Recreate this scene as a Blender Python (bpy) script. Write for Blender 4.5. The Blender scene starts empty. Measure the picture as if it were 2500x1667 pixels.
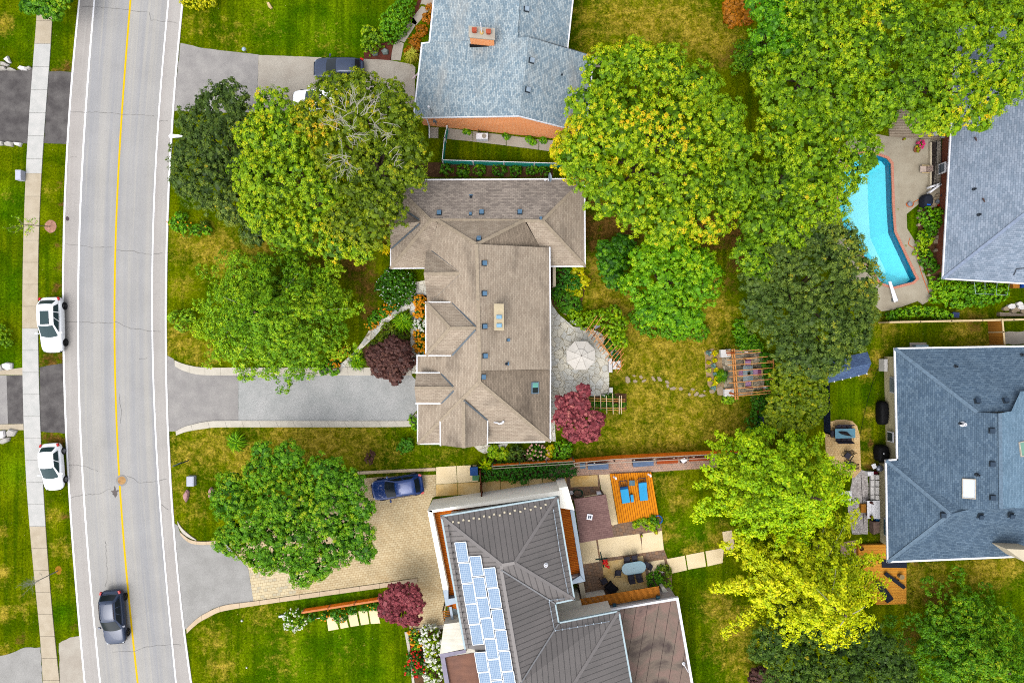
import bpy, bmesh, math, random
import numpy as np
from mathutils import Vector, Matrix
from mathutils.bvhtree import BVHTree
random.seed(7); RNG = np.random.default_rng(11)
PI = math.pi; R = math.radians
scene = bpy.context.scene
COL = scene.collection

# ------------------------------------------------------------------ camera, sky, sun, exposure
H = 60.0                       # the drone hovers 60 m over the street
SC = 2500 / (1.5 * H)          # photo pixels per metre on the ground (24 mm lens on a 36 mm sensor)
cam = bpy.data.cameras.new('camera'); cam.lens = 24; cam.sensor_width = 36
cam.clip_start = 1; cam.clip_end = 2000
camo = bpy.data.objects.new('camera', cam); COL.objects.link(camo)
camo.location = (0, 0, H); camo.rotation_euler = (0, 0, 0)
scene.camera = camo
SUN_EL, SUN_AZ = 62, 215       # azimuth, clockwise from +y
w = bpy.data.worlds.new('World'); scene.world = w; w.use_nodes = True
nt = w.node_tree; nt.nodes.clear()
sky = nt.nodes.new('ShaderNodeTexSky'); sky.sky_type = 'NISHITA'; sky.sun_disc = False
sky.sun_elevation = R(SUN_EL); sky.sun_rotation = R(SUN_AZ); sky.dust_density = 3.0; sky.ozone_density = 0.6
hs = nt.nodes.new('ShaderNodeHueSaturation'); hs.inputs['Saturation'].default_value = 0.22
bg = nt.nodes.new('ShaderNodeBackground'); bg.inputs['Strength'].default_value = 0.15
wo = nt.nodes.new('ShaderNodeOutputWorld')
nt.links.new(sky.outputs[0], hs.inputs['Color']); nt.links.new(hs.outputs[0], bg.inputs[0]); nt.links.new(bg.outputs[0], wo.inputs[0])
sl = bpy.data.lights.new('sun', 'SUN'); sl.energy = .55; sl.angle = R(40); sl.color = (1, .955, .9)
slo = bpy.data.objects.new('sun', sl); COL.objects.link(slo)
_d = Vector((math.sin(R(SUN_AZ)) * math.cos(R(SUN_EL)), math.cos(R(SUN_AZ)) * math.cos(R(SUN_EL)), math.sin(R(SUN_EL))))
slo.rotation_euler = _d.to_track_quat('Z', 'Y').to_euler(); slo.location = (0, 0, 80)
scene.view_settings.view_transform = 'Standard'; scene.view_settings.look = 'None'
scene.view_settings.exposure = 2.0; scene.view_settings.gamma = 1
scene.render.engine = 'CYCLES'
scene.cycles.max_bounces = 5; scene.cycles.diffuse_bounces = 3; scene.cycles.glossy_bounces = 2
scene.cycles.use_denoising = False; scene.cycles.filter_width = 1.05; scene.cycles.transmission_bounces = 4; scene.cycles.transparent_max_bounces = 6

# ------------------------------------------------------------------ survey helpers: a photo point at a known height -> a place
def P(px, py, h=0.0):
    k = (1 - h / H) / SC
    return Vector(((px - 1250) * k, (833.5 - py) * k, h))
OY = [0, 420, 840, 1247]
def q(c, r, *v):               # survey-sheet coordinates (column, row) -> photo points
    return [(500 * c + v[i] / 3.734, OY[r] + v[i + 1] / 3.734) for i in range(0, len(v), 2)]
def z_(ox, oy, s, *v):
    return [(ox + v[i] / s, oy + v[i + 1] / s) for i in range(0, len(v), 2)]
def PP(pts, h=0.0): return [P(x, y, h) for x, y in pts]
def V(c, r, x, y, h): 
    a, b = q(c, r, x, y)[0]; return P(a, b, h)

# ------------------------------------------------------------------ materials
KLIT = 3.3                     # how bright a level white sheet stands in this light at this exposure
def lin(c):
    c = c / 255.0
    return c / 12.92 if c <= .04045 else ((c + .055) / 1.055) ** 2.4
def C(r, g, b, m=.82):         # base colour of a thing seen as (r, g, b) in this light
    return (min(m, lin(r) / KLIT), min(m, lin(g) / KLIT), min(m, lin(b) / KLIT), 1)
class NM:
    def __init__(s, name):
        s.m = bpy.data.materials.new(name); s.m.use_nodes = True; s.t = s.m.node_tree; s.t.nodes.clear()
        s.out = s.n('ShaderNodeOutputMaterial'); s.b = s.n('ShaderNodeBsdfPrincipled')
        s.t.links.new(s.b.outputs[0], s.out.inputs[0]); s._uv = None
    def n(s, k, **kw):
        x = s.t.nodes.new(k)
        for a, v in kw.items(): setattr(x, a, v)
        return x
    def l(s, a, b): s.t.links.new(a, b)
    def obj(s):
        if not s._uv: s._uv = s.n('ShaderNodeTexCoord')
        return s._uv
    def mapped(s, src, sx, sy, sz=1, rot=0, loc=(0,0,0)):
        m = s.n('ShaderNodeMapping'); m.inputs['Scale'].default_value = (sx, sy, sz); m.inputs['Rotation'].default_value = (0, 0, rot)
        m.inputs['Location'].default_value = loc
        s.l(src, m.inputs[0]); return m.outputs[0]
    def noise(s, scale, detail=3, vec=None, rough=.55, dist=0):
        x = s.n('ShaderNodeTexNoise'); x.inputs['Scale'].default_value = scale; x.inputs['Detail'].default_value = detail
        x.inputs['Roughness'].default_value = rough; x.inputs['Distortion'].default_value = dist
        s.l(vec if vec is not None else s.obj().outputs['Object'], x.inputs['Vector']); return x.outputs['Fac']
    def ramp(s, fac, stops, interp='LINEAR'):
        x = s.n('ShaderNodeValToRGB'); e = x.color_ramp; e.interpolation = interp
        while len(e.elements) < len(stops): e.elements.new(.5)
        for el, (p, c) in zip(e.elements, stops):
            el.position = p; el.color = c if len(c) == 4 else (*c, 1)
        s.l(fac, x.inputs[0]); return x.outputs[0]
    def f(s, fac, a, b):       # clamp-map a..b to 0..1
        x = s.n('ShaderNodeMapRange'); x.inputs[1].default_value = a; x.inputs[2].default_value = b
        s.l(fac, x.inputs[0]); return x.outputs[0]
    def mix(s, fac, a, b, mode='MIX'):
        x = s.n('ShaderNodeMix', data_type='RGBA', blend_type=mode)
        for v, i in ((fac, 0), (a, 6), (b, 7)):
            if isinstance(v, (int, float)): x.inputs[i].default_value = v
            elif isinstance(v, tuple): x.inputs[i].default_value = v
            else: s.l(v, x.inputs[i])
        return x.outputs[2]
    def math(s, op, a, b=0.0):
        x = s.n('ShaderNodeMath', operation=op)
        for v, i in ((a, 0), (b, 1)):
            if isinstance(v, (int, float)): x.inputs[i].default_value = v
            else: s.l(v, x.inputs[i])
        return x.outputs[0]
    def bump(s, h, strength=.5, dist=.02):
        x = s.n('ShaderNodeBump'); x.inputs['Strength'].default_value = strength; x.inputs['Distance'].default_value = dist
        s.l(h, x.inputs['Height']); s.l(x.outputs[0], s.b.inputs['Normal'])
    def done(s, col, rough=.85, metal=0, spec=.04):
        if isinstance(col, tuple): s.b.inputs['Base Color'].default_value = col
        else: s.l(col, s.b.inputs['Base Color'])
        s.b.inputs['Roughness'].default_value = rough; s.b.inputs['Metallic'].default_value = metal
        s.b.inputs['Specular IOR Level'].default_value = spec
        return s.m
def g(v): return (v, v, v, 1)
_pc = {}
def paint(name, rgb, rough=.6, metal=0, var=.12, sc=3.0, spec=.3):
    """plain surface with a little weathering"""
    if name in _pc: return _pc[name]
    n = NM(name); c = C(*rgb); f = n.noise(sc, 4)
    k = n.ramp(f, [(.3, g(1 - var)), (.7, g(1 + var))])
    _pc[name] = n.done(n.mix(1.0, c, k, 'MULTIPLY'), rough, metal, spec if rough < .5 else .05); return _pc[name]
def blotch(name, rgb1, rgb2, sc=1.0, fine=25, rough=.9, fvar=.18, streak=None, bump=.3):
    n = NM(name); 
    f = n.noise(sc, 5); base = n.mix(n.f(f, .35, .65), C(*rgb1), C(*rgb2))
    if streak:
        v = n.mapped(n.obj().outputs['Object'], streak[0], streak[1]); fs = n.noise(1.0, 3, v)
        base = n.mix(1.0, base, n.ramp(fs, [(.3, g(1 - streak[2])), (.7, g(1 + streak[2]))]), 'MULTIPLY')
    ff = n.noise(fine, 3, rough=.7)
    base = n.mix(1.0, base, n.ramp(ff, [(.3, g(1 - fvar)), (.7, g(1 + fvar))]), 'MULTIPLY')
    if bump: n.bump(ff, bump, .01)
    return n.done(base, rough)
def uvn(n):
    x = n.n('ShaderNodeUVMap'); x.uv_map = 'UVMap'; return x.outputs[0]
def brick(name, c1, c2, cm, bw, bh, mortar=.012, uv=True, sc=1.0, blot=.2, rough=.9, offset=.5, stain=None, bump=.4, rot=0, fvar=.15, bias=0.0, edge=0.1):
    n = NM(name); vec = uvn(n) if uv else n.obj().outputs['Object']
    if rot: vec = n.mapped(vec, 1, 1, 1, rot)
    b = n.n('ShaderNodeTexBrick'); b.offset = offset
    b.inputs['Color1'].default_value = C(*c1); b.inputs['Color2'].default_value = C(*c2); b.inputs['Mortar'].default_value = C(*cm)
    b.inputs['Scale'].default_value = 1.0; b.inputs['Mortar Size'].default_value = mortar; b.inputs['Mortar Smooth'].default_value = edge
    b.inputs['Brick Width'].default_value = bw; b.inputs['Row Height'].default_value = bh; b.inputs['Bias'].default_value = bias
    n.l(vec, b.inputs['Vector'])
    f = n.noise(.6, 5); col = n.mix(1.0, b.outputs['Color'], n.ramp(f, [(.3, g(1 - blot)), (.7, g(1 + blot))]), 'MULTIPLY')
    ff = n.noise(9, 4, rough=.75); col = n.mix(1.0, col, n.ramp(ff, [(.3, g(1 - fvar)), (.7, g(1 + fvar))]), 'MULTIPLY')
    if stain:
        v = n.mapped(uvn(n), .12, .3) if uv else n.mapped(n.obj().outputs['Object'], .12, .3); s = n.noise(1.3, 4, v)
        col = n.mix(n.math('MULTIPLY', n.f(s, .54, .72), stain[3]), col, C(*stain[:3]))
    if bump: n.bump(b.outputs['Fac'], -bump, .01)
    return n.done(col, rough)

# ------------------------------------------------------------------ mesh builder
class MB:
    def __init__(s): s.v = []; s.f = []; s.mi = []; s.uv = []
    def face(s, pts, mi=0, uv=None):
        i = len(s.v); s.v += [tuple(p) for p in pts]; s.f.append(tuple(range(i, i + len(pts)))); s.mi.append(mi)
        if uv is None:
            uv = s.autouv(pts)
        s.uv.append(uv)
    @staticmethod
    def autouv(pts):
        p = [Vector(a) for a in pts]; n = Vector((0, 0, 0))
        for i in range(len(p)):
            a, b = p[i], p[(i + 1) % len(p)]; n += a.cross(b)
        if n.length < 1e-9: return [(0, 0)] * len(p)
        n.normalize()
        hz = Vector((n.x, n.y, 0))
        if hz.length < .02: u, v = Vector((1, 0, 0)), Vector((0, 1, 0))
        else:
            hz.normalize(); u = Vector((-hz.y, hz.x, 0)); v = n.cross(u); 
        return [(a.dot(u), a.dot(v)) for a in p]
    def prism(s, pts, z0, z1, mi=0, side=None, bottom=False):
        pts = [Vector((p[0], p[1], 0)) for p in pts]
        a = sum(pts[i].x * pts[(i + 1) % len(pts)].y - pts[(i + 1) % len(pts)].x * pts[i].y for i in range(len(pts)))
        if a < 0: pts = pts[::-1]
        s.face([(p.x, p.y, z1) for p in pts], mi)
        if bottom: s.face([(p.x, p.y, z0) for p in pts[::-1]], mi)
        sd = mi if side is None else side
        for i in range(len(pts)):
            a, b = pts[i], pts[(i + 1) % len(pts)]
            s.face([(a.x, a.y, z0), (b.x, b.y, z0), (b.x, b.y, z1), (a.x, a.y, z1)], sd)
    def box(s, c, d, rz=0, mi=0, mat=None):
        x, y, z = d[0] / 2, d[1] / 2, d[2] / 2; co, si = math.cos(rz), math.sin(rz)
        vs = []
        for sx, sy, sz in ((-1,-1,-1),(1,-1,-1),(1,1,-1),(-1,1,-1),(-1,-1,1),(1,-1,1),(1,1,1),(-1,1,1)):
            X, Y, Z = sx * x, sy * y, sz * z
            p = Vector((c[0] + X * co - Y * si, c[1] + X * si + Y * co, c[2] + Z))
            if mat: p = mat @ Vector((X, Y, Z)) + Vector(c)
            vs.append(p)
        for f in ((0,3,2,1),(4,5,6,7),(0,1,5,4),(1,2,6,5),(2,3,7,6),(3,0,4,7)): s.face([vs[i] for i in f], mi)
    def bar(s, a, b, w, h, mi=0, up=(0, 0, 1)):   # rectangular bar from a to b (centres)
        a, b = Vector(a), Vector(b); d = b - a; L = d.length
        if L < 1e-6: return
        d.normalize(); u = Vector(up)
        if abs(d.dot(u)) > .98: u = Vector((1, 0, 0))
        sdir = d.cross(u).normalized(); u = sdir.cross(d)
        m = Matrix((d, sdir, u)).transposed()
        s.box((a + b) / 2, (L, w, h), mi=mi, mat=m)
    def tube(s, pts, r, n=6, mi=0, caps=True):
        pts = [Vector(p) for p in pts]; rs = r if isinstance(r, (list, tuple)) else [r] * len(pts)
        rings = []; base = len(s.v); prev = None
        for i, p in enumerate(pts):
            d = (pts[min(i + 1, len(pts) - 1)] - pts[max(i - 1, 0)]).normalized()
            a = prev if prev is not None else (Vector((0, 0, 1)) if abs(d.z) < .9 else Vector((1, 0, 0)))
            x = (a - d * a.dot(d)).normalized(); y = d.cross(x); prev = x
            rings.append([p + (x * math.cos(2 * PI * k / n) + y * math.sin(2 * PI * k / n)) * rs[i] for k in range(n)])
        for i in range(len(pts) - 1):
            for k in range(n):
                k2 = (k + 1) % n
                s.face([rings[i][k], rings[i][k2], rings[i + 1][k2], rings[i + 1][k]], mi, [(0, 0)] * 4)
        if caps:
            s.face(rings[0][::-1], mi, [(0, 0)] * n); s.face(rings[-1], mi, [(0, 0)] * n)
    def lathe(s, prof, c=(0, 0, 0), n=16, mi=0, sx=1, sy=1, rz=0):
        c = Vector(c); co, si = math.cos(rz), math.sin(rz)
        def pt(r, z, k):
            x, y = r * sx * math.cos(2 * PI * k / n), r * sy * math.sin(2 * PI * k / n)
            return c + Vector((x * co - y * si, x * si + y * co, z))
        for i in range(len(prof) - 1):
            (r0, z0), (r1, z1) = prof[i], prof[i + 1]
            for k in range(n):
                if r0 < 1e-6: s.face([pt(0, z0, 0), pt(r1, z1, k + 1), pt(r1, z1, k)][::-1], mi, [(0, 0)] * 3)
                elif r1 < 1e-6: s.face([pt(r0, z0, k), pt(r0, z0, k + 1), pt(0, z1, 0)], mi, [(0, 0)] * 3)
                else: s.face([pt(r0, z0, k), pt(r0, z0, k + 1), pt(r1, z1, k + 1), pt(r1, z1, k)], mi, [(0, 0)] * 4)
    def xform(s, M):
        s.v = [tuple(M @ Vector(p)) for p in s.v]; return s
    def build(s, name, mats, parent=None, smooth=False, weld=False, bevel=0):
        me = bpy.data.meshes.new(name); me.from_pydata(s.v, [], s.f)
        if not isinstance(mats, (list, tuple)): mats = [mats]
        for m in mats: me.materials.append(m)
        me.polygons.foreach_set('material_index', s.mi)
        uvl = me.uv_layers.new(name='UVMap'); flat = [c for f in s.uv for p in f for c in p]
        uvl.data.foreach_set('uv', flat)
        if weld:
            bm = bmesh.new(); bm.from_mesh(me); bmesh.ops.remove_doubles(bm, verts=bm.verts, dist=.0005); bm.to_mesh(me); bm.free()
        if smooth: me.polygons.foreach_set('use_smooth', [True] * len(me.polygons))
        me.update()
        o = bpy.data.objects.new(name, me); COL.objects.link(o)
        if parent is not None: child(o, parent)
        if bevel:
            b = o.modifiers.new('bevel', 'BEVEL'); b.width = bevel; b.segments = 2; b.limit_method = 'ANGLE'
        return o
def root_of(o):
    M = Matrix.Translation(o.location)
    return M
def child(o, parent):
    o.parent = parent
    p = parent; loc = Vector((0, 0, 0))
    if p.type == 'EMPTY': o.matrix_parent_inverse = Matrix.Translation(-Vector(p.location))
def tag(o, label=None, cat=None, group=None, kind=None):
    if label: o['label'] = label
    if cat: o['category'] = cat
    if group: o['group'] = group
    if kind: o['kind'] = kind
    return o
def thing(name, label, cat, loc=(0, 0, 0), group=None):
    e = bpy.data.objects.new(name, None); e.empty_display_size = .3; e.location = loc; COL.objects.link(e)
    return tag(e, label, cat, group)
def copy_thing(o, loc, rz=0, label=None, group=None):
    def cp(x, par):
        y = x.copy(); COL.objects.link(y)
        if par is not None: y.parent = par
        for ch in x.children: cp(ch, y)
        return y
    y = cp(o, None); y.location = loc; y.rotation_euler = (0, 0, rz)
    if label: y['label'] = label
    if group: y['group'] = group
    return y
def rough_poly(pts, step=.35, amp=.04, closed=True):
    out = []; n = len(pts)
    for i in range(n if closed else n - 1):
        a, b = Vector(pts[i]), Vector(pts[(i + 1) % n]); L = (b - a).length; k = max(1, int(L / step))
        for j in range(k):
            p = a.lerp(b, j / k)
            if j: p = p + Vector((random.uniform(-amp, amp), random.uniform(-amp, amp), 0))
            out.append(p)
    return out
def smooth_line(pts, n=8):       # Catmull-Rom through points
    pts = [Vector(p) for p in pts]; P_ = [pts[0] * 2 - pts[1]] + pts + [pts[-1] * 2 - pts[-2]]; out = []
    for i in range(1, len(P_) - 2):
        a, b, c, d = P_[i - 1:i + 3]
        for k in range(n):
            t = k / n
            out.append(.5 * ((2 * b) + (c - a) * t + (2 * a - 5 * b + 4 * c - d) * t * t + (3 * b - a - 3 * c + d) * t ** 3))
    out.append(pts[-1]); return out
def ribbon(mb, pts, w, z, mi=0):
    pts = [Vector((p[0], p[1], 0)) for p in pts]; L = []; Rr = []; acc = 0
    for i, p in enumerate(pts):
        d = (pts[min(i + 1, len(pts) - 1)] - pts[max(i - 1, 0)]).normalized(); s = Vector((-d.y, d.x, 0))
        ww = w[i] if isinstance(w, list) else w
        L.append(p + s * ww / 2); Rr.append(p - s * ww / 2)
    for i in range(len(pts) - 1):
        mb.face([(Rr[i].x, Rr[i].y, z), (Rr[i + 1].x, Rr[i + 1].y, z), (L[i + 1].x, L[i + 1].y, z), (L[i].x, L[i].y, z)], mi)
def sheet(name, pts, z, mat, rough=0, th=.06, label=None, kind='structure', parent=None, h=None):
    p = PP(pts, 0 if h is None else h)
    if rough: p = rough_poly(p, .35, rough)
    mb = MB(); mb.prism(p, z - th, z); o = mb.build(name, mat, parent)
    if parent is None: tag(o, label, None, None, kind)
    return o
# ================================================================== the ground
def blobs_eval(X, Y, bl):
    out = np.zeros_like(X)
    for (px, py, r, v) in bl:
        c = P(px, py); rr = r / SC
        out = np.maximum(out, v * np.exp(-(((X - c.x) ** 2 + (Y - c.y) ** 2) / rr ** 2)))
    return out
DRY = [(450,600,50,.7),(520,610,70,.85),(640,590,50,1),(560,640,60,.8),(445,700,40,.6),(440,830,60,.75),(500,870,60,.7),(760,600,60,.55),
 (450,1110,60,.7),(520,1090,80,.75),(600,1120,70,.85),(700,1070,80,.9),(790,1075,90,.95),(880,1080,90,.75),(960,1110,60,.5),(440,1180,50,.5),(1080,1120,80,.4),(470,1240,60,.5),
 (1560,790,70,1),(1620,830,90,.95),(1700,830,90,.85),(1560,880,80,.8),(1660,920,90,.75),(1500,930,60,.55),(1580,980,90,.85),(1680,1010,90,.8),(1760,1030,90,.85),(1540,1060,90,.75),(1640,1070,90,.85),(1450,1080,80,.5),(1740,760,60,.9),(1740,700,40,.9),(1810,1020,50,.6),
 (1510,40,70,.8),(1580,60,80,.9),(1650,40,80,.8),(1700,80,80,.9),(1760,110,60,1),(1440,40,50,.7),(1440,100,50,.6),
 (1470,650,50,.9),(1470,720,50,.9),(1500,750,60,.9),(1640,1180,50,.6),(1660,1220,40,.7),(1630,1300,40,.7),(1760,1320,50,.8),(1690,1340,30,.8),(1750,1480,50,.8),(1790,1530,60,.9),(1800,1610,60,.7),(1740,1580,40,.5),
 (1600,1180,30,.6),(2110,910,25,.9),(2140,870,25,.9),(2125,1010,20,.9),(2110,1060,20,.9),(2120,1120,25,1),(2230,1390,30,.9),(2290,1420,70,.7),(2400,1390,60,.95),(2460,1380,50,.9),(2440,1400,40,.9),(2250,1430,60,.8),(2220,1470,40,.5),
 (10,60,30,.9),(5,1300,20,.8),(5,1400,25,1),(10,1500,25,.9),(10,1590,20,.9),(130,1260,25,.8),(150,1340,30,.7),(60,1480,40,.5),(150,1420,30,.4),(120,470,20,.6),(150,170,20,.6),(60,1180,25,.4),(20,480,18,.5),(2160,800,50,.6),(2360,800,60,.8),(2400,850,50,.8),
 (480,60,50,.45),(560,90,60,.4),(640,60,60,.35),(800,110,60,.35),(520,1560,50,.6),(540,1630,50,.7),(640,1500,60,.5),(700,1560,60,.4),(850,1600,60,.3),(690,1620,60,.45)]
BARE_SHADE = [(870,650,60,.9),(900,700,50,.8),(900,760,40,.8),(880,600,60,.8),(800,640,60,.7),(940,560,60,.9),(1000,440,60,.8),(1010,410,40,.8),(1480,560,70,.9),(1440,600,40,.8),(1430,480,60,.8),(1500,540,70,.9),(1440,560,60,.9),(1540,570,50,.9),  # bare earth spots, plus tree shade painted in as earth brown
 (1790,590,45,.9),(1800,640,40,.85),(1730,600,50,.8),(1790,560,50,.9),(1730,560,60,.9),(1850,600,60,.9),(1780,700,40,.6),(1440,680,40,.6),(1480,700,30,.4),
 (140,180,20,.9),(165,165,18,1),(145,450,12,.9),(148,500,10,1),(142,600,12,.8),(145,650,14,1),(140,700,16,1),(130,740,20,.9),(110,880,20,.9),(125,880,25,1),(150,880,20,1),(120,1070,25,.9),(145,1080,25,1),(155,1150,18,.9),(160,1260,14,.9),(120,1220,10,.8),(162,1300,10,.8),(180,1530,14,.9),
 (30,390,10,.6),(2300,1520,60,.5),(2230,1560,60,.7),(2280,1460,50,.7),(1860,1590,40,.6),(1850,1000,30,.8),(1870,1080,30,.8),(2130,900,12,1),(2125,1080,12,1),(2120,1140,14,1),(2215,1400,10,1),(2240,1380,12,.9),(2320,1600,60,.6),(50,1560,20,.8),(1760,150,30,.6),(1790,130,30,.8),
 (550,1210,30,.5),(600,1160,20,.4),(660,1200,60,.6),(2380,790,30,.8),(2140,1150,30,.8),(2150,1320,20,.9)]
def ground_mesh():
    xs = np.concatenate([[-420,-200,-100,-70], np.arange(-56, 56.01, .5), [70,100,200,420]])
    ys = np.concatenate([[-420,-200,-100,-60], np.arange(-40, 40.01, .5), [60,100,200,420]])
    X, Y = np.meshgrid(xs, ys); nx, ny = len(xs), len(ys)
    idx = np.arange(nx * ny).reshape(ny, nx)
    quads = np.stack([idx[:-1, :-1], idx[:-1, 1:], idx[1:, 1:], idx[1:, :-1]], -1).reshape(-1, 4)
    cx = X.ravel()[quads].mean(1); cy = Y.ravel()[quads].mean(1)
    # leave the ground open where the swimming pool is sunk into it
    pool = [(p.x, p.y) for p in PP(POOL)]
    def inside(x, y, grow=.45):
        for dx in (-grow, 0, grow):
            for dy in (-grow, 0, grow):
                c = False; j = len(pool) - 1
                for i in range(len(pool)):
                    xi, yi = pool[i]; xj, yj = pool[j]
                    if (yi > y + dy) != (yj > y + dy) and x + dx < (xj - xi) * (y + dy - yi) / (yj - yi) + xi: c = not c
                    j = i
                if c: return True
        return False
    pb = (min(p[0] for p in pool) - 1, max(p[0] for p in pool) + 1, min(p[1] for p in pool) - 1, max(p[1] for p in pool) + 1)
    keep = np.array([not (pb[0] < a < pb[1] and pb[2] < b < pb[3] and inside(a, b)) for a, b in zip(cx, cy)])
    quads = quads[keep]
    me = bpy.data.meshes.new('lawn_ground'); me.vertices.add(nx * ny)
    me.vertices.foreach_set('co', np.stack([X.ravel(), Y.ravel(), np.zeros(nx * ny)], -1).astype(np.float32).ravel())
    m = len(quads); me.loops.add(m * 4); me.loops.foreach_set('vertex_index', quads.ravel().astype(np.int32))
    me.polygons.add(m); me.polygons.foreach_set('loop_start', (np.arange(m) * 4).astype(np.int32))
    me.update(calc_edges=True)
    for nm, bl in (('dry', DRY), ('bare', BARE_SHADE), ('lush', LUSH)):
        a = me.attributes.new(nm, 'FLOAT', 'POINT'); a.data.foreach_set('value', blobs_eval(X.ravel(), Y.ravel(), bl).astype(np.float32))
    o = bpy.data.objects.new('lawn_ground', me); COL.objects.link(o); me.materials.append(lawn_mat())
    tag(o, 'mown green lawns with dry yellow patches, bare earth and painted tree shade between the houses', None, None, 'structure')
LUSH = [(700,60,120,.8),(800,80,120,.9),(900,100,90,.9),(80,300,60,.6),(30,700,60,.9),(30,900,50,.9),(120,640,40,.5),(40,1150,50,.8),(150,1500,40,.9),(90,80,70,.7),(30,90,30,.6),(30,500,60,1),
  (620,1600,90,.4),(720,1620,140,.8),(850,1560,120,.9),(900,1640,90,.8),(1640,1300,50,.8),(1700,1300,60,.9),(1680,1380,60,.7),(1720,1500,50,.5),(1700,1640,70,.8),(2080,960,60,.7),(2060,1000,50,.5),(2100,830,60,.4),(2230,560,40,1),(2430,1480,80,.7),(2480,1440,60,.6),(1010,80,60,.5),(780,1450,90,1),(850,1420,60,1),(1400,1090,60,.4),(1060,1100,80,.4)]
def attr(n, name):
    a = n.n('ShaderNodeAttribute'); a.attribute_name = name; return a.outputs['Fac']
def lawn_mat():
    n = NM('mown_grass')
    f1 = n.noise(.35, 5, rough=.62); f2 = n.noise(1.6, 5, rough=.7); f3 = n.noise(5.5, 5, rough=.85)
    v = n.mapped(n.obj().outputs['Object'], 1.7, .05); st = n.noise(1.0, 2, v)
    gr = n.mix(n.f(f1, .38, .62), C(76, 98, 0), C(124, 136, 5))
    gr = n.mix(attr(n, 'lush'), gr, n.mix(n.f(f1, .4, .6), C(62, 108, 2), C(104, 142, 5)))
    gr = n.mix(n.math('MULTIPLY', n.f(st, .45, .6), .6), gr, C(56, 88, 2))
    dr = n.mix(n.f(f2, .36, .64), C(136, 126, 8), C(196, 172, 64))
    k = n.math('ADD', attr(n, 'dry'), n.math('MULTIPLY', n.math('SUBTRACT', f2, .5), 1.7))
    k = n.math('ADD', k, n.math('MULTIPLY', n.math('SUBTRACT', f3, .5), .9))
    col = n.mix(n.f(k, .3, .95), gr, dr)
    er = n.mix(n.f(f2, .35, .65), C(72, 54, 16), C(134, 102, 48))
    kb = n.math('ADD', attr(n, 'bare'), n.math('MULTIPLY', n.math('SUBTRACT', f2, .5), 1.6))  # this mask holds earth spots together with the painted tree shade
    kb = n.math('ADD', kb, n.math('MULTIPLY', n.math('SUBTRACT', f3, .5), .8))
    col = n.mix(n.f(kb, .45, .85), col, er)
    col = n.mix(1.0, col, n.ramp(f3, [(.36, g(.4)), (.64, g(1.6))]), 'MULTIPLY')
    f4 = n.noise(15, 3, rough=.8)
    col = n.mix(1.0, col, n.ramp(f4, [(.36, g(.6)), (.64, g(1.4))]), 'MULTIPLY')
    vo = n.n('ShaderNodeTexVoronoi'); vo.inputs['Scale'].default_value = 1.7; n.l(n.obj().outputs['Object'], vo.inputs['Vector'])
    spot = n.math('MULTIPLY', n.math('LESS_THAN', vo.outputs['Distance'], .05), n.math('GREATER_THAN', f2, .5))
    col = n.mix(n.math('MULTIPLY', spot, .55), col, C(225, 215, 150))
    n.bump(f3, .8, .05)
    return n.done(col, 1, 0, 0)

# swimming pool outline (photo points at ground level)
POOL = [(2120,372),(2165,388),(2174.5,400),(2178,508),(2182,566),(2231,671),(2236,680),(2228,688),(2181,700),(2150,690),(2118,640),(2060,560),(2045,500),(2060,420),(2085,382)]
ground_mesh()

# ------------------------------------------------------------------ road
def fit(pts, d=4):
    pts = np.array(pts); return np.polyfit((pts[:, 1] - 833) / 833, pts[:, 0], d)
def lx(c, y):
    t = (y - 833) / 833
    if t < -1.02: return np.polyval(c, -1.02) + np.polyval(np.polyder(c), -1.02) * (t + 1.02)
    if t > 1.02: return np.polyval(c, 1.02) + np.polyval(np.polyder(c), 1.02) * (t - 1.02)
    return np.polyval(c, t)
LO = fit([(195,0),(187.5,75),(175.5,177),(171.5,268),(166.5,348),(163.4,420),(156,594),(153.5,688),(154.8,840),(159.5,947),(161.5,1027),(165.5,1108),(172,1247),(181,1354),(189,1461),(198,1568),(208,1667)])
LI = fit([(231,0),(224.5,80),(216,177),(210,268),(205,361),(201,420),(195,554),(191.7,661),(191,840),(194.7,974),(199.5,1081),(203,1161),(207,1250),(214,1335),(222,1440),(230,1501),(237,1582),(245,1667)])
YE = fit([(320,0),(310.7,107),(302.6,201),(297,268),(293,361.5),(290.5,420),(285.5,554),(281.7,688),(280,840),(282.5,974),(286.5,1081),(290.5,1148),(297,1255),(305.3,1343),(313.3,1429),(322.7,1528),(336,1667)])
RI = fit([(412,0),(405.7,67),(396.4,174),(387.8,281),(383,361.5),(380,420),(375,554),(372.3,688),(373,840),(377,974),(381.6,1081),(385.6,1161),(393,1260),(400.4,1341),(409.7,1448),(417.8,1536),(430,1667)])
RO = fit([(447,0),(439,72),(428.5,187),(420.5,295),(415,402),(413.7,420),(409.7,554),(407,661),(405,840),(407,974),(411,1068),(414.5,1148),(421,1255),(427,1327),(439,1434),(452.6,1555),(466,1667)])
YS = np.arange(-900, 2600, 14)
def strip(mb, ca, cb, z, oa=0, ob=0, mi=0):
    for i in range(len(YS) - 1):
        y0, y1 = YS[i], YS[i + 1]
        a0, b0, a1, b1 = P(lx(ca, y0) + oa, y0), P(lx(cb, y0) + ob, y0), P(lx(ca, y1) + oa, y1), P(lx(cb, y1) + ob, y1)
        w0, w1 = (b0 - a0).length, (b1 - a1).length
        mb.face([(a1.x, a1.y, z), (b1.x, b1.y, z), (b0.x, b0.y, z), (a0.x, a0.y, z)], mi, [(0, a1.y), (w1, a1.y), (w0, a0.y), (0, a0.y)])
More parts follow.
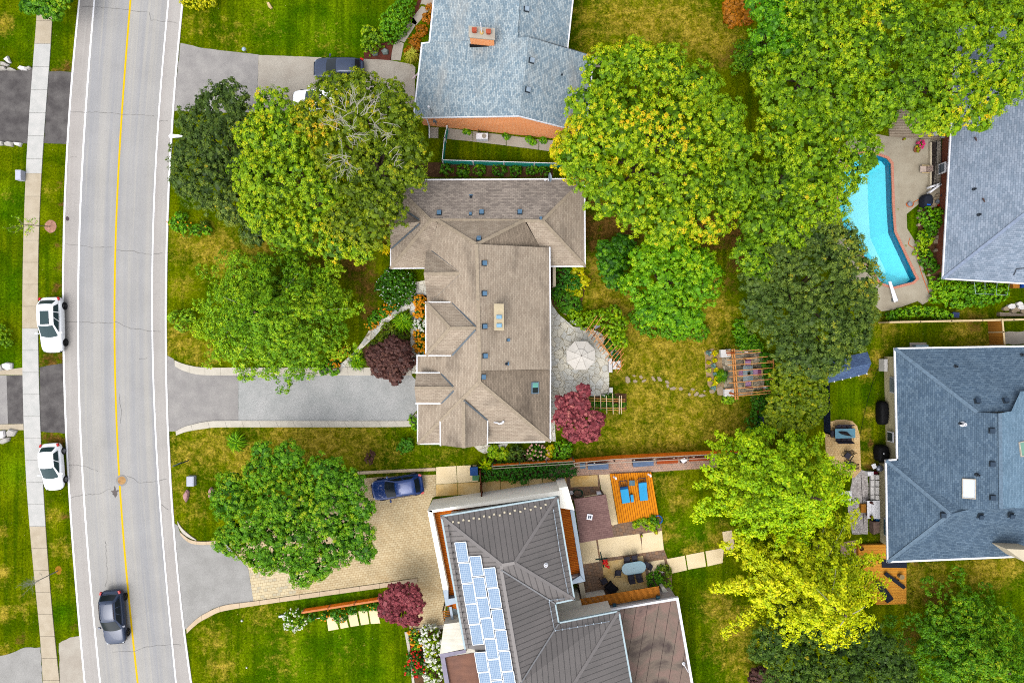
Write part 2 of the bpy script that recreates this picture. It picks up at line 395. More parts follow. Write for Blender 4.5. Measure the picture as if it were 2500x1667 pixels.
def road_mat(name, c1, c2, c3):
    n = NM(name); u = uvn(n)
    tr = n.noise(1.0, 3, n.mapped(u, .95, .012)); tr2 = n.noise(1.0, 4, n.mapped(u, 2.6, .05))
    col = n.mix(n.f(tr, .4, .62), C(*c1), C(*c2)); col = n.mix(n.math('MULTIPLY', n.f(tr2, .5, .68), .55), col, C(*c3))
    f = n.noise(22, 4, rough=.8); col = n.mix(1.0, col, n.ramp(f, [(.3, g(.82)), (.7, g(1.18))]), 'MULTIPLY')
    f2 = n.noise(.4, 4); col = n.mix(1.0, col, n.ramp(f2, [(.3, g(.94)), (.7, g(1.06))]), 'MULTIPLY')
    n.bump(f, .4, .01); return n.done(col, .9, 0, .05)
M_LANE = road_mat('asphalt_lane', (178, 178, 180), (194, 191, 186), (206, 201, 190))
M_SHO = road_mat('asphalt_shoulder', (192, 186, 181), (200, 195, 190), (208, 204, 198))
M_WHITE = paint('road_paint_white', (290, 290, 294), .7, var=.08, sc=9); M_YEL = paint('road_paint_yellow', (252, 208, 8), .7, var=.08, sc=9)
mb = MB(); strip(mb, LO, RO, .03, -3, 3); road = mb.build('road', M_SHO); tag(road, 'grey two lane asphalt road curving down the left side of the view', None, None, 'structure')
mb = MB(); strip(mb, LI, RI, .036); mb.build('traffic_lane', M_LANE, road)
for c, n_, m_, wd in ((LO, 'edge_line', M_WHITE, 4.0), (LI, 'edge_line', M_WHITE, 4.0), (YE, 'centre_line', M_YEL, 4.6), (RI, 'edge_line', M_WHITE, 3.6), (RO, 'edge_line', M_WHITE, 3.8)):
    mb = MB(); strip(mb, c, c, .042, -wd / 2, wd / 2); mb.build(n_, m_, road)
M_CRACK = paint('tar_crack', (142, 140, 137), .9)
CR = [[(157+14,273),(210,275),(250,275),(297,279),(340,281),(385,284)],[(388,297),(418,296)],[(160,596),(195,599),(230,605),(283,602)],[(285,611),(320,613),(370,623),(405,615)],
 [(160,787),(200,786),(260,789),(285,787),(320,802),(370,808),(400,810)],[(170,1134),(203,1137),(232,1147),(250,1153)],[(172,1216),(205,1207),(240,1206),(262,1196),(281,1190)],[(312,1161),(325,1166),(340,1177),(375,1175),(415,1169)],
 [(395,1230),(418,1250)],[(275,1590),(330,1588),(360,1577),(420,1573),(450,1572)],[(200,18),(225,17),(310,25),(370,33)],[(364,32),(370,50),(440,58)],[(290,960),(297,1000),(295,1040)],[(258,1320),(262,1400),(258,1440)],[(172,384),(196,381)],[(340,878),(368,873)]]
mb = MB()
for ln in CR:
    pts = []
    for a, b in zip(PP(ln)[:-1], PP(ln)[1:]):
        k = max(2, int((b - a).length / .25))
        for j in range(k):
            p = a.lerp(b, j / k); pts.append(p + Vector((random.uniform(-.05, .05), random.uniform(-.05, .05), 0)))
    ribbon(mb, pts, [random.uniform(.012, .045) for _ in pts], .0455)
mb.build('crack', M_CRACK, road)
mc = P(298, 1172); mb = MB(); mb.lathe([(0, .050), (.33, .050), (.36, .046)], (mc.x, mc.y, 0), 24)
o = mb.build('manhole_cover', blotch('rusty_iron', (214, 170, 112), (180, 140, 96), 3, 20), road)
mb = MB(); mb.lathe([(.36, .0465), (.5, .0465)], (mc.x, mc.y, 0), 24); mb.build('manhole_collar', paint('collar_asphalt', (165, 163, 160)), road)
sp = P(281, 1200); pts = [(sp.x + (.33 + .22 * math.sin(5 * a) + .08 * random.random()) * math.cos(a) * .7, sp.y + (.33 + .2 * math.sin(4 * a + 1)) * math.sin(a)) for a in np.linspace(0, 2 * PI, 22)[:-1]]
mb = MB(); mb.prism(pts, .04, .0448); mb.build('oil_stain', paint('oil_stain', (118, 110, 108)), road)
sp = P(165, 534); pts = [(sp.x + (.15 + .05 * random.random()) * math.cos(a), sp.y + (.14 + .08 * random.random()) * math.sin(a)) for a in np.linspace(0, 2 * PI, 12)[:-1]]
mb = MB(); mb.prism(pts, .04, .0448); mb.build('tar_patch', paint('tar_patch', (95, 82, 85)), road)

# pavement on the far side of the road, cast in slabs
SWL = [(92,0),(92.5,35),(86,104),(80,174),(73.5,268),(68,348),(64,421),(62,473),(58.5,580),(57,688),(56.7,795),(56.2,840),(55.7,947),(58.4,1054),(61,1108),(65.6,1188),(71.8,1232),(74,1280),(79,1341),(88,1447),(94,1501),(99,1555),(106,1667)]
SWR = [(131,0),(127,35),(125,104),(120.5,174),(112.5,268),(108.5,348),(101.8,421),(98.6,473),(95,580),(93.7,688),(93.7,795),(96,840),(96,947),(99.6,1054),(101,1108),(106.6,1188),(109,1232),(111.5,1280),(116.5,1341),(124.5,1447),(130,1501),(133,1555),(147,1667)]
fl = fit(SWL, 6); fr = fit(SWR, 6)
M_SW1 = blotch('concrete_beige', (205, 190, 165), (218, 204, 180), 1.5, 30, fvar=.1); M_SW2 = blotch('concrete_grey', (212, 212, 208), (226, 224, 220), 1.5, 30, fvar=.1)
mb = MB(); y = -60.0; joints = []
while y < 1740:
    L = 53.6 if y > 424 else 56; y1 = min(y + L, 424) if y < 424 < y + L else y + L
    mi = 1 if (104 <= y < 424 or 800 <= y < 1232) else 0
    a0, b0, a1, b1 = P(lx(fl, y + .35), y + .35), P(lx(fr, y + .35), y + .35), P(lx(fl, y1 - .35), y1 - .35), P(lx(fr, y1 - .35), y1 - .35)
    mb.prism([a0, b0, b1, a1], 0, .07, mi); y = y1
sw = mb.build('sidewalk', [M_SW1, M_SW2]); tag(sw, 'concrete pavement of square slabs beside the road, partly beige partly grey', None, None, 'structure')

# ------------------------------------------------------------------ drives, paths and patios
M_DARK = blotch('dark_asphalt', (92, 88, 88), (122, 118, 116), 1.0, 24, fvar=.2)
M_GREY = blotch('grey_asphalt', (172, 170, 166), (188, 186, 182), .7, 22, fvar=.2)
M_GREY2 = blotch('light_gravelly_asphalt', (186, 188, 186), (202, 202, 200), .7, 18, fvar=.26)
M_MID = blotch('worn_asphalt', (166, 162, 160), (184, 180, 176), .9, 22, fvar=.18)
M_CONC = blotch('warm_concrete', (192, 182, 168), (206, 198, 184), .8, 26, fvar=.13)
M_KERB = blotch('kerb_concrete', (224, 216, 200), (236, 228, 212), 1.5, 30, fvar=.07)
M_KERB2 = blotch('kerb_beige', (226, 202, 168), (238, 214, 182), 1.5, 30, fvar=.07)
S = 'structure'
sheet('driveway', q(0,0, 25,640, 300,640, 250,1310, -80,1300, -80,640), .025, M_DARK, .03, label='dark asphalt driveway in the top left corner, left of the pavement')
sheet('driveway_apron', q(0,0, 448,655, 550,650, 668,660, 625,1315, 402,1305), .02, M_DARK, .03, label='dark asphalt strip between pavement and road, top left')
sheet('driveway', q(0,2, 62,285, 214,285, 216,725, 75,725), .025, M_DARK, .02, label='small dark asphalt driveway at the left edge below the white car')
sheet('driveway', q(0,2, -90,283, 61,285, 74,727, -90,730), .02, M_MID, .0, label='paler asphalt at the left edge beside the dark patch')
sheet('driveway_apron', q(0,2, 362,212, 470,190, 600,172, 622,815, 372,795), .02, M_DARK, .03, label='dark asphalt strip between the two white parked cars')
sheet('driveway_border', q(0,2, -80,248, 208,214, 208,281, -80,281), .03, M_SW1, label='pale concrete border above the small dark driveway')
sheet('driveway_border', q(0,2, -80,731, 214,727, 218,782, -80,780), .03, M_SW1, label='pale concrete border below the small dark driveway')
sheet('driveway', q(0,3, -80,1345, 150,1275, 230,1242, 372,1240, 398,1700, -80,1700), .02, M_GREY, .05, label='grey asphalt driveway in the bottom left corner')
sheet('driveway_apron', q(0,3, 538,1205, 640,1150, 735,1135, 800,1700, 556,1700), .02, M_CONC, .04, label='worn concrete strip between pavement and road, bottom left')
sheet('driveway', [(441,106),(500,119),(631,134),(628,275),(500,275),(424,271)], .02, M_MID, .02, label='grey asphalt driveway apron of the grey roofed house')
sheet('driveway', [(631.3,135),(773,140.5),(945,147),(1006,158),(1014,165),(1012,262),(628.5,275)], .024, M_CONC, .02, label='pale worn driveway with the dark car, beside the grey roofed house')
sheet('driveway', [(409,868),(424,876),(428,893),(455,907),(500,915),(582,916),(582,1027),(540,1027),(500,1030),(460,1040),(432,1052),(412,1053),(407,960)], .02, M_MID, .015, label='grey asphalt apron of the long central driveway')
sheet('driveway', [(582.3,916),(905,916),(1003,914),(1016,928),(1019,940),(1019,1000),(1000,1022),(990,1027),(582.3,1027)], .024, M_GREY2, 0, label='long light grey driveway leading to the brown roofed house')
def kerb(pt_top, pt_bot, n, label, mat=None, h=.1):
    a = smooth_line(PP(pt_top), 6); b = smooth_line(PP(pt_bot), 6); mb = MB()
    def at(l, t):
        d = [0]; 
        for i in range(1, len(l)): d.append(d[-1] + (l[i] - l[i - 1]).length)
        x = t * d[-1]
        for i in range(1, len(l)):
            if d[i] >= x - 1e-9: return l[i - 1].lerp(l[i], (x - d[i - 1]) / max(1e-6, d[i] - d[i - 1]))
        return l[-1]
    for i in range(n):
        m = 4; e = .006
        for j in range(m):
            t0, t1 = (i + j / m) / n, (i + (j + 1) / m) / n
            if j == 0: t0 += e / n
            if j == m - 1: t1 -= e / n
            mb.prism([at(a, t0), at(a, t1), at(b, t1), at(b, t0)], 0, h)
    o = mb.build('kerb', mat or M_KERB); tag(o, label, None, None, 'structure'); return o
kerb([(427,879),(440,885),(460,891),(500,897),(600,897),(800,897),(1003,897)], [(428,893.5),(442,902),(465,910),(500,915.5),(600,916),(800,916),(1006,916)], 15, 'pale concrete kerb along the upper side of the central driveway')
kerb([(430,1052),(445,1044),(460,1038.5),(500,1029.5),(540,1026.7),(700,1026.7),(990,1026.7),(1003,1021),(1016,1008)], [(431,1062.5),(447,1056),(462,1052),(500,1046),(540,1042.7),(700,1042.3),(1000,1041),(1012,1032),(1022,1018)], 15, 'pale concrete kerb along the lower side of the central driveway')
sheet('driveway', [(424,1276),(434,1282),(441,1304),(455,1316),(470,1323),(500,1330),(552,1328),(606,1386),(619,1467),(560,1475),(520,1485),(500,1498),(467,1523),(456,1534),(444,1537),(434,1420),(424,1320)], .02, M_GREY, .015, label='grey asphalt apron in front of the house with solar panels')
M_PAV = brick('tan_pavers', (240, 220, 178), (226, 202, 158), (186, 156, 112), .30, .2, .014, False, blot=.12, rot=R(-8), stain=(200, 150, 70, .25))
M_PAV2 = brick('tan_grey_pavers', (240, 222, 182), (186, 184, 168), (186, 160, 120), .36, .26, .014, False, blot=.08, rot=R(-8), bias=-.45)
M_REDPAV = brick('reddish_pavers', (226, 184, 158), (198, 172, 156), (160, 128, 110), .22, .16, .014, False, blot=.14, rot=R(4))
M_REDPAV2 = brick('brown_pavers', (176, 138, 108), (150, 128, 112), (112, 88, 70), .3, .3, .014, False, blot=.14, rot=R(9))
sheet('driveway', [(606.3,1386),(560,1328),(600,1270),(700,1230),(800,1190),(879,1168),(940,1163),(1064,1158),(1064,1211),(1056,1214),(1046,1240),(1062,1340),(1088,1478),(1085,1524),(1000,1534),(1000,1412),(619,1466)], .02, M_PAV, 0, label='tan brick paver driveway of the house with solar panels')
sheet('paver_band', [(606.5,1386.5),(590,1366),(660,1370),(727,1390),(722,1451),(619.5,1465.5)], .0245, M_PAV2, 0, label='end of the paver driveway with scattered grey pavers')
kerb([(456,1533),(467,1522),(485,1506),(500,1497),(530,1482),(560,1474),(619,1466.6),(800,1441),(1000,1413),(1018,1410)], [(457,1545),(470,1532),(488,1517),(503,1509),(532,1494),(562,1487),(619,1477.5),(800,1452),(1000,1424),(1020,1420)], 12, 'beige concrete kerb under the paver driveway', M_KERB2)
kerb([(434,1271),(445,1288),(465,1306),(481,1317)], [(436,1283),(446,1299),(462,1311),(478,1317.5)], 4, 'pale concrete kerb wedge beside the grey apron', M_KERB)
kerb([(441,1298),(455,1310),(470,1318),(500,1321),(552,1317)], [(442,1305),(455,1318),(470,1326),(500,1329),(552,1326)], 5, 'curved beige kerb on top of the grey apron', M_KERB2)
kerb([(879,1150),(940,1147),(1064,1141)], [(879.5,1157),(940,1154),(1064,1148.5)], 8, 'beige concrete border strip above the blue car', M_KERB2)
kerb([(872,1150.5),(878,1150)], [(873,1182),(879,1182)], 2, 'short beige concrete border left of the blue car', M_KERB2)
M_BEI = blotch('beige_slab', (272, 246, 196), (280, 256, 210), .7, 25, fvar=.08); M_BEI2 = blotch('stained_beige_slab', (266, 236, 176), (244, 196, 110), .55, 25, fvar=.08)
def slabs(name, polys, z, mat, label):
    mb = MB()
    for p in polys: mb.prism(PP(p), z - .06, z)
    o = mb.build(name, mat); tag(o, label, None, None, 'structure'); return o
slabs('side_path', [q(2,2, 243,1120, 424,1109, 432,1262, 243,1275), q(2,2, 430,1109, 612,1100, 625,1250, 437,1262)], .03, M_BEI, 'pale beige concrete slabs by the blue bin')
slabs('side_path', [q(2,2, 243,1278, 432,1266, 438,1372, 240,1385), q(2,2, 437,1266, 640,1254, 640,1360, 442,1372)], .029, M_BEI2, 'stained beige concrete slabs beside the white wall')
slabs('side_path', [q(2,2, 664,1240, 822,1240, 828,1350, 664,1364), q(2,2, 828,1250, 1018,1240, 1022,1340, 832,1350), q(2,2, 1023,1230, 1208,1215, 1214,1325, 1027,1338), q(2,2, 1213,1215, 1425,1200, 1434,1306, 1218,1323),
   q(2,2, 1462,1206, 1712,1190, 1718,1293, 1468,1302)], .03, M_BEI2, 'stained beige concrete path between the hedge and the white wall')
sheet('paver_strip', [(1340,1135),(1400,1124),(1500,1122),(1748,1108),(1752,1141),(1588,1152),(1490,1158),(1340,1166)], .02, M_REDPAV, 0, label='reddish paver strip along the wooden fence')
sheet('paver_strip', [(1383,1161),(1462,1157),(1466,1200),(1475,1216),(1384,1222),(1370,1190)], .022, M_REDPAV2, 0, label='brown paver strip around the beige slab by the hose')
slabs('side_path', [q(2,2, 1588,1385, 1650,1374, 1656,1410, 1594,1425), q(2,2, 1655,1373, 1710,1364, 1716,1400, 1661,1409)], .03, M_BEI, 'small beige slabs by the garden hose')
slabs('patio', [z_(1380,1100,8.254, 675,482, 890,470, 960,880, 1060,1470, 960,1500, 925,1480, 820,880, 740,860)], .03, M_BEI, 'pale beige strip left of the orange deck')
sheet('patio', [(1404,1318),(1500,1275),(1612,1262),(1621,1340),(1640,1390),(1640,1460),(1500,1480),(1420,1480),(1404,1400)], .02, M_REDPAV2, 0, label='brown paver patio behind the house with solar panels')
slabs('patio', [z_(1400,1330,8.254, 120,-60, 455,-100, 520,330, 190,385), z_(1400,1330,8.254, 490,-110, 800,-160, 1330,-230, 1370,0, 1380,155, 1120,195, 540,268), z_(1400,1330,8.254, 1376,-230, 1780,-290, 1820,95, 1385,155)], .03, M_BEI, 'large pale beige patio slabs north of the oval table')
slabs('patio', [z_(1400,1330,8.254, 570,345, 1400,215, 1495,850, 870,960, 620,700)], .03, M_BEI2, 'orange stained beige patio slab under the oval table')
slabs('patio', [z_(1400,1330,8.254, 1485,340, 1825,285, 1870,520, 1530,620)], .03, M_BEI, 'small beige patio slab right of the oval table')
slabs('garden_path', [q(3,3, 475,437, 640,405, 660,537, 510,570), q(3,3, 652,401, 815,370, 835,503, 672,532), q(3,3, 829,366, 998,335, 985,470, 850,502), q(3,3, 983,190, 1070,175, 1098,325, 1050,375, 1004,333)], .03, M_BEI, 'beige slab path crossing the lawn to the yellow tree')
slabs('garden_path', [q(1,3, 1110,965, 1190,968, 1222,1072, 1128,1090), q(1,3, 1218,975, 1285,958, 1312,1056, 1240,1070), q(1,3, 1305,945, 1383,925, 1408,1040, 1330,1053), q(1,3, 1400,912, 1480,900, 1500,1026, 1425,1037), q(1,3, 1495,905, 1570,900, 1600,1020, 1515,1025)], .04, M_BEI, 'beige step slabs beside the small orange timber wall')
kerb([(1000,1536),(1083,1524)], [(1000,1544),(1084,1533)], 3, 'pale stone edge between pavers and flower bed', M_KERB)
kerb([(988,1541),(1000,1610),(1008,1680)], [(996,1541),(1006,1610),(1014,1680)], 5, 'pale stone edge left of the flower bed', M_KERB)
M_SOIL = blotch('bed_soil', (88, 62, 42), (120, 90, 62), 1.5, 12, fvar=.3, bump=.8); M_MULCH = blotch('red_mulch', (122, 66, 52), (100, 58, 50), 2, 14, fvar=.4, bump=.8)
sheet('garden_bed', [(996,1540),(1078,1532),(1075,1580),(1082,1700),(1014,1700),(1004,1610)], .03, M_SOIL, .03, label='soil bed with red and white flowers by the front of the solar house')
# flagstones
def flag_mat(name, c1, c2, cm, sc, gap=.05, var=.25):
    n = NM(name); v = n.n('ShaderNodeTexVoronoi'); v.feature = 'DISTANCE_TO_EDGE'; v.inputs['Scale'].default_value = sc
    v2 = n.n('ShaderNodeTexVoronoi'); v2.inputs['Scale'].default_value = sc
    d = n.n('ShaderNodeMixRGB'); d.blend_type = 'LINEAR_LIGHT'; d.inputs[0].default_value = .12; nn = n.n('ShaderNodeTexNoise'); nn.inputs['Scale'].default_value = 1.5
    n.l(n.obj().outputs['Object'], nn.inputs[0]); n.l(n.obj().outputs['Object'], d.inputs[1]); n.l(nn.outputs['Color'], d.inputs[2])
    n.l(d.outputs[0], v.inputs['Vector']); n.l(d.outputs[0], v2.inputs['Vector'])
    s = n.n('ShaderNodeSeparateColor'); n.l(v2.outputs['Color'], s.inputs[0])
    col = n.mix(s.outputs[0], C(*c1), C(*c2)); k = n.ramp(s.outputs[1], [(0, g(1 - var)), (1, g(1 + var * .4))]); col = n.mix(1.0, col, k, 'MULTIPLY')
    f = n.noise(12, 4, rough=.7); col = n.mix(1.0, col, n.ramp(f, [(.3, g(.88)), (.7, g(1.12))]), 'MULTIPLY')
    e = n.f(v.outputs['Distance'], gap * .4, gap); col = n.mix(e, C(*cm), col); n.bump(e, .6, .02)
    return n.done(col, .9)
M_FLAG = flag_mat('pale_flagstone', (268, 260, 238), (250, 250, 242), (186, 174, 146), 1.95, .035, .14)
sheet('flagstone_patio', [(1341,700),(1348,745),(1362,765),(1385,785),(1400,798),(1440,800),(1470,815),(1490,850),(1487,862),(1487,966),(1432,966),(1425,975),(1395,985),(1360,1000),(1354,1025),(1357,1077),(1330,1077),(1330,700)], .03, M_FLAG, .02, label='pale flagstone patio around the white umbrella')
sheet('flagstone_path', [(1038,684),(1015,688),(1003,722),(978,742),(942,765),(925,788),(900,808),(885,833),(862,862),(842,880),(822,896),(857,897),(862,878),(882,852),(905,832),(930,805),(945,790),(972,766),(1000,753),(1002,780),(1004,912),(1022,912),(1024,760),(1045,720)], .03, M_FLAG, .03, label='winding flagstone path from the driveway to the front door')
sheet('flagstone_path', [(1156,1088),(1240,1083),(1232,1096),(1205,1101),(1182,1107),(1168,1100)], .03, M_FLAG, .03, label='small patch of flagstones under the south gable')
slabs('side_walk', [q(2,0, 190,1160, 262,1165, 262,1262, 185,1258), q(2,0, 340,1170, 572,1200, 576,1292, 340,1268), q(2,0, 580,1200, 876,1235, 878,1328, 581,1294), q(2,0, 884,1235, 1176,1275, 1174,1366, 884,1330), q(2,0, 1182,1275, 1480,1290, 1470,1405, 1180,1368)], .04, M_CONC, 'worn concrete slabs along the orange brick gable wall')
slabs('garden_path', [q(1,0, 1690,548, 1725,400, 1755,375, 1815,398, 1785,555), q(1,0, 1758,368, 1815,280, 1867,200, 1900,160, 1935,210, 1880,300, 1820,390), q(2,0, 0,200, 110,60, 185,85, 60,235), q(2,0, 98,45, 130,-60, 225,-60, 215,75, 120,40)], .035, M_CONC, 'cracked concrete path leading up beside the rounded hedge')
sheet('garden_bed', [(889,118),(960,100),(955,148),(889,144)], .035, M_MULCH, .01, label='red mulch bed with two grey rocks')
sheet('garden_bed', [(1000,45),(1028,-15),(1034,-15),(1020,30),(1003,60)], .02, M_MULCH, .01, label='strip of mulch behind the rounded hedge')
sheet('garden_bed', [(1343,650),(1425,650),(1432,690),(1420,745),(1385,765),(1352,750),(1343,720)], .02, M_SOIL, .04, label='planting bed by the south east corner of the brown roof')
sheet('garden_bed', [(870,885),(862,872),(905,838),(935,805),(975,768),(1000,758),(1002,905),(930,905)], .02, M_SOIL, .04, label='planting bed between the flagstone path and the front wall')
sheet('garden_bed', [(1024,720),(1045,720),(1045,905),(1022,905)], .035, M_SOIL, .02, label='narrow bed of orange flowers along the front wall')
sheet('garden_bed', [(1190,1112),(1240,1098),(1380,1090),(1400,1115),(1395,1128),(1200,1138)], .02, M_SOIL, .04, label='planting bed along the wooden fence')
sheet('garden_bed', [(1172,1150),(1400,1132),(1402,1158),(1340,1170),(1240,1175),(1178,1172)], .018, M_SOIL, .03, label='soil strip under the dark hedge')
sheet('garden_bed', [(1425,960),(1530,960),(1530,1000),(1425,1000)], .015, M_SOIL, .05, label='dark bed under the straight trellis')
sheet('garden_bed', [(1719,860),(1740,850),(1765,870),(1775,940),(1745,955),(1728,940),(1722,900)], .02, blotch('sandy_gravel', (196, 168, 130), (170, 140, 100), 3, 14, fvar=.25), .05, label='sandy bed with yellow and blue plants')
sheet('garden_bed', [(1000,395),(1350,405),(1350,432),(1000,432)], .02, M_SOIL, .05, label='planting bed behind the green fence')
M_SLATE = flag_mat('weathered_stone_floor', (214, 200, 174), (166, 152, 130), (120, 106, 84), 2.6, .03, .35)
sheet('stone_terrace', z_(1700,830,9.223, 545,215, 1440,205, 1500,460, 1530,900, 1520,1190, 640,1285, 600,650), .05, M_SLATE, .02, th=.1, label='weathered stone terrace under the timber pergola')
M_STEP = blotch('step_stone', (196, 176, 146), (176, 158, 134), 2, 18, fvar=.2)
sts = []
for p in ([100,300, 118,290, 140,310, 145,345, 120,358, 102,345],[160,283,185,280,196,292,180,298],[168,332,190,322,210,335,205,350,175,352],[222,290,245,282,262,305,245,318,228,305],[250,330,285,318,292,330,265,348,248,345],
          [335,295,350,292,378,330,365,340,345,325],[388,300,410,296,436,325,430,340,400,335],[462,330,485,330,502,355,485,365,465,350],[470,370,490,365,500,390,480,400],[500,400,540,385,566,400,545,418,510,415],[585,400,605,388,628,405,615,422,590,420],
          [670,455,680,440,698,455,690,472,675,470],[695,405,715,400,735,412,720,425,698,418],[722,462,750,430,772,445,755,468,730,475],[765,465,800,452,835,465,800,482,772,480],[808,425,822,418,832,430,815,435],[862,420,900,412,918,430,900,450,870,445],[932,400,968,380,992,395,1000,455,970,468,940,460]):
    sts.append(q(3, 2, *p))
for i, p in enumerate(sts):
    mb = MB(); pts = rough_poly(PP(p), .2, .02); mb.prism(pts, 0, .05)
    o = mb.build('stepping_stone', M_STEP); tag(o, 'irregular flat stepping stone crossing the back lawn', None, 'stepping stones across the back lawn'); o['category'] = 'stepping stone'
    if i == 0: o['label'] = 'grey stepping stone nearest the diagonal trellis'
    if i == len(sts) - 1: o['label'] = 'largest stepping stone, next to the pergola terrace'
# pool surround
M_DECK = blotch('pool_concrete', (186, 174, 152), (204, 194, 172), .8, 22, fvar=.12); M_PCOP = brick('pool_coping_brick', (222, 122, 92), (208, 110, 84), (180, 110, 86), .22, .5, .012, False)
from mathutils.geometry import tessellate_polygon
def holed(name, outer, hole, z, th, mat, parent=None):
    a = PP(outer); b = PP(hole) if not isinstance(hole[0], Vector) else hole
    tri = tessellate_polygon([[Vector((p.x, p.y, 0)) for p in a], [Vector((p.x, p.y, 0)) for p in b]]); al = a + b; mb = MB()
    for t in tri:
        f = [al[i] for i in t]
        ar = (f[1] - f[0]).cross(f[2] - f[0]).z
        if ar < 0: f = f[::-1]
        mb.face([(p.x, p.y, z) for p in f])
    for lp in (a, b):
        for i in range(len(lp)):
            p, r = lp[i], lp[(i + 1) % len(lp)]; mb.face([(p.x, p.y, z - th), (r.x, r.y, z - th), (r.x, r.y, z), (p.x, p.y, z)])
    return mb.build(name, mat, parent)
DECK = [(2100,320),(2170,334),(2296,342),(2296,500),(2270,510),(2243,498),(2213,523),(2214,558),(2240,600),(2258,672),(2270,700),(2284,724),(2252,744),(2240,735),(2178,757),(2150,760),(2090,700),(2040,620),(2020,560),(2018,440),(2050,360)]
o = holed('pool_surround', DECK, POOL, .04, .12, M_DECK); tag(o, 'worn concrete surround of the swimming pool', None, None, 'structure')
def inset(pts, d):
    n = len(pts); out = []; ar = sum(pts[i].x * pts[(i + 1) % n].y - pts[(i + 1) % n].x * pts[i].y for i in range(n)); sg = 1 if ar > 0 else -1
    for i in range(n):
        a, b, c = pts[i - 1], pts[i], pts[(i + 1) % n]; e1 = (b - a).normalized(); e2 = (c - b).normalized()
        n1 = Vector((-e1.y, e1.x, 0)) * sg; n2 = Vector((-e2.y, e2.x, 0)) * sg; m = (n1 + n2)
        if m.length < 1e-3: m = n1
        m.normalize(); k = d / max(.35, m.dot(n1)); out.append(b + m * k)
    return out
pw = PP(POOL)
pool = thing('swimming_pool', 'turquoise angular swimming pool with red brick coping', 'swimming pool', pw[0]); pool.location.z = 0
cop_o = inset(pw, -.21); mb = MB()
for i in range(len(pw)):
    j = (i + 1) % len(pw); a, b, c, d = pw[i], pw[j], cop_o[j], cop_o[i]; L = (b - a).length; nn = max(1, int(L / .16))
    for k in range(nn):
        t0, t1 = (k + .04) / nn, (k + .96) / nn
        mb.prism([a.lerp(b, t0), a.lerp(b, t1), d.lerp(c, t1), d.lerp(c, t0)], .0, .085)
mb.build('coping', paint('coping_brick', (232, 158, 134), .8, var=.12, sc=6), pool)
mb = MB(); w1 = inset(pw, 1.3); w2 = inset(pw, 1.9)
for i in range(len(pw)):
    j = (i + 1) % len(pw)
    mb.face([(pw[i].x, pw[i].y, .04), (pw[j].x, pw[j].y, .04), (pw[j].x, pw[j].y, -.9), (pw[i].x, pw[i].y, -.9)], 1)
    mb.face([(pw[i].x, pw[i].y, -.9), (pw[j].x, pw[j].y, -.9), (w1[j].x, w1[j].y, -1.5), (w1[i].x, w1[i].y, -1.5)], 2)
mb.face([(p.x, p.y, -1.5) for p in w1], 0)
mb.build('basin', [paint('pool_plaster', (225, 292, 300), .6, var=.05, sc=.5), paint('pool_wall', (40, 160, 200), .6, var=.04), paint('pool_slope', (150, 272, 290), .6, var=.05)], pool)
n = NM('pool_water'); tr = n.n('ShaderNodeBsdfTransparent'); tr.inputs[0].default_value = (.7, .97, 1, 1); gl = n.n('ShaderNodeBsdfGlossy'); gl.inputs['Roughness'].default_value = .06
fr_ = n.n('ShaderNodeFresnel'); fr_.inputs[0].default_value = 1.33; ms = n.n('ShaderNodeMixShader'); n.l(fr_.outputs[0], ms.inputs[0]); n.l(tr.outputs[0], ms.inputs[1]); n.l(gl.outputs[0], ms.inputs[2]); n.l(ms.outputs[0], n.out.inputs[0])
bm_ = n.n('ShaderNodeBump'); bm_.inputs['Strength'].default_value = .15; bm_.inputs['Distance'].default_value = .03; n.l(n.noise(1.6, 2), bm_.inputs['Height']); n.l(bm_.outputs[0], gl.inputs['Normal'])
mb = MB(); mb.face([(p.x, p.y, -.1) for p in pw]); mb.build('water', n.m, pool)
M_PLANK = brick('grey_planks', (196, 180, 158), (178, 162, 142), (120, 100, 82), 3.2, .14, .018, False, blot=.15)
sheet('pool_deck_boards', [(2168,279),(2204,266),(2250,290),(2284,322),(2296,340),(2296,344),(2170,334)], .12, M_PLANK, 0, th=.12, label='weathered grey board deck above the pool')
sheet('side_path', [(2115,280),(2150,272),(2168,275),(2168,296),(2120,290)], .03, M_MID, .03, label='grey path under the trees by the board deck')
sheet('garden_bed', [(2243,500),(2296,512),(2292,690),(2285,720),(2272,690),(2243,610),(2240,560)], .03, M_SOIL, .04, label='planting bed between the pool and the brick wall')
# right-hand yard
sheet('patio', z_(2000,840,3.734, 48,745, 100,705, 160,688, 230,686, 300,700, 345,745, 368,830, 375,1000, 382,1150, 320,1215, 180,1190, 60,1000), .03, brick('yellow_pavers', (255, 222, 164), (246, 208, 148), (206, 160, 100), .24, .2, .012, False, blot=.08), 0, label='rounded yellow paver patio with the teal table')
M_GRAV = NM('grey_gravel'); vv = M_GRAV.n('ShaderNodeTexVoronoi'); vv.inputs['Scale'].default_value = 11; M_GRAV.l(M_GRAV.obj().outputs['Object'], vv.inputs['Vector'])
ss = M_GRAV.n('ShaderNodeSeparateColor'); M_GRAV.l(vv.outputs['Color'], ss.inputs[0]); M_GRAV = M_GRAV.done(M_GRAV.ramp(ss.outputs[0], [(0, C(176,168,166)), (.5, C(206,198,194)), (1, C(240,232,228))]), .9)
sheet('gravel_strip', z_(2000,840,3.734, 300,1215, 382,1145, 440,1160, 450,1400, 440,1730, 300,1730, 260,1500), .02, M_GRAV, .03, label='grey gravel strip beside the cream wall')
sheet('side_path', z_(2000,1247,3.734, 180,290, 345,262, 352,440, 300,455, 200,400), .03, M_REDPAV, .0, label='pink paver path beside the right hand timber deck')
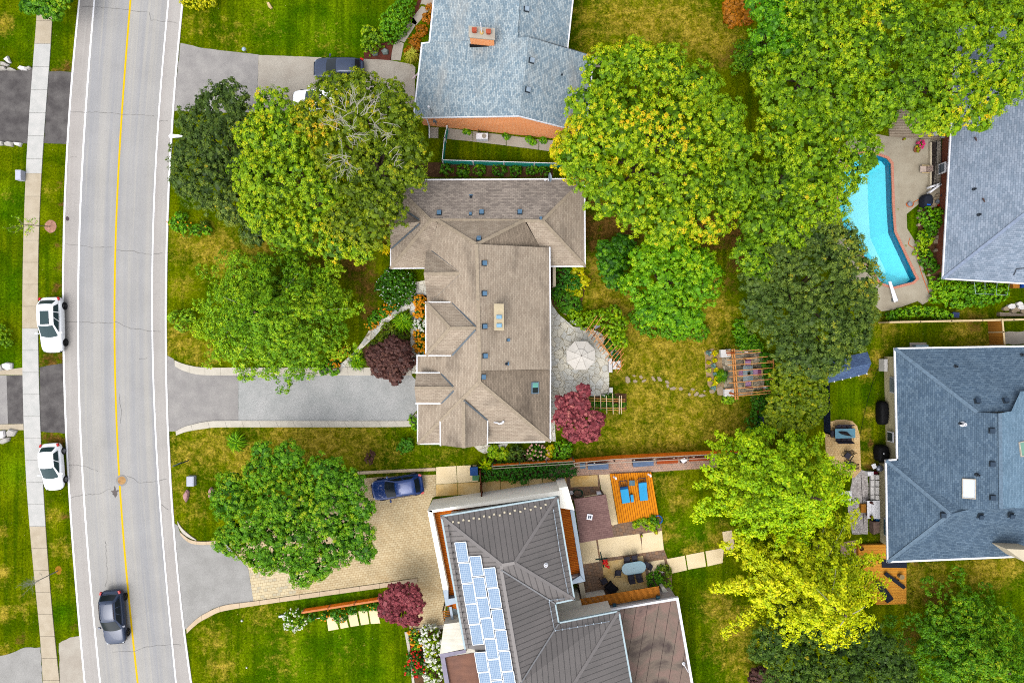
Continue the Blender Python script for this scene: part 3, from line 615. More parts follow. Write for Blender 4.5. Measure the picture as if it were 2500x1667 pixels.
sheet('side_path', [(2451,811),(2500,808),(2560,808),(2560,840),(2452,840)], .03, M_CONC, .05, label='pale slab path at the right edge behind the timber fence')
sheet('side_path', z_(2000,840,3.734, 823,-15, 975,-15, 978,20, 825,28), .03, M_CONC, .0, label='small pale slab above the blue grey roof')
sheet('side_path', [(1464,133),(1474,140),(1474,165),(1452,165),(1452,142)], .03, M_CONC, .02, label='bit of paving by the corner of the grey roof')
# ================================================================== houses
M_GUT = paint('white_gutter', (274, 274, 280), .5, var=.05); M_DGREY = paint('dark_flashing', (105, 110, 116), .5, .3)
def shingle(name, c1, c2, cm, stain=None, bw=.33, bh=.145, bias=0, fvar=.16, blot=.1):
    f = lambda c: tuple(min(250, v * 1.09) for v in c)
    return brick(name, f(c1), f(c2), f(cm), bw, bh, .011, True, blot=blot, stain=stain, bias=bias, fvar=fvar, edge=.3)
class House:
    def __init__(s, label, cat, loc):
        s.e = thing('house', label, cat, loc); s.v = []; s.f = []
    def roof(s, faces, mat, name='roof'):
        mb = MB(); polys = mat if isinstance(mat, list) else [mat]
        for fa in faces:
            mi = 0
            if isinstance(fa[-1], int): mi = fa[-1]; fa = fa[:-1]
            p = [Vector(x) for x in fa]; nrm = Vector((0, 0, 0))
            for i in range(len(p)): nrm += p[i].cross(p[(i + 1) % len(p)])
            if nrm.z < 0: p = p[::-1]
            mb.face(p, mi); b = len(s.v); s.v += p
            for i in range(1, len(p) - 1): s.f.append((b, b + i, b + i + 1))
        s.bvh = BVHTree.FromPolygons(s.v, s.f)
        return mb.build(name, polys, s.e)
    def hit(s, px, py):
        d = (P(px, py) - Vector((0, 0, H))).normalized()
        loc, nrm, i, dist = s.bvh.ray_cast(Vector((0, 0, H)), d)
        if loc is None: return P(px, py, 3), Vector((0, 0, 1))
        return loc, (nrm if nrm.z > 0 else -nrm)
    def frame(s, px, py):
        loc, n = s.hit(px, py); hz = Vector((n.x, n.y, 0))
        u = Vector((1, 0, 0)) if hz.length < .05 else Vector((-hz.y, hz.x, 0)).normalized()
        v = n.cross(u); M = Matrix((u, v, n)).transposed().to_4x4(); M.translation = loc; return M
    def gutter(s, edges, w=.13, h=.12, name='gutter', mat=None, lift=.02):
        for e in edges:
            mb = MB()
            for a, b in zip(e[:-1], e[1:]):
                d = (Vector(b) - Vector(a)).normalized() * w * .45
                up = Vector((0, 0, h / 2 - lift)); mb.bar(Vector(a) - up - d, Vector(b) - up + d, w, h)
            mb.build(name, mat or M_GUT, s.e)
    def vents(s, pts, mat=None, size=.34, name='roof_vent', h=.2):
        m = mat or paint('blue_grey_vent', (96, 138, 172), .45, var=.1); m2 = paint('vent_base', (56, 66, 76), .6)
        for (x, y) in pts:
            M = s.frame(x, y); mb = MB(); z = size / 2
            mb.box((0, 0, .03), (size * 1.25, size * 1.25, .05)); mb.xform(M); base = mb.build(name, m2, s.e)
            mb = MB(); mb.box((0, 0, h * .6), (size * .8, size * .8, h * .7)); mb.box((0, 0, h), (size, size, .06)); mb.xform(M); mb.build('vent_hood', m, base)
    def pipe(s, x, y, r=.07, h=.45, mat=None, name='vent_pipe'):
        loc, n = s.hit(x, y); mb = MB(); mb.lathe([(r * 1.9, -.08), (r * 1.5, .06), (r, .08), (r, h), (r * .7, h), (r * .65, h - .1), (0, h - .1)], loc, 12)
        return mb.build(name, mat or paint('dark_pipe', (62, 70, 80), .6), s.e)
    def walls(s, pts, z0, z1, mat, name='wall'):
        mb = MB(); mb.prism(pts, z0, z1); return mb.build(name, mat, s.e)
    def cap(s, lines, mat, w=.28, name='ridge_cap'):
        for a, b in lines:
            z = Vector((0, 0, .07 if 'valley' in name else .015)); mb = MB(); mb.bar(Vector(a) + z, Vector(b) + z, w, .035); mb.build(name, mat, s.e)
def skylight(hs, cx, cy, w, h, frame, glass, lift=.12, half=None):
    M = hs.frame(cx, cy); mb = MB(); t = .07
    for (x, y, a, b) in ((0, h/2 - t/2, w, t), (0, -h/2 + t/2, w, t), (-w/2 + t/2, 0, t, h - 2*t), (w/2 - t/2, 0, t, h - 2*t)): mb.box((x, y, lift / 2), (a, b, lift))
    mb.xform(M); fr = mb.build('skylight', frame, hs.e)
    mb = MB(); mb.box((0, 0, lift * .4), (w - 2 * t, h - 2 * t, lift * .6)); mb.xform(M); mb.build('glass', glass, fr)
    if half:
        mb = MB(); mb.box((half[0] * w * .23, 0, lift * .75), (w * .4, h - 2 * t, .02)); mb.xform(M); mb.build('blind', half[1], fr)
    return fr
def glass_mat(name, rgb, rough=.12):
    if name in _pc: return _pc[name]
    n = NM(name); _pc[name] = n.done(C(*rgb), max(rough, .15), 0, .14); return _pc[name]
# ---------------------------------------------------- brick house with the blue grey roof, top
T = House('orange brick house with mottled grey shingle roof and brick chimney, top centre', 'house', tuple(P(1190, 200)))
A = V(2,0,35,1075,2.9); B = V(2,0,1000,1060,5.6); Cc = V(2,0,1603,1212,3.3); D = V(2,0,1680,515,3.3); E = V(2,0,1088,340,5.6)
F = V(2,0,112,398,2.9); G = V(2,0,180,390,3.05); G2 = V(2,0,262,-420,3.05); R1 = V(2,0,985,352,5.25); R2_ = V(2,0,1030,-420,5.25); K = V(2,0,1440,440,3.4); K2 = V(2,0,1535,-420,3.4)
K1 = V(2,0,1090,352,5.0)
M_TR = shingle('mottled_grey_shingles', (128, 150, 164), (182, 194, 198), (96, 112, 126), stain=(206, 196, 180, .5), bw=.26, bh=.15, fvar=.22)
T.roof([[A, B, E, V(2,0,985,345,5.45), F], [F, V(2,0,985,345,5.45), R2_, G2, G], [B, Cc, D, E], [R1, K, K2, R2_]], M_TR)
M_BR = brick('orange_brick', (226, 132, 72), (206, 112, 58), (226, 168, 122), .22, .08, .012, False, blot=.1)
M_BRV = brick('orange_brick_wall', (300, 192, 108), (290, 166, 84), (300, 230, 180), .23, .085, .014, True, blot=.1)
def wall_poly(pts, name, mat, parent): mb = MB(); mb.face(pts); return mb.build(name, mat, parent)
i_ = Vector((0, .3, 0)); ii = Vector((.45, .3, 0))
sa, sb, sc_ = A + Vector((.45, .3, 0)), B + i_, Cc + Vector((-.45, .3, 0))
mb = MB(); lo = lambda p, z=0: Vector((p.x, p.y, z))
mb.face([lo(sa), lo(sc_), lo(sc_, 3.35), lo(sb, 5.5), lo(sa, 2.95)])
nd = lo(D) + Vector((-.45, -.3, 0)); nf = lo(F) + Vector((.45, -.3, 0)); ng = lo(G) + Vector((.5, .2, 0)); nk = lo(K) + Vector((-.5, .2, 0)); ne = lo(E) + Vector((0, -.3, 0))
mb.face([lo(sc_), lo(nd), lo(nd, 3.3), lo(sc_, 3.35)]); mb.face([lo(nf), lo(sa), lo(sa, 2.95), lo(nf, 2.9)])
mb.face([lo(nd), lo(nf), lo(nf, 2.9), lo(ne, 5.5), lo(nd, 3.3)])
g2 = lo(G2) + Vector((.5, 0, 0)); k2 = lo(K2) + Vector((-.5, 0, 0))
mb.face([lo(g2), lo(ng), lo(ng, 3), lo(g2, 3)]); mb.face([lo(nk), lo(k2), lo(k2, 3.35), lo(nk, 3.35)]); mb.face([lo(k2), lo(g2), lo(g2, 3), lo(R2_, 5.2), lo(k2, 3.3)])
mb.build('wall', M_BRV, T.e)
T.gutter([[A, F, ], [G, G2], [F, G], [D, Cc], [K, K2]], .12, .12); T.gutter([[A, B, Cc]], .05, .2, 'barge_board')
T.gutter([[E, K, D]], .04, .1, 'barge_board', M_DGREY)
T.vents([q(2,0,1063,88)[0], q(2,0,1110,556)[0], q(2,0,1076,822)[0]], paint('pale_vent', (176, 196, 214), .4, .2), .36)
T.pipe(*q(2,0,1387,684)[0], .05, .3)
# chimney
cb = [V(2,0,558,428,0), V(2,0,778,420,0)]
h0, _ = T.hit(*q(2,0,560,425)[0]); h1, _ = T.hit(*q(2,0,772,418)[0]); ch = 1.45
c0 = Vector((h0.x, h0.y, 0)); c1 = Vector((h1.x, h1.y, 0)); dpt = .75; up_ = Vector((0, dpt, 0))
mb = MB(); zt = 4.55 + ch; mb.prism([c0, c1, c1 + up_, c0 + up_], 3.4, zt); chim = mb.build('chimney', M_BRV, T.e)
mb = MB(); m_ = Vector((.08, 0, 0)); n_ = Vector((0, .08, 0)); mb.prism([c0 - m_ - n_, c1 + m_ - n_, c1 + m_ + up_ + n_, c0 - m_ + up_ + n_], zt, zt + .12); mb.build('chimney_cap', M_CONC, chim)
for t in (.2, .78):
    p = c0.lerp(c1, t) + up_ * .55; mb = MB(); mb.box((p.x, p.y, zt + .27), (.32, .28, .3)); mb.box((p.x, p.y, zt + .44), (.38, .34, .05)); mb.build('flue', paint('clay_flue', (196, 96, 70), .8), chim)
p = c0.lerp(c1, .5) + up_ * .5; mb = MB(); mb.lathe([(.17, zt + .12), (.15, zt + .2), (0, zt + .2)], (p.x, p.y, 0), 12); mb.build('flue_collar', paint('collar', (228, 190, 120), .7), chim)
mb = MB(); mb.tube([(p.x, p.y, zt + .15), (p.x - .02, p.y + .1, zt + 1.55)], .045, 8); mb.build('white_flue_pipe', M_GUT, chim)
mb = MB(); mb.prism([c0 - Vector((.1, .08, 0)), c1 + Vector((.12, -.08, 0)), c1 + Vector((.12, 0, 0)), c0 - Vector((.1, 0, 0))], 3.9, 4.72); mb.build('flashing', paint('black_flashing', (40, 38, 40), .7), chim)
# gable window, meter mast, down pipes on the brick wall
def on_wall(px, py, y):            # camera ray meets the wall plane y = const
    o = Vector((0, 0, H)); d = P(px, py) - o; t = (y - 0) / d.y; return o + d * t
wy = sa.y - .02
wa = on_wall(*q(2,0,372,1112)[0], wy); wb = on_wall(*q(2,0,578,1142)[0], wy); zc = (wa.z + wb.z) / 2
mb = MB(); W = wb.x - wa.x; xc = (wa.x + wb.x) / 2
for (x, z, a, b) in ((0, .28, W + .1, .09), (0, -.28, W + .16, .1), (-W/2, 0, .09, .5), (W/2, 0, .09, .5), (-W/6, 0, .06, .5), (W/6, 0, .06, .5)): mb.box((xc + x, wy - .05, zc + z), (a, .16, b))
wn = mb.build('window', M_GUT, T.e); mb = MB(); mb.box((xc, wy - .01, zc), (W, .05, .5)); mb.build('pane', glass_mat('window_dark', (110, 120, 130)), wn)
a = on_wall(*q(2,0,250,1150)[0], wy); M_ST = paint('galvanised', (176, 188, 200), .4, .5)
mb = MB(); mb.tube([(a.x, wy - .08, .3), (a.x, wy - .08, 4.6), (a.x - .12, wy - .1, 5.0)], .04, 8); mast = mb.build('service_mast', M_ST, T.e)
mb = MB(); mb.box((a.x, wy - .12, 1.6), (.3, .2, .42)); mb.build('meter_box', M_ST, mast)
mb = MB(); mb.lathe([(.02, 0), (.1, .02), (.09, .14), (0, .2)], (a.x - .12, wy - .1, 4.95), 10); mb.build('weather_head', M_GUT, mast)
mb = MB(); mb.tube([A + Vector((.1, -.02, -.1)), A + Vector((.9, .1, -.3)), A + Vector((1.0, .2, -1.0)), A + Vector((1.0, .15, -2.7)), A + Vector((1.0, -.9, -2.78))], .055, 8); mb.build('downpipe', M_GUT, T.e)
a = on_wall(*q(2,0,716,1180)[0], wy); mb = MB(); mb.tube([(a.x, wy - .1, .2), (a.x, wy - .1, 1.1)], .035, 8); mb.box((a.x, wy - .1, 1.15), (.2, .18, .2)); mb.build('gas_meter', M_ST, T.e)
mb = MB(); mb.tube([on_wall(*q(2,0,xx,yy)[0], wy - .02) for xx, yy in ((335,1135),(590,1110),(800,1140),(1370,1200))], .018, 5); mb.build('wall_cable', paint('brown_cable', (110, 70, 50)), T.e)
# ---------------------------------------------------- central house with the brown roof
Mn = House('large house with rambling brown shingle roof, dormers and a cream chimney, centre', 'house', tuple(P(1180, 760)))
e0, rN, rM = 3.0, 4.6, 6.6
NW = P(952, 440, e0); NE = P(1427, 437, e0); Rw = V(2,1,190,440,rN); Re = V(2,1,1212,445,rN); SE = V(2,1,1600,860,e0); SW = V(1,1,1695,878,e0); SWi = V(2,1,140,875,e0)
vW = V(2,1,185,712,4.0); nA = V(2,1,262,445,rN + .01); nB = V(2,1,1045,440,rN + .01); RNn = V(2,1,612,660,rM); vE = V(2,1,1190,690,3.66); sIn = V(2,1,1287,860,e0)
RS = V(2,2,635,345,rM); cSE = V(2,2,1280,886,3.2); cSW = V(2,2,75,908,3.2)
M_MR = shingle('brown_shingles', (188, 173, 154), (170, 154, 136), (134, 120, 106), stain=(88, 78, 70, .7), bw=.34, bh=.15, fvar=.14)
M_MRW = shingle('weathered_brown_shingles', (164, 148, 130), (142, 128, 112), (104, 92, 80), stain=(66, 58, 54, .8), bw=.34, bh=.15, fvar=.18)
M_MRN = shingle('grey_brown_shingles', (176, 164, 152), (140, 130, 122), (112, 102, 96), bw=.32, bh=.15, fvar=.14)
M_MC = paint('ridge_tiles', (184, 168, 146), .9, var=.15, sc=5); M_VAL = paint('valley_metal', (112, 122, 130), .5, .4, var=.1)
rE, eU = rM + .12, 3.95
Mn.roof([[NW, NE, Re, Rw, 1], [NW, Rw, SW], [NE, SE, Re],
 [SW, Rw, V(2,1,255,462,4.55), vW, SWi], [Re, V(2,1,1065,455,rN - .02), vE, V(2,1,1287,700,3.63), sIn, SE],
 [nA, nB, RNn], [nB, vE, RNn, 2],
 [RNn, RS, cSW, V(2,2,70,105,3.15), V(2,2,155,105,3.75), V(2,1,190,1180,4.0), vW, nA],
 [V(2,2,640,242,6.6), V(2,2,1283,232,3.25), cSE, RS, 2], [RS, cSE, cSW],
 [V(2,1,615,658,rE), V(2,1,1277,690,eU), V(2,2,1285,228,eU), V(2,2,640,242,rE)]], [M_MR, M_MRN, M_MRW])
# dormers and gables
def gable(pts, faces): Mn.roof([[pts[i] for i in f] for f in faces], M_MR, 'dormer_roof')
dW = [V(1,1,1693,262,3.0), V(2,1,94,437,4.35), V(1,1,1690,480,4.35), V(1,1,1697,705,3.0), V(2,1,94,475,4.35)]
gable([V(1,1,1693,262,3.02), V(2,1,94,455,4.42), V(1,1,1678,482,4.42), V(1,1,1697,705,3.02)], [(0, 1, 2), (2, 1, 3)])
da = [V(2,1,200,712,4.0), V(2,1,468,925,5.62), V(2,1,130,928,5.62), V(2,1,208,1182,4.0), V(2,1,163,1182,4.0), V(2,1,152,718,4.0)]
gable(da, [(0, 1, 2, 5), (2, 1, 3, 4)])
db = [V(2,1,148,1187,5.1), V(2,1,385,1187,5.12), V(2,1,603,1422,6.45), V(2,2,385,105,5.12), V(2,2,150,103,5.1), V(2,1,368,1425,6.45)]
gable(db, [(0, 1, 2, 5), (0, 5, 4), (5, 2, 3, 4)])
dc = [V(2,2,60,262,4.45), V(2,2,285,262,4.5), V(2,2,402,400,5.25), V(2,2,45,400,5.25), V(2,2,290,540,4.5), V(2,2,60,540,4.45)]
gable(dc, [(0, 1, 2, 3), (3, 2, 4, 5)])
dd = [V(2,2,492,505,5.78), V(2,2,495,946,5.78), V(2,2,710,690,4.45), V(2,2,708,912,4.45), V(2,2,280,700,4.5), V(2,2,282,920,4.5)]
gable(dd, [(0, 2, 3, 1), (4, 0, 1, 5)])
M_STU = paint('cream_stucco', (232, 218, 190), .9, var=.06); M_MWALL = brick('buff_brick', (206, 186, 158), (190, 168, 140), (214, 200, 180), .22, .08, .012, True, blot=.08)
def under(pts, ins=.4): return [(p.x, p.y) for p in inset([Vector((p.x, p.y, 0)) for p in pts], ins)]
Mn.walls(under([SW, SE, NE, NW]), 0, 2.9, M_MWALL)
Mn.walls(under([cSW, cSE, V(2,1,1283,692,3), V(2,1,165,692,3)]), 0, 3.1, M_MWALL)
for d_, zt in ((db, 5.0), (dc, 4.4)):
    k = [d_[0], d_[1], d_[3] if d_ is db else d_[4], d_[4] if d_ is db else d_[5]]
    Mn.walls(under(k, .15), 2.6, zt, M_STU, 'dormer_wall')
def gable_wall(a, r, b, off, z0=0, mat=M_STU):
    a, r, b = [Vector(x) + Vector(off) for x in (a, r, b)]
    mb = MB(); mb.face([lo(a, z0), lo(b, z0), b, lo(r, r.z - .05), a]); mb.face([lo(a, z0), lo(b, z0), b, lo(r, r.z - .05), a][::-1]); mb.build('gable_wall', mat, Mn.e)
gable_wall(dd[3], dd[1], dd[5], (0, .35, -.06)); gable_wall(da[5], da[2], da[4], (.3, 0, -.06)); gable_wall(dc[0], dc[3], dc[5], (.3, 0, -.06), 2)
mb = MB(); a_, b_ = V(2,1,1277,690,eU), V(2,1,615,658,rE); a_ += Vector((-.1, -.12, -.05)); b_ += Vector((0, -.12, -.05)); c_, d_ = V(2,2,1285,228,eU), V(2,2,640,242,rE); c_ += Vector((-.1, .12, -.05)); d_ += Vector((0, .12, -.05))
mb.face([lo(a_, 3), lo(c_, 3), c_, a_]); mb.face([lo(b_, 5), lo(a_, 3), a_, b_]); mb.face([lo(c_, 3), lo(d_, 5), d_, c_]); mb.build('upper_wall', M_STU, Mn.e)
Mn.gutter([[NW, NE], [NE, SE], [SE, sIn], [SW, SWi], [NW, V(1,1,1693,262,3.0)], [V(1,1,1697,705,3.0), SW], [V(2,1,1277,690,eU), V(2,2,1285,228,eU)], [V(2,2,1283,232,3.25), cSE],
  [db[1], db[0], db[4], db[3]], [dc[0], dc[1]], [dc[4], dc[5]], [V(2,2,70,105,3.15), V(2,2,68,258,3.15)], [V(2,2,74,545,3.2), cSW, V(2,2,275,908,3.2)], [dd[4], dd[5]], [dd[2], dd[3]], [V(2,2,715,895,3.2), V(2,2,1230,890,3.2)], [V(2,2,70,105,3.15), V(2,2,155,105,3.75)]], .12, .12)
up3 = Vector((0, 0, .03))
Mn.cap([(V(2,1,203,716,4.02), V(2,1,465,912,5.6)), (V(2,1,465,940,5.6), V(2,1,212,1180,4.02)), (V(2,1,388,1190,5.15), V(2,1,602,1408,6.45)), (V(2,1,602,1438,6.45), V(2,2,388,103,5.15)),
        (V(2,2,287,264,4.5), V(2,2,398,388,5.22)), (V(2,2,402,425,5.22), V(2,2,292,540,4.5)), (V(2,2,495,512,5.78), V(2,2,710,692,4.48)), (V(1,1,1695,264,3.02), V(2,1,90,437,4.38)), (V(2,1,90,475,4.38), V(1,1,1700,702,3.02))], M_VAL, .13, 'valley_flashing')
Mn.cap([(NW, Rw), (NE, Re), (SE, Re), (SW, Rw), (nA, RNn), (nB, RNn), (RS, cSE), (RS, cSW), (RNn + Vector((0, 0, .12)), V(2,2,640,242,rE)), (RS, V(2,2,640,242,6.62)), (db[5], db[0]), (db[5], db[4]), (db[5], db[2]), (dc[3], dc[2]), (da[2], da[1]), (dd[1], dd[0]), (Rw, Re)], M_MC, .26)
Mn.vents([q(2,1,x,y)[0] for x, y in ((270,377),(657,372),(1005,370),(632,615),(678,832),(678,1107),(681,1407))] + [q(2,2,685,107)[0], q(2,2,667,298)[0]])
Mn.vents([q(2,1,556,388)[0], q(2,1,895,1530)[0], q(2,1,1196,430)[0]], None, .2)
Mn.pipe(*q(2,1,558,230)[0], .07, .4); Mn.pipe(*q(2,2,882,180)[0], .07, .4)
for (x, y) in (q(2,1,560,215)[0], q(2,2,898,178)[0]):
    M = Mn.frame(x, y); mb = MB(); mb.box((0, 0, .06), (.28, .12, .04)); mb.xform(M); mb.build('pipe_flashing', paint('blue_grey_vent', (96, 138, 172)), Mn.e)
ck = [Mn.hit(*q(2,1,x,y)[0])[0] for x, y in ((772,1203),(858,1203),(858,1443),(772,1443))]; zc = max(p.z for p in ck) + .75
ck2 = [V(2,1,x,y,zc) for x, y in ((770,1200),(859,1202),(861,1445),(772,1443))]
mb = MB(); mb.prism(under(ck2, .06), 4.2, zc - .1); chim = mb.build('chimney', M_STU, Mn.e)
mb = MB(); mb.prism([(p.x, p.y) for p in ck2], zc - .1, zc); mb.build('chimney_cap', paint('cream_cap', (218, 202, 168), .9, var=.1), chim)
for (x, y) in ((816,1321),(817,1398)):
    p = V(2,1,x,y,zc); mb = MB(); mb.box((p.x, p.y, zc + .05), (.42, .3, .1)); mb.box((p.x, p.y, zc + .12), (.34, .2, .04)); mb.build('flue', paint('blue_flue', (136, 186, 216), .4, .2, var=.15), chim)
skylight(Mn, *q(2,2,1140,398)[0], .95, .68, paint('sky_frame', (130, 158, 178), .4, .3), glass_mat('sky_dark', (30, 42, 40)), half=(1, paint('teal_blind', (120, 198, 180), .4)))
M = Mn.frame(*q(2,1,1262,88)[0]); p = M.translation
mb = MB(); mb.tube([p, p + Vector((0, 0, .35)), p + Vector((.02, .12, .5))], .03, 6); dish = mb.build('satellite_dish', M_GUT, Mn.e)
mb = MB(); mb.lathe([(0, 0), (.2, .03), (.36, .1), (.38, .1), (.2, .0), (0, -.03)], (0, 0, 0), 20, sx=.8); mb.xform(Matrix.Translation(p + Vector((.05, .2, .62))) @ Matrix.Rotation(R(58), 4, 'Y')); mb.build('dish_bowl', paint('dish_blue', (196, 214, 230), .3), dish)
mb = MB(); mb.tube([p + Vector((.05, .1, .5)), p + Vector((-.25, .0, .5))], .02, 5); mb.box(tuple(p + Vector((-.28, 0, .5))), (.1, .1, .1)); mb.build('receiver_arm', M_GUT, dish)
p, _ = Mn.hit(*q(2,2,770,712)[0]); mb = MB(); mb.tube([p, p + Vector((.25, 0, .25)), p + Vector((.45, -.1, .25)), p + Vector((.7, 0, .22)), p + Vector((.78, .12, .18))], [.05, .06, .07, .1, .09], 8); mb.build('white_vent_elbow', M_GUT, Mn.e)
# bay and bench along the east wall
mb = MB(); bw = [P(x, y, 0) for x, y in ((1346,655),(1353,655),(1353,703),(1346,703))]; mb.prism(bw, 0, 2.2); mb.build('bay', M_STU, Mn.e)
# ---------------------------------------------------- house with solar panels
Sn = House('modern house with dark standing seam metal roof, solar panels and timber balconies, bottom centre', 'house', tuple(P(1230, 1450)))
eh, rh = 6.3, 8.2
sNW = V(2,3,290,50,eh); sNE = V(2,3,1345,-128,eh); sSE = V(2,3,1500,802,eh); sI = V(2,3,1325,840,eh); sI2 = V(2,3,1358,1022,eh); sE = V(2,3,1907,915,eh); sE2 = V(2,3,2022,1568,eh); sE3 = V(2,3,2092,1965,eh)
r1 = V(2,3,842,492,rh); r2 = V(2,3,957,472,rh); vv = V(2,3,835,535,rh - .08); k1 = V(2,3,1012,1568,rh); k2 = V(2,3,1082,1965,rh); w1_ = V(2,3,505,1250,eh); w2_ = V(2,3,592,1262,eh + .25); w3_ = V(2,3,665,1700,eh + .25); w4_ = V(2,3,715,1965,eh + .25); hR = V(2,3,1500,1568,rh - .1); hR2 = V(2,3,1440,1700,rh + .1); hR3 = V(2,3,1490,1965,rh + .1)
def seam_mat():
    n = NM('standing_seam_metal'); u = uvn(n); s = n.n('ShaderNodeSeparateXYZ'); n.l(u, s.inputs[0])
    fr = n.math('FRACT', n.math('DIVIDE', s.outputs[0], .43)); d = n.math('ABSOLUTE', n.math('SUBTRACT', fr, .5))
    k = n.f(d, .455, .475); fl = n.noise(.5, 3); base = n.mix(n.f(fl, .35, .65), C(110, 104, 101), C(120, 113, 110))
    col = n.mix(k, base, C(46, 42, 42)); k2 = n.f(d, .40, .44); n.bump(k2, .7, .03)
    return n.done(col, .5, .15, .4)
M_SEAM = seam_mat(); M_SCAP = paint('seam_ridge_metal', (132, 126, 124), .45, .15, var=.05)
Sn.roof([[sNW, sNE, r2, r1], [sNE, sSE, r2], [r2, sSE, sI, vv, r1], [sNW, r1, vv, k1, k2, w4_, w3_, w2_, w1_], [vv, sI, sI2, k1], [sI2, sE, hR, k1], [sE, sE2, sE3, hR3, hR2, hR], [k1, hR, hR2, hR3, k2]], M_SEAM)
Sn.cap([(sNW, r1), (sNE, r2), (r1, r2), (sSE, r2), (vv, k1), (k1, k2), (sE, hR), (vv, r1)], M_SCAP, .24)
Sn.cap([(vv, sI), (sI2, k1)], paint('valley_pale', (150, 150, 152), .4, .3), .12, 'valley_flashing')
M_EAVE = paint('pale_blue_fascia', (192, 214, 222), .5, .1, var=.05)
Sn.gutter([[w1_, sNW, sNE, sSE, sI, sI2, sE, sE2, sE3]], .16, .2, 'fascia', M_EAVE)
M_WST = blotch('white_stucco', (330, 322, 304), (340, 334, 318), 1.2, 14, fvar=.08, streak=(.3, 6, .06)); M_GST = blotch('striped_grey_stucco', (240, 234, 218), (262, 256, 238), 1, 14, streak=(.4, 7, .1), fvar=.08)
M_UPW = paint('upper_wall_white', (280, 272, 258), .9, var=.06)
up_poly = under([sNW, sNE, sSE, sI, sI2, sE, sE3, w4_, w3_, w2_, w1_], .45); Sn.walls(up_poly, 0, eh - .12, M_UPW)
# ground floor with roof terraces behind parapets
M_OWOOD = brick('orange_decking', (240, 136, 44), (224, 116, 34), (150, 72, 20), 9, .14, .02, False, blot=.1, rot=R(-10))
pz, fz = 4.0, 3.2
o1 = [V(2,3,x,y,pz) for x, y in ((163,-4),(1440,-182),(1500,-5),(1602,640),(1480,668),(1480,600),(430,790),(432,850),(330,865))]
i1 = [V(2,3,x,y,pz) for x, y in ((222,10),(1440,-40),(1448,-30),(1556,585),(1478,596),(1420,500),(420,700),(408,795),(352,805))]
Sn.walls([(p.x, p.y) for p in o1], 0, fz, M_WST, 'ground_floor_wall')
wp = [V(2,3,x,y,fz + .03) for x, y in ((205,5),(300,-20),(450,900),(340,870))]; mb = MB(); mb.prism(wp, fz - .1, fz + .03); mb.build('terrace_floor', M_OWOOD, Sn.e)
wp = [V(2,3,x,y,fz + .03) for x, y in ((205,5),(205,-15),(1345,-110),(1345,-90),(300,75))]; mb = MB(); mb.prism(wp, fz - .1, fz + .035); mb.build('terrace_floor', M_OWOOD, Sn.e)
wp = [V(2,3,x,y,fz + .03) for x, y in ((1330,-50),(1470,-50),(1575,610),(1440,640))]; mb = MB(); mb.prism(wp, fz - .1, fz + .03); mb.build('terrace_floor', M_OWOOD, Sn.e)
def parapet(a, b, c, d, h0, h1, mat, name='parapet'):
    mb = MB(); pts = [V(2,3,x,y,h1) for x, y in (a, b, c, d)]; mb.prism(pts, h0, h1); return mb.build(name, mat, Sn.e)
M_CAPB = paint('blue_grey_cap', (150, 168, 186), .4, .2, var=.06)
parapet((163,-4),(205,-6),(352,718),(304,718), 0, pz, M_WST); parapet((304,719),(352,719),(354,805),(330,868), 0, pz - .02, M_CAPB)
parapet((354,800),(424,790),(432,838),(331,866), 2.6, pz - .04, M_CAPB)
parapet((163,-4),(1500,-6),(1446,-40),(205,14), 0, pz - .005, M_WST) if 0 else None
parapet((160,-2),(1372,-185),(1374,-140),(205,14), 0, pz, M_WST)
parapet((1362,-210),(1440,-222),(1503,-8),(1374,-28), 0, pz + .02, M_WST)
parapet((1464,-10),(1500,-10),(1602,640),(1560,585), 2.6, pz, M_CAPB); parapet((1477,636),(1556,588),(1602,640),(1480,668), 2.6, pz - .03, M_CAPB)
parapet((1478,600),(1556,585),(1560,588),(1477,632), 2.6, pz - .25, paint('pink_grey_stucco', (206, 188, 180)), 'parapet_lining')
a = P(1348, 1199, 1.6); mb = MB()
M = Matrix.Translation(P(1348, 1199.5, 1.8) + Vector((0, .28, 0))) @ Matrix.Rotation(R(4), 4, 'Z')
mb.box((0, 0, .3), (1.0, .06, .08)); mb.box((0, 0, -.3), (1.0, .06, .08)); mb.box((-.48, 0, 0), (.06, .06, .6)); mb.box((.48, 0, 0), (.06, .06, .6)); mb.xform(M)
fr = mb.build('window', paint('bronze_frame', (110, 98, 84), .5), Sn.e); mb = MB(); mb.box((0, .0, 0), (.92, .03, .55)); mb.xform(M); mb.build('pane', glass_mat('pane_dk', (90, 96, 90)), fr)
# entry box, lower flat roofs
mb = MB(); mb.prism([V(2,3,x,y,4.2) for x, y in ((312,1030),(470,1010),(512,1252),(275,1302))], 0, 4.2); mb.build('entry_box', M_GST, Sn.e)
mb = MB(); mb.prism([V(2,3,x,y,4.0) for x, y in ((275,1302),(512,1258),(600,1262),(720,1965),(395,1965))], 0, 3.7); mb.build('low_wing_wall', M_GST, Sn.e)
M_MEM = blotch('brown_membrane', (158, 116, 98), (138, 104, 92), .9, 16, streak=(.5, 3, .12), fvar=.14)
mb = MB(); mb.prism([V(2,3,x,y,3.75) for x, y in ((318,1335),(640,1283),(760,1965),(430,1965))], 3.6, 3.75); mb.build('flat_roof', M_MEM, Sn.e)
M_MAU = paint('mauve_cap', (158, 152, 172), .5, .1)
for pts in (((275,1302),(512,1262),(516,1290),(320,1334)), ((275,1302),(320,1334),(432,1965),(385,1965))):
    mb = MB(); mb.prism([V(2,3,x,y,4.05) for x, y in pts], 3.4, 4.05); mb.build('roof_edge', M_MAU, Sn.e)
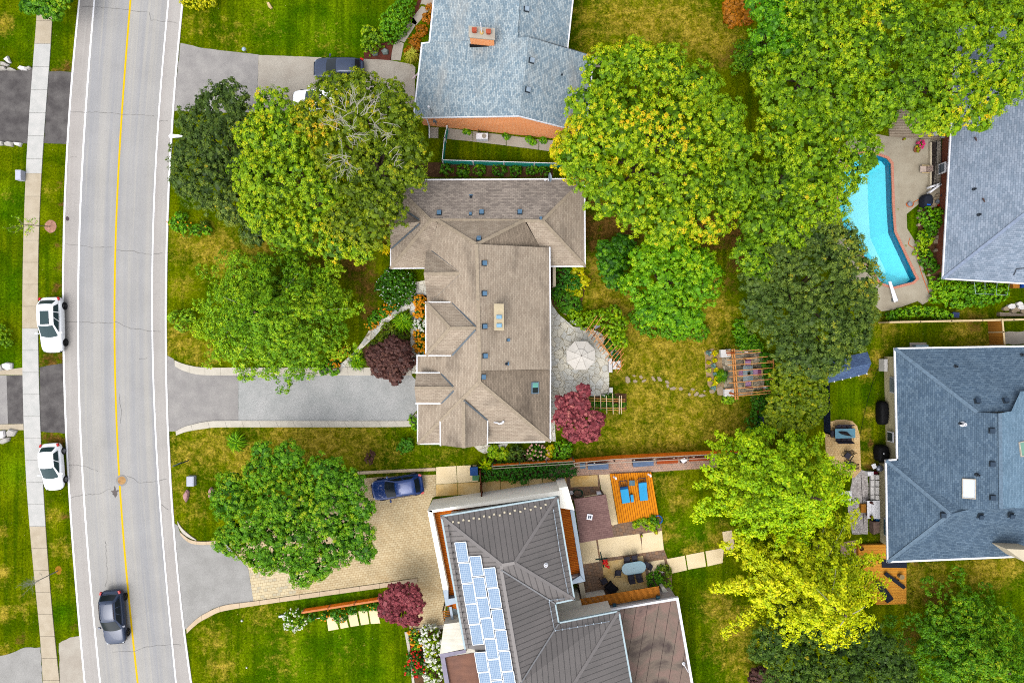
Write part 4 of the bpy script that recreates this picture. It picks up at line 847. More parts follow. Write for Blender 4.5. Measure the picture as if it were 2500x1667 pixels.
# notch wall and long flat roof on the right
mb = MB(); mb.prism([V(2,3,x,y,2.9) for x, y in ((1340,835),(1560,815),(1578,905),(1780,872),(1800,905),(1910,925),(1350,1030))], 0, 2.9); mb.build('porch_roof', M_GST, Sn.e)
fp = [V(2,3,x,y,3.3) for x, y in ((1775,900),(2447,782),(2590,1600),(2660,1965),(2060,1965),(1900,930))]
mb = MB(); mb.prism([(p.x, p.y) for p in inset(fp, .12)], 0, 3.2); mb.build('side_wing_wall', paint('pink_white_wall', (216, 204, 200)), Sn.e)
M_MEM2 = NM('patchy_membrane'); f_ = M_MEM2.noise(.28, 4, dist=1.2); cl = M_MEM2.ramp(f_, [(.36, C(100, 88, 84)), (.46, C(140, 126, 114)), (.6, C(160, 132, 122)), (.72, C(112, 98, 94))])
fr2 = M_MEM2.noise(10, 4, rough=.8); cl = M_MEM2.mix(1.0, cl, M_MEM2.ramp(fr2, [(.3, g(.85)), (.7, g(1.15))]), 'MULTIPLY')
vs = M_MEM2.mapped(M_MEM2.obj().outputs['Object'], 1, 1, 1, R(9.5)); sp_ = M_MEM2.n('ShaderNodeSeparateXYZ'); M_MEM2.l(vs, sp_.inputs[0]); d_ = M_MEM2.math('FRACT', M_MEM2.math('DIVIDE', sp_.outputs[0], .92))
cl = M_MEM2.mix(M_MEM2.math('LESS_THAN', d_, .045), cl, C(78, 66, 64)); M_MEM2 = M_MEM2.done(cl, .85)
mb = MB(); mb.prism([(p.x, p.y) for p in inset(fp, .2)], 3.15, 3.27); mb.build('flat_roof', M_MEM2, Sn.e)
fi = inset(fp, .2)
for a, b in ((0, 1), (1, 2), (2, 3)):
    mb = MB(); mb.prism([lo(fp[a]), lo(fp[b]), lo(fi[b]), lo(fi[a])], 3.1, 3.42); mb.build('roof_edge', M_GUT, Sn.e)
p = V(3,3,630,1388,3.3); mb = MB(); mb.lathe([(.14, 0), (.14, .05), (.05, .08), (.05, .3), (0, .32)], p, 12); mb.tube([p + Vector((0, 0, .25)), p + Vector((.25, -.45, .6))], .035, 6); mb.build('vent_pipe', M_GUT, Sn.e)
# solar panels laid on the west slope
def panel_mat():
    n = NM('solar_cells'); u = uvn(n); b = n.n('ShaderNodeTexBrick'); b.offset = 0
    b.inputs['Color1'].default_value = C(124, 156, 192); b.inputs['Color2'].default_value = C(146, 176, 208); b.inputs['Mortar'].default_value = C(196, 214, 232)
    b.inputs['Scale'].default_value = 1; b.inputs['Mortar Size'].default_value = .012; b.inputs['Brick Width'].default_value = .155; b.inputs['Row Height'].default_value = .155
    n.l(u, b.inputs['Vector']); return n.done(b.outputs[0], .3, 0, .25)
M_PV = panel_mat(); M_PF = paint('aluminium_frame', (262, 268, 276), .35, .2, var=.03)
starts = [(415,285),(450,475),(483,665),(515,850),(550,1037), (550,412),(580,605),(615,792),(650,980),(685,1168),(718,1355),(750,1545), (680,518),(715,705),(748,898),(782,1088),(815,1278),(850,1465), (595,1287),(630,1472)]
wpx = math.hypot(105, -8)
for (x, y) in starts:
    cs = [(x, y), (x + 104, y - 8), (x + 133, y + 176), (x + 30, y + 184)]
    pts = []
    for a, b in cs:
        loc, n_ = Sn.hit(*q(2,3,a,b)[0]); pts.append(loc)
    n_ = (pts[1] - pts[0]).cross(pts[3] - pts[0]).normalized(); n_ = n_ if n_.z > 0 else -n_
    k = 1 - .12 / H; pts = [Vector((p.x * k, p.y * k, p.z)) + n_ * .1 for p in pts]
    fr = MB(); c = sum(pts, Vector((0,0,0))) / 4
    for i in range(4): 
        a, b = pts[i], pts[(i + 1) % 4]; fr.bar(a.lerp(c, .025), b.lerp(c, .025), .055, .05, up=n_)
    pf = fr.build('solar_panel', M_PF, Sn.e)
    gp = [p.lerp(c, .05) for p in pts]; u = (gp[1] - gp[0]); v = (gp[3] - gp[0]); mb = MB(); mb.face(gp[::-1] if (u.cross(v)).z < 0 else gp, 0, [(0, 0), (u.length, 0), (u.length, v.length), (0, v.length)] if u.cross(v).z > 0 else [(0, v.length), (u.length, v.length), (u.length, 0), (0, 0)])
    mb.build('glass', M_PV, pf)
# snow guards: small pale cleats in two staggered rows near the north eave, and snow rails
M_CL = paint('pale_cleat', (240, 228, 200), .5)
for i in range(10):
    for (x, y) in ((1240 - 93.6 * i, -57 + 17.6 * i - 0), (1198 - 93.8 * i, -26 + 16.4 * i)):
        if x < 380: continue
        M = Sn.frame(*q(2,3,x,y)[0]); mb = MB(); mb.box((0, 0, .05), (.15, .13, .1)); mb.xform(M); mb.build('snow_guard', M_CL, Sn.e)
def rail(pts, name, mat, r=.025, posts=True):
    mb = MB(); L = []
    for x, y in pts:
        M = Sn.frame(*q(2,3,x,y)[0]); L.append(M.translation + M.to_3x3() @ Vector((0, 0, .14)))
    mb.tube(L, r, 6)
    for a, b in zip(L[:-1], L[1:]):
        k = max(2, int((b - a).length / .55))
        for j in range(k): p = a.lerp(b, j / k); mb.box((p.x, p.y, p.z - .06), (.07, .12, .14))
    mb.build(name, mat, Sn.e)
rail([(360,130),(400,380),(450,700),(500,1000),(548,1245)], 'snow_rail', paint('grey_rail', (92, 88, 88), .5))
rail([(1305,-10),(1330,150),(1360,350),(1400,560),(1438,745)], 'snow_rail', M_ST); rail([(1265,825),(1312,1075)], 'snow_rail', M_ST); rail([(1330,1090),(1460,1070),(1820,1003)], 'snow_rail', M_ST); rail([(1272,803),(1412,785)], 'snow_rail', M_ST)
Sn.pipe(*q(2,3,1240,492)[0], .11, .3, M_GUT, 'roof_flue')
# chimney stack / dark stack at east eave and slatted porches
M_SLAT = paint('orange_slat', (206, 128, 44), .8, var=.2, sc=6); M_BRON = paint('bronze_steel', (88, 72, 70), .5, .3)
def slat_roof(cs, z, n, name, label, mid=()):      # cs: four crop corners NW, NE, SE, SW; slats run NW-NE
    pts = [V(*c, z) for c in cs]; e = Sn.e; mb = MB()
    for i in range(n):
        t = (i + .5) / n; mb.bar(pts[0].lerp(pts[3], t), pts[1].lerp(pts[2], t), .055, .09)
    o = mb.build(name, M_SLAT, e)
    mb = MB()
    for t in mid: mb.bar(pts[0].lerp(pts[1], t) - Vector((0, 0, .1)), pts[3].lerp(pts[2], t) - Vector((0, 0, .1)), .08, .1)
    for t in (0.02, .98):
        for s_ in (0.05, .95):
            p = pts[0].lerp(pts[1], t).lerp(pts[3].lerp(pts[2], t), s_); mb.box((p.x, p.y, z / 2 - .05), (.1, .1, z - .15))
    mb.build('canopy_post', M_BRON, o)
slat_roof([(2,3,1548,800), (3,3,405,682), (3,3,418,775), (2,3,1575,900)], 2.6, 10, 'slatted_canopy', '', (.02, .36, .75, .98))
slat_roof([(2,3,300,908), (2,3,372,897), (2,3,388,1032), (2,3,320,1046)], 2.8, 9, 'slatted_canopy', '', (.02, .98))
mb = MB(); a, b = V(2,3,372,870,3.4), V(2,3,398,1030,3.4); mb.bar(a, b, .2, .12); mb.build('steel_beam', M_CAPB, Sn.e)
mb = MB(); mb.prism([V(2,3,x,y,2.5) for x, y in ((380,895),(440,888),(450,965),(392,972))], 2.4, 2.5); mb.build('glass_canopy', glass_mat('pale_glass', (206, 222, 226)), Sn.e)
mb = MB(); mb.prism([V(2,3,x,y,1.2) for x, y in ((1540,655),(1586,650),(1612,795),(1568,802))], 0, 1.2); mb.build('low_wall', M_STU, Sn.e)
mb = MB(); mb.prism([V(3,3,x,y,1.6) for x, y in ((425,698),(450,690),(512,760),(510,785),(460,795))], 0, 1.6); mb.build('planter_wall', M_GST, Sn.e)
for x, y in ((1940-500*0+0, 0),): pass
for c in ((3,3,400,795), (3,3,2,868)):
    p = V(*c, 3.0); mb = MB(); mb.box((p.x, p.y, 2.9), (.3, .35, .25)); mb.build('rain_hopper', paint('teal_steel', (52, 88, 104), .5), Sn.e)
# ---------------------------------------------------- brick house with the blue roof, right
Rn = House('red brick house with pale blue grey shingle roof beside the pool, right edge', 'house', tuple(P(2480, 480)))
a1, a2, a3, a4 = P(2302, 680, 2.5), P(2336, 60, 2.5), P(2870, 80, 2.5), P(2880, 715, 2.5); t1, t2 = P(2562, 474, 5.6), P(2580, 260, 5.6)
M_RB = shingle('pale_blue_shingles', (128, 143, 160), (156, 168, 184), (96, 108, 126), bw=.36, bh=.17, fvar=.14)
Rn.roof([[a1, t1, t2, a2], [a1, a4, t1], [a4, a3, t2, t1], [a2, t2, a3]], M_RB)
Rn.gutter([[a2, a1, a4]], .13, .13); Rn.cap([(a1, t1)], paint('blue_ridge', (150, 164, 188), .9, var=.15, sc=5), .26)
M_DBR = brick('dark_red_brick', (186, 100, 66), (160, 80, 54), (150, 116, 98), .22, .08, .012, True, blot=.12)
Rn.walls(under([a1, a2, a3, a4], .85), 0, 2.4, M_DBR)
for x, y, w_ in ((1410,158,0),(1455,390,0)): Rn.pipe(*q(4,1,x,y)[0], .08, .25)
for (x, y) in (q(4,0,1418,1262)[0], q(4,1,1490,248)[0]):
    M = Rn.frame(x, y); mb = MB(); mb.tube([(0, 0, 0), (0, 0, .25), (.3, .1, .3)], .06, 8); mb.xform(M); mb.build('vent_elbow', paint('brown_pipe', (104, 84, 80), .6), Rn.e)
mb = MB(); mb.tube([Rn.hit(*q(4,1,x,y)[0])[0] + Vector((0, 0, .1)) for x, y in ((1765,945),(1790,885),(1867,878),(1960,870))], .03, 6); mb.build('roof_cable', paint('dark_cable', (60, 60, 66)), Rn.e)
wx = a1.x + .83
for (y0_, z0_) in ((392, .9), (412, 1.0)):
    p = P(2290, y0_); 
p = P(2292, 414, .7); mb = MB(); mb.box((wx + .02, p.y, 1.1), (.12, .9, .9)); wn = mb.build('window', M_GUT, Rn.e); mb = MB(); mb.box((wx - .04, p.y, 1.1), (.04, .7, .7)); mb.build('pane', glass_mat('window_dark', (110, 120, 130)), wn)
# ---------------------------------------------------- cream house with the slate blue roof, right
Qn = House('cream walled house with slate blue shingle roof and white gutters, right edge', 'house', tuple(P(2380, 1100)))
qn = V(4,2,690,40,3.1); qa = V(4,2,713,1052,3.1); qb = V(4,2,610,1060,3.1); qs = V(4,3,625,464,3.1); qse = V(4,3,2760,375,3.1); qne = V(4,2,2740,5,3.1)
n1 = V(4,2,1440,622,4.9); n2 = V(4,2,1752,610,4.9); m1 = V(4,2,1648,626,5.5); m2 = V(4,2,1655,1495,5.5); s1 = V(4,3,1190,28,4.65); s2 = V(4,3,1800,-10,4.65); y1_ = V(4,2,1292,1512,4.6); e1 = V(4,2,1830,430,4.5)
M_QR = shingle('slate_blue_shingles', (106, 126, 144), (80, 100, 120), (56, 74, 92), bw=.3, bh=.15, fvar=.2); M_QC = paint('slate_ridge', (118, 140, 160), .9, var=.2, sc=5)
m1 = V(4,2,1648,628,5.6); m2 = V(4,2,1655,1498,5.6); nx, sx_ = V(4,2,1752,611,4.95), V(4,2,1372,1503,4.9)
Qn.roof([[qn, qne, V(4,2,2500,375,3.9), V(4,2,1835,432,4.4), nx, n1], [qn, n1, V(4,2,1640,630,5.55), m2, sx_, y1_, qa], [qb, qa, y1_, s1], [qb, s1, qs],
   [qs, s1, sx_, V(4,2,1780,1495,4.9), V(4,3,2500,-60,4.4), qse], [s1, y1_, sx_]], M_QR)
Qn.roof([[m1, V(4,2,1752,611,5.3), V(4,2,1835,430,4.9), V(4,2,2500,372,3.5), V(4,2,2500,1490,3.3), V(4,2,1780,1493,5.25), m2]], shingle('lit_slate_shingles', (124, 150, 170), (106, 132, 152), (86, 112, 134), bw=.3, bh=.15, fvar=.2), 'roof')  # paler copy of the slate shingles, paints light onto the east slope
Qn.gutter([[qne, qn, qa, qb, qs, qse]], .15, .13)
Qn.cap([(qn, n1), (qb, s1), (qs, s1), (m1, m2)], M_QC, .3)
M_CRW = paint('cream_wall', (250, 236, 190), .9, var=.05, sc=1)
wq = under([qn, qne, qse, qs, qb, qa], .75); wq = [(x + (.3 if i in (3, 4) else 0), y) for i, (x, y) in enumerate(wq)]; Qn.walls(wq, 0, 3.0, M_CRW)
M_DV = paint('slate_vent', (62, 80, 100), .6, var=.1)
Qn.vents([q(4,2,x,y)[0] for x, y in ((1435,520),(1693,514),(1573,788),(1576,1090),(1578,1396))] + [q(4,3,x,y)[0] for x, y in ((1130,35),(1466,40),(1745,34))], M_DV, .36, h=.26)
for x, y in ((1240,203),(1845,97),(1282,722),(1438,1188)): Qn.pipe(*q(4,2,x,y)[0], .09, .3)
Qn.pipe(*q(4,2,1308,728)[0], .13, .35, M_GUT); 
skylight(Qn, *q(4,2,1362,1314)[0], 1.6, .95, paint('cream_frame', (216, 206, 190), .5), glass_mat('white_dome', (222, 234, 248)), .16)
skylight(Qn, *q(4,2,1860,950)[0], 1.2, .85, paint('cream_frame', (216, 206, 190), .5), glass_mat('green_glass', (130, 180, 160)), .14)
kz = 5.2; mb = MB(); mb.prism([V(4,3,x,y,kz) for x, y in ((1708,345),(1960,355),(1960,480),(1867,460))], 0, kz); mb.build('chimney', M_STU, Qn.e)
# windows and fittings on the cream wall facing the pool side (plane x = const)
def wbox(parent, px, py, z, dy, dz, mat, x0, name='window', t=.1):
    y = P(px, py, z).y; mb = MB(); mb.box((x0, y, z), (t, dy, dz)); return mb.build(name, mat, parent)
xw1 = qn.x + .76; xw2 = qb.x + 1.06
o = wbox(Qn.e, 2160, 940, 1.6, 1.35, 1.0, M_GUT, xw1 - .05); wbox(o, 2160, 940, 1.6, 1.2, .85, glass_mat('pane_grey', (150, 160, 166)), xw1 - .09, 'pane')
o = wbox(Qn.e, 2160, 1066, 1.2, .9, .9, M_GUT, xw1 - .06); wbox(o, 2160, 1066, 1.2, .7, .7, glass_mat('pane_dk2', (60, 70, 76)), xw1 - .1, 'pane')
o = wbox(Qn.e, 2160, 1248, 1.9, .85, 1.2, paint('cream_frame', (216, 206, 190)), xw2 - .05); wbox(o, 2160, 1248, 1.9, .7, 1.0, glass_mat('pane_dk2', (60, 70, 76)), xw2 - .1, 'pane')
o = wbox(Qn.e, 2162, 1290, 1.7, 1.5, 1.5, M_GUT, xw2 - .05); wbox(o, 2162, 1290, 1.7, 1.3, 1.3, glass_mat('pane_teal', (90, 136, 150)), xw2 - .1, 'pane')
# ---------------------------------------------------- shed and garden roof
shd = thing('garden_shed', 'small shed with blue shingle roof half hidden under the dark green tree', 'shed', tuple(P(2065, 880)))
a, b, c, d = V(4,2,62,358,2.1), V(4,2,432,270,2.1), V(4,2,440,70,2.1), V(4,2,60,150,2.1); r_a, r_b = a.lerp(d, .5) + Vector((0, 0, .7)), b.lerp(c, .5) + Vector((0, 0, .7))
mb = MB(); mb.face([a, b, r_b, r_a]); mb.face([r_a, r_b, c, d]); mb.build('roof', shingle('shed_shingles', (98, 122, 158), (78, 98, 136), (58, 74, 104), bw=.3, bh=.15), shd)
mb = MB(); mb.prism(under([a, b, c, d], .2), 0, 2.1); mb.build('wall', paint('shed_wall', (150, 140, 124)), shd)
for i in range(6):
    p = a.lerp(b, i / 5); mb = MB(); mb.lathe([(.05, 0), (.07, .05), (0, .12)], p, 8); mb.build('gutter_light', M_GUT, shd)
gz = thing('garden_pavilion', 'pavilion with low brown shingle roof and a white vent beside the patio', 'pavilion', tuple(P(1450, 1265)))
a, b, c, d = P(1401, 1218, 2.5), P(1479.5, 1207, 2.5), P(1498, 1310, 2.5), P(1416.5, 1325, 2.5); ctr = (a + b + c + d) / 4 + Vector((0, 0, .35))
mb = MB(); mb.face([a, d, c, b]); mb.face([d, c, c - Vector((0, 0, .18)), d - Vector((0, 0, .18))]); mb.face([b, a, a - Vector((0, 0, .18)), b - Vector((0, 0, .18))]); mb.face([c, b, b - Vector((0, 0, .18)), c - Vector((0, 0, .18))]); mb.face([a, d, d - Vector((0, 0, .18)), a - Vector((0, 0, .18))])
mb.build('roof', brick('brown_pavilion_shingles', (150, 118, 112), (128, 98, 94), (112, 84, 82), .34, .17, .012, False, rot=R(-9), blot=.1, bias=-.3), gz)
for p in (a, b, c, d):
    p = p.lerp(ctr, .1); mb = MB(); mb.box((p.x, p.y, 1.15), (.12, .12, 2.3)); mb.build('post', M_BRON, gz)
p = P(1439.5, 1261.5, 2.6); mb = MB(); mb.box((p.x, p.y, 2.55), (.46, .46, .12), R(-8)); vt = mb.build('roof_vent', M_GUT, gz); mb = MB(); mb.box((p.x - .07, p.y, 2.62), (.1, .24, .04), R(-8)); mb.box((p.x + .09, p.y, 2.62), (.1, .24, .04), R(-8)); mb.build('vent_slots', M_DV, vt)
# ================================================================== foliage
LG = 1.3
def leafmat(name, stops, trans=.12, gain=1):
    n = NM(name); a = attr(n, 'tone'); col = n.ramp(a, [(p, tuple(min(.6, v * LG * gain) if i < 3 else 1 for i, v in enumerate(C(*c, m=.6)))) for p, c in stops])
    d = n.n('ShaderNodeBsdfDiffuse'); t = n.n('ShaderNodeBsdfTranslucent'); gl = n.n('ShaderNodeBsdfGlossy'); gl.inputs['Roughness'].default_value = .45
    n.l(col, d.inputs[0]); n.l(col, t.inputs[0]); m = n.n('ShaderNodeMixShader'); m.inputs[0].default_value = trans
    n.l(d.outputs[0], m.inputs[1]); n.l(t.outputs[0], m.inputs[2]); m2 = n.n('ShaderNodeMixShader'); m2.inputs[0].default_value = .008
    n.l(m.outputs[0], m2.inputs[1]); n.l(gl.outputs[0], m2.inputs[2]); n.l(m2.outputs[0], n.out.inputs[0]); return n.m
LM = {
 'maple': leafmat('maple_leaves', [(0,(66,104,7)),(.3,(104,148,8)),(.6,(152,188,11)),(.85,(198,208,17)),(1,(236,196,24))]),
 'lime':  leafmat('bright_maple_leaves', [(0,(84,128,4)),(.35,(130,178,5)),(.7,(178,208,8)),(1,(226,214,19))]),
 'olive': leafmat('olive_leaves', [(0,(62,86,8)),(.35,(104,130,9)),(.65,(152,168,13)),(.85,(198,180,14)),(1,(232,172,34))]),
 'deep':  leafmat('deep_green_leaves', [(0,(44,70,18)),(.4,(72,104,26)),(.75,(108,136,34)),(.93,(150,160,33)),(1,(204,170,24))]),
 'sage':  leafmat('sage_green_leaves', [(0,(50,74,27)),(.4,(82,108,37)),(.75,(122,144,48)),(.93,(162,164,36)),(1,(200,164,29))]),
 'fresh': leafmat('fresh_green_leaves', [(0,(50,104,5)),(.4,(96,156,8)),(.75,(144,194,14)),(1,(196,212,20))], gain=1.1),
 'mid':   leafmat('mid_green_leaves', [(0,(38,86,6)),(.4,(74,132,9)),(.75,(118,174,14)),(1,(180,196,24))]),
 'spruce':leafmat('soft_green_sprays', [(0,(52,92,9)),(.4,(96,146,13)),(.75,(148,186,24)),(1,(190,206,35))], gain=1.3),
 'larch': leafmat('bright_needle_sprays', [(0,(86,132,4)),(.4,(140,184,7)),(.75,(186,210,14)),(1,(216,218,34))], gain=1.25),
 'gold': leafmat('yellow_needle_sprays', [(0,(112,142,3)),(.35,(164,184,6)),(.7,(208,214,14)),(1,(236,222,34))], gain=1.3),
 'yellow':leafmat('yellow_leaves', [(0,(126,140,4)),(.4,(180,184,5)),(.75,(216,198,8)),(1,(240,184,26))], gain=1.25),
 'rust':  leafmat('rust_leaves', [(0,(120,74,10)),(.5,(176,112,14)),(1,(220,132,28))]),
 'plum':  leafmat('plum_leaves', [(0,(92,38,44)),(.4,(134,58,66)),(.75,(172,88,92)),(1,(204,130,116))], gain=1.15),
 'darkplum': leafmat('dark_plum_leaves', [(0,(66,42,38)),(.5,(98,64,58)),(1,(138,96,78))]),
 'hedge': leafmat('hedge_leaves', [(0,(22,72,7)),(.5,(42,104,11)),(1,(84,140,15))], gain=1.2),
 'blue':  leafmat('blue_hosta_leaves', [(0,(84,124,118)),(.5,(120,158,150)),(1,(168,194,184))]),
 'white': leafmat('white_petals', [(0,(226,230,200)),(1,(246,246,236))], .1), 'orange': leafmat('orange_petals', [(0,(236,130,8)),(1,(250,180,20))], .1),
 'red': leafmat('red_petals', [(0,(196,18,14)),(1,(236,34,26))], .1), 'pink': leafmat('pink_petals', [(0,(222,150,140)),(1,(240,190,180))], .1), 'mauve': leafmat('mauve_petals', [(0,(214,196,220)),(1,(240,236,246))], .1),
 'magenta': leafmat('magenta_petals', [(0,(226,30,110)),(1,(240,70,140))], .1), 'straw': leafmat('straw_blades', [(0,(170,176,44)),(1,(226,222,82))]),
}
M_BARK = blotch('bark', (104, 88, 70), (134, 116, 96), 3, 14, fvar=.25, bump=.8); M_DEAD = paint('bare_twigs', (206, 200, 184), .9, var=.15)
def norm(a): return a / np.maximum(1e-9, np.linalg.norm(a, axis=-1, keepdims=True))
def leafmesh(name, cen, nrm, axis, ln, wd, tone, mat, parent=None):
    """cen,nrm,axis (N,3); every leaf is one four sided pointed blade"""
    N = len(cen); nrm = norm(nrm); ax = norm(axis - nrm * (axis * nrm).sum(1, keepdims=True)); sd = np.cross(nrm, ax)
    ln = ln[:, None]; wd = wd[:, None]
    v = np.stack([cen - ax * ln * .5, cen + sd * wd * .5 + ax * ln * .05 + nrm * ln * .06, cen + ax * ln * .5 - nrm * ln * .05, cen - sd * wd * .5 + ax * ln * .05 + nrm * ln * .06], 1).reshape(-1, 3)
    me = bpy.data.meshes.new(name); me.vertices.add(4 * N); me.vertices.foreach_set('co', v.astype(np.float32).ravel())
    me.loops.add(4 * N); me.loops.foreach_set('vertex_index', np.arange(4 * N, dtype=np.int32)); me.polygons.add(N)
    me.polygons.foreach_set('loop_start', (np.arange(N) * 4).astype(np.int32)); me.update(calc_edges=True)
    a = me.attributes.new('tone', 'FLOAT', 'FACE'); a.data.foreach_set('value', np.clip(tone, 0, 1).astype(np.float32)); me.materials.append(mat)
    o = bpy.data.objects.new(name, me); COL.objects.link(o)
    if parent is not None: child(o, parent)
    return o
def lowf(p, s, seed):
    r = np.random.default_rng(seed); out = np.zeros(len(p))
    for k in range(5):
        d = norm(r.normal(size=(1, 3))); out += np.sin((p @ d[0]) * s * (1 + .5 * k) + r.uniform(0, 6.28)) / (1 + .4 * k)
    return out / 2.6
def puffs(cen, axis, rad, k, leaf, asp=.75, base=.5, seed=0, cv=.11, lv=.14, tv=.22, elong=0, low=.55):
    """clusters of leaves: k leaves around every centre, shell facing outward"""
    rng = np.random.default_rng(seed); M = len(cen); axis = norm(axis)
    d = norm(rng.normal(size=(M, k, 3)) + axis[:, None, :] * 1.25)
    pos = cen[:, None, :] + d * rad[:, None, None] * rng.uniform(.45, 1.05, (M, k, 1))
    nrm = norm(d * .8 + axis[:, None, :] * .25 + np.array([0, 0, .3]) + rng.normal(size=(M, k, 3)) * .24)
    ax = d + rng.normal(size=(M, k, 3)) * .5 + (axis[:, None, :] * elong)
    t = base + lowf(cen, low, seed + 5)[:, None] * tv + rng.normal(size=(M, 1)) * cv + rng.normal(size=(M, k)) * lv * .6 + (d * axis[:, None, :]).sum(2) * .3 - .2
    ln = leaf * rng.uniform(.7, 1.3, (M, k))
    return pos.reshape(-1, 3), nrm.reshape(-1, 3), ax.reshape(-1, 3), ln.ravel(), (ln * asp).ravel(), t.ravel()
def cat(parts): return [np.concatenate(x) for x in zip(*parts)]
def blob_surface(bl, spacing, seed, shrink=1.0, zmin=-.35, jit=.12):
    rng = np.random.default_rng(seed); C_, N_ = [], []
    for i, (x, y, z, r, rz) in enumerate(bl):
        n = int(2 * PI * r * r * shrink ** 2 * 1.15 / spacing ** 2) + 4
        d = norm(rng.normal(size=(n, 3))); d[:, 2] = np.abs(d[:, 2]) * np.where(rng.random(n) < .78, 1, -.6); d = d[d[:, 2] > zmin]
        ph = rng.uniform(0, 6.28, 4); az = np.arctan2(d[:, 1], d[:, 0])
        lump = 1 + .06 * np.sin(3 * az + ph[0]) + .05 * np.sin(5 * az + ph[1]) + .045 * np.sin(9 * az + ph[2] + 4 * d[:, 2])
        s = shrink * lump * (1 + (.06 * lowf(d * r, 2.4, seed + 40) + .05 * lowf(d * r, 4.6, seed + 41)) * min(1, r / 1.5)) * (1 - jit * rng.random(len(d)) ** 1.5); p = d * np.array([r, r, rz]) * s[:, None] + np.array([x, y, z])
        ok = np.ones(len(p), bool)
        for j, (X, Y, Z, Rr, Rz) in enumerate(bl):
            if j == i: continue
            e = ((p[:, 0] - X) / (Rr * .86 * shrink)) ** 2 + ((p[:, 1] - Y) / (Rr * .86 * shrink)) ** 2 + ((p[:, 2] - Z) / (Rz * .86 * shrink)) ** 2; ok &= e > 1
        C_.append(p[ok]); N_.append(norm(d[ok] / np.array([r, r, rz])))
    return np.concatenate(C_), np.concatenate(N_)
def trunk(parent, base, top, r, bl=(), mat=None, name='trunk'):
    mb = MB(); base = Vector(base); top = Vector(top); mid = base.lerp(top, .45) + Vector((random.uniform(-.2, .2), random.uniform(-.2, .2), 0))
    mb.tube([base, base.lerp(mid, .2), mid, top], [r * 1.35, r, r * .8, r * .35], 9)
    for (x, y, z, R_, rz) in bl:
        s = base.lerp(mid, random.uniform(.6, 1.0)); e = Vector((x, y, z + rz * .25)); m = s.lerp(e, .5) + Vector((0, 0, -.3))
        mb.tube([s, m, e], [r * .5, r * .3, r * .1], 6)
    return mb.build(name, mat or M_BARK, parent, smooth=True)
def tree(name, label, blobs, kind, z=7.0, seed=1, flat=.62, spacing=.5, rad=.25, k=34, leaf=.115, base=.5, group=None, center=None, tv=.22, cat_='tree', extra=None, low=.5):
    """blobs: (photo x, photo y, photo radius[, height]) of the crown's lobes"""
    bl = []
    for b in blobs:
        zz = b[3] if len(b) > 3 else z; c = P(b[0], b[1], zz); r = b[2] / SC * (1 - zz / H) * .96; bl.append((c.x, c.y, zz - r * flat * .35, r, r * flat * 1.15))
    A = sum(b[3] ** 2 for b in bl); cx = sum(b[0] * b[3] ** 2 for b in bl) / A; cy = sum(b[1] * b[3] ** 2 for b in bl) / A
    e = thing(name, label, cat_, (cx, cy, 0), group)
    c1, n1 = blob_surface(bl, spacing, seed, jit=.2); c2, n2 = blob_surface(bl, spacing * 1.25, seed + 1, .74)
    up = np.array([0, 0, .55]); spacing = max(spacing, .3); c3, n3 = blob_surface(bl, .56, seed + 2, .62)
    p1 = puffs(c1, n1 + up, np.full(len(c1), rad) * np.random.default_rng(seed).uniform(.7, 1.3, len(c1)), k, leaf, base=base, seed=seed, tv=tv, low=low)
    p2 = puffs(c2, n2 + up, np.full(len(c2), rad * 1.3), max(8, k // 2), leaf * 1.5, base=base - .18, seed=seed + 3, tv=tv, low=low)  # inner leaf layers toned darker: crown shade put into the leaf colour
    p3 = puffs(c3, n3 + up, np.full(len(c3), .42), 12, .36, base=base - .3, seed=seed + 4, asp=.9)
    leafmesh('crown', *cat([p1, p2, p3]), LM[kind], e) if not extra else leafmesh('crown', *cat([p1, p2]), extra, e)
    zt = max(b[2] for b in bl) + .2
    trunk(e, (cx, cy, -.1), (cx, cy, zt), .16 + .028 * max(b[3] for b in bl), bl)
    return e, bl
def fix_args(a): return a
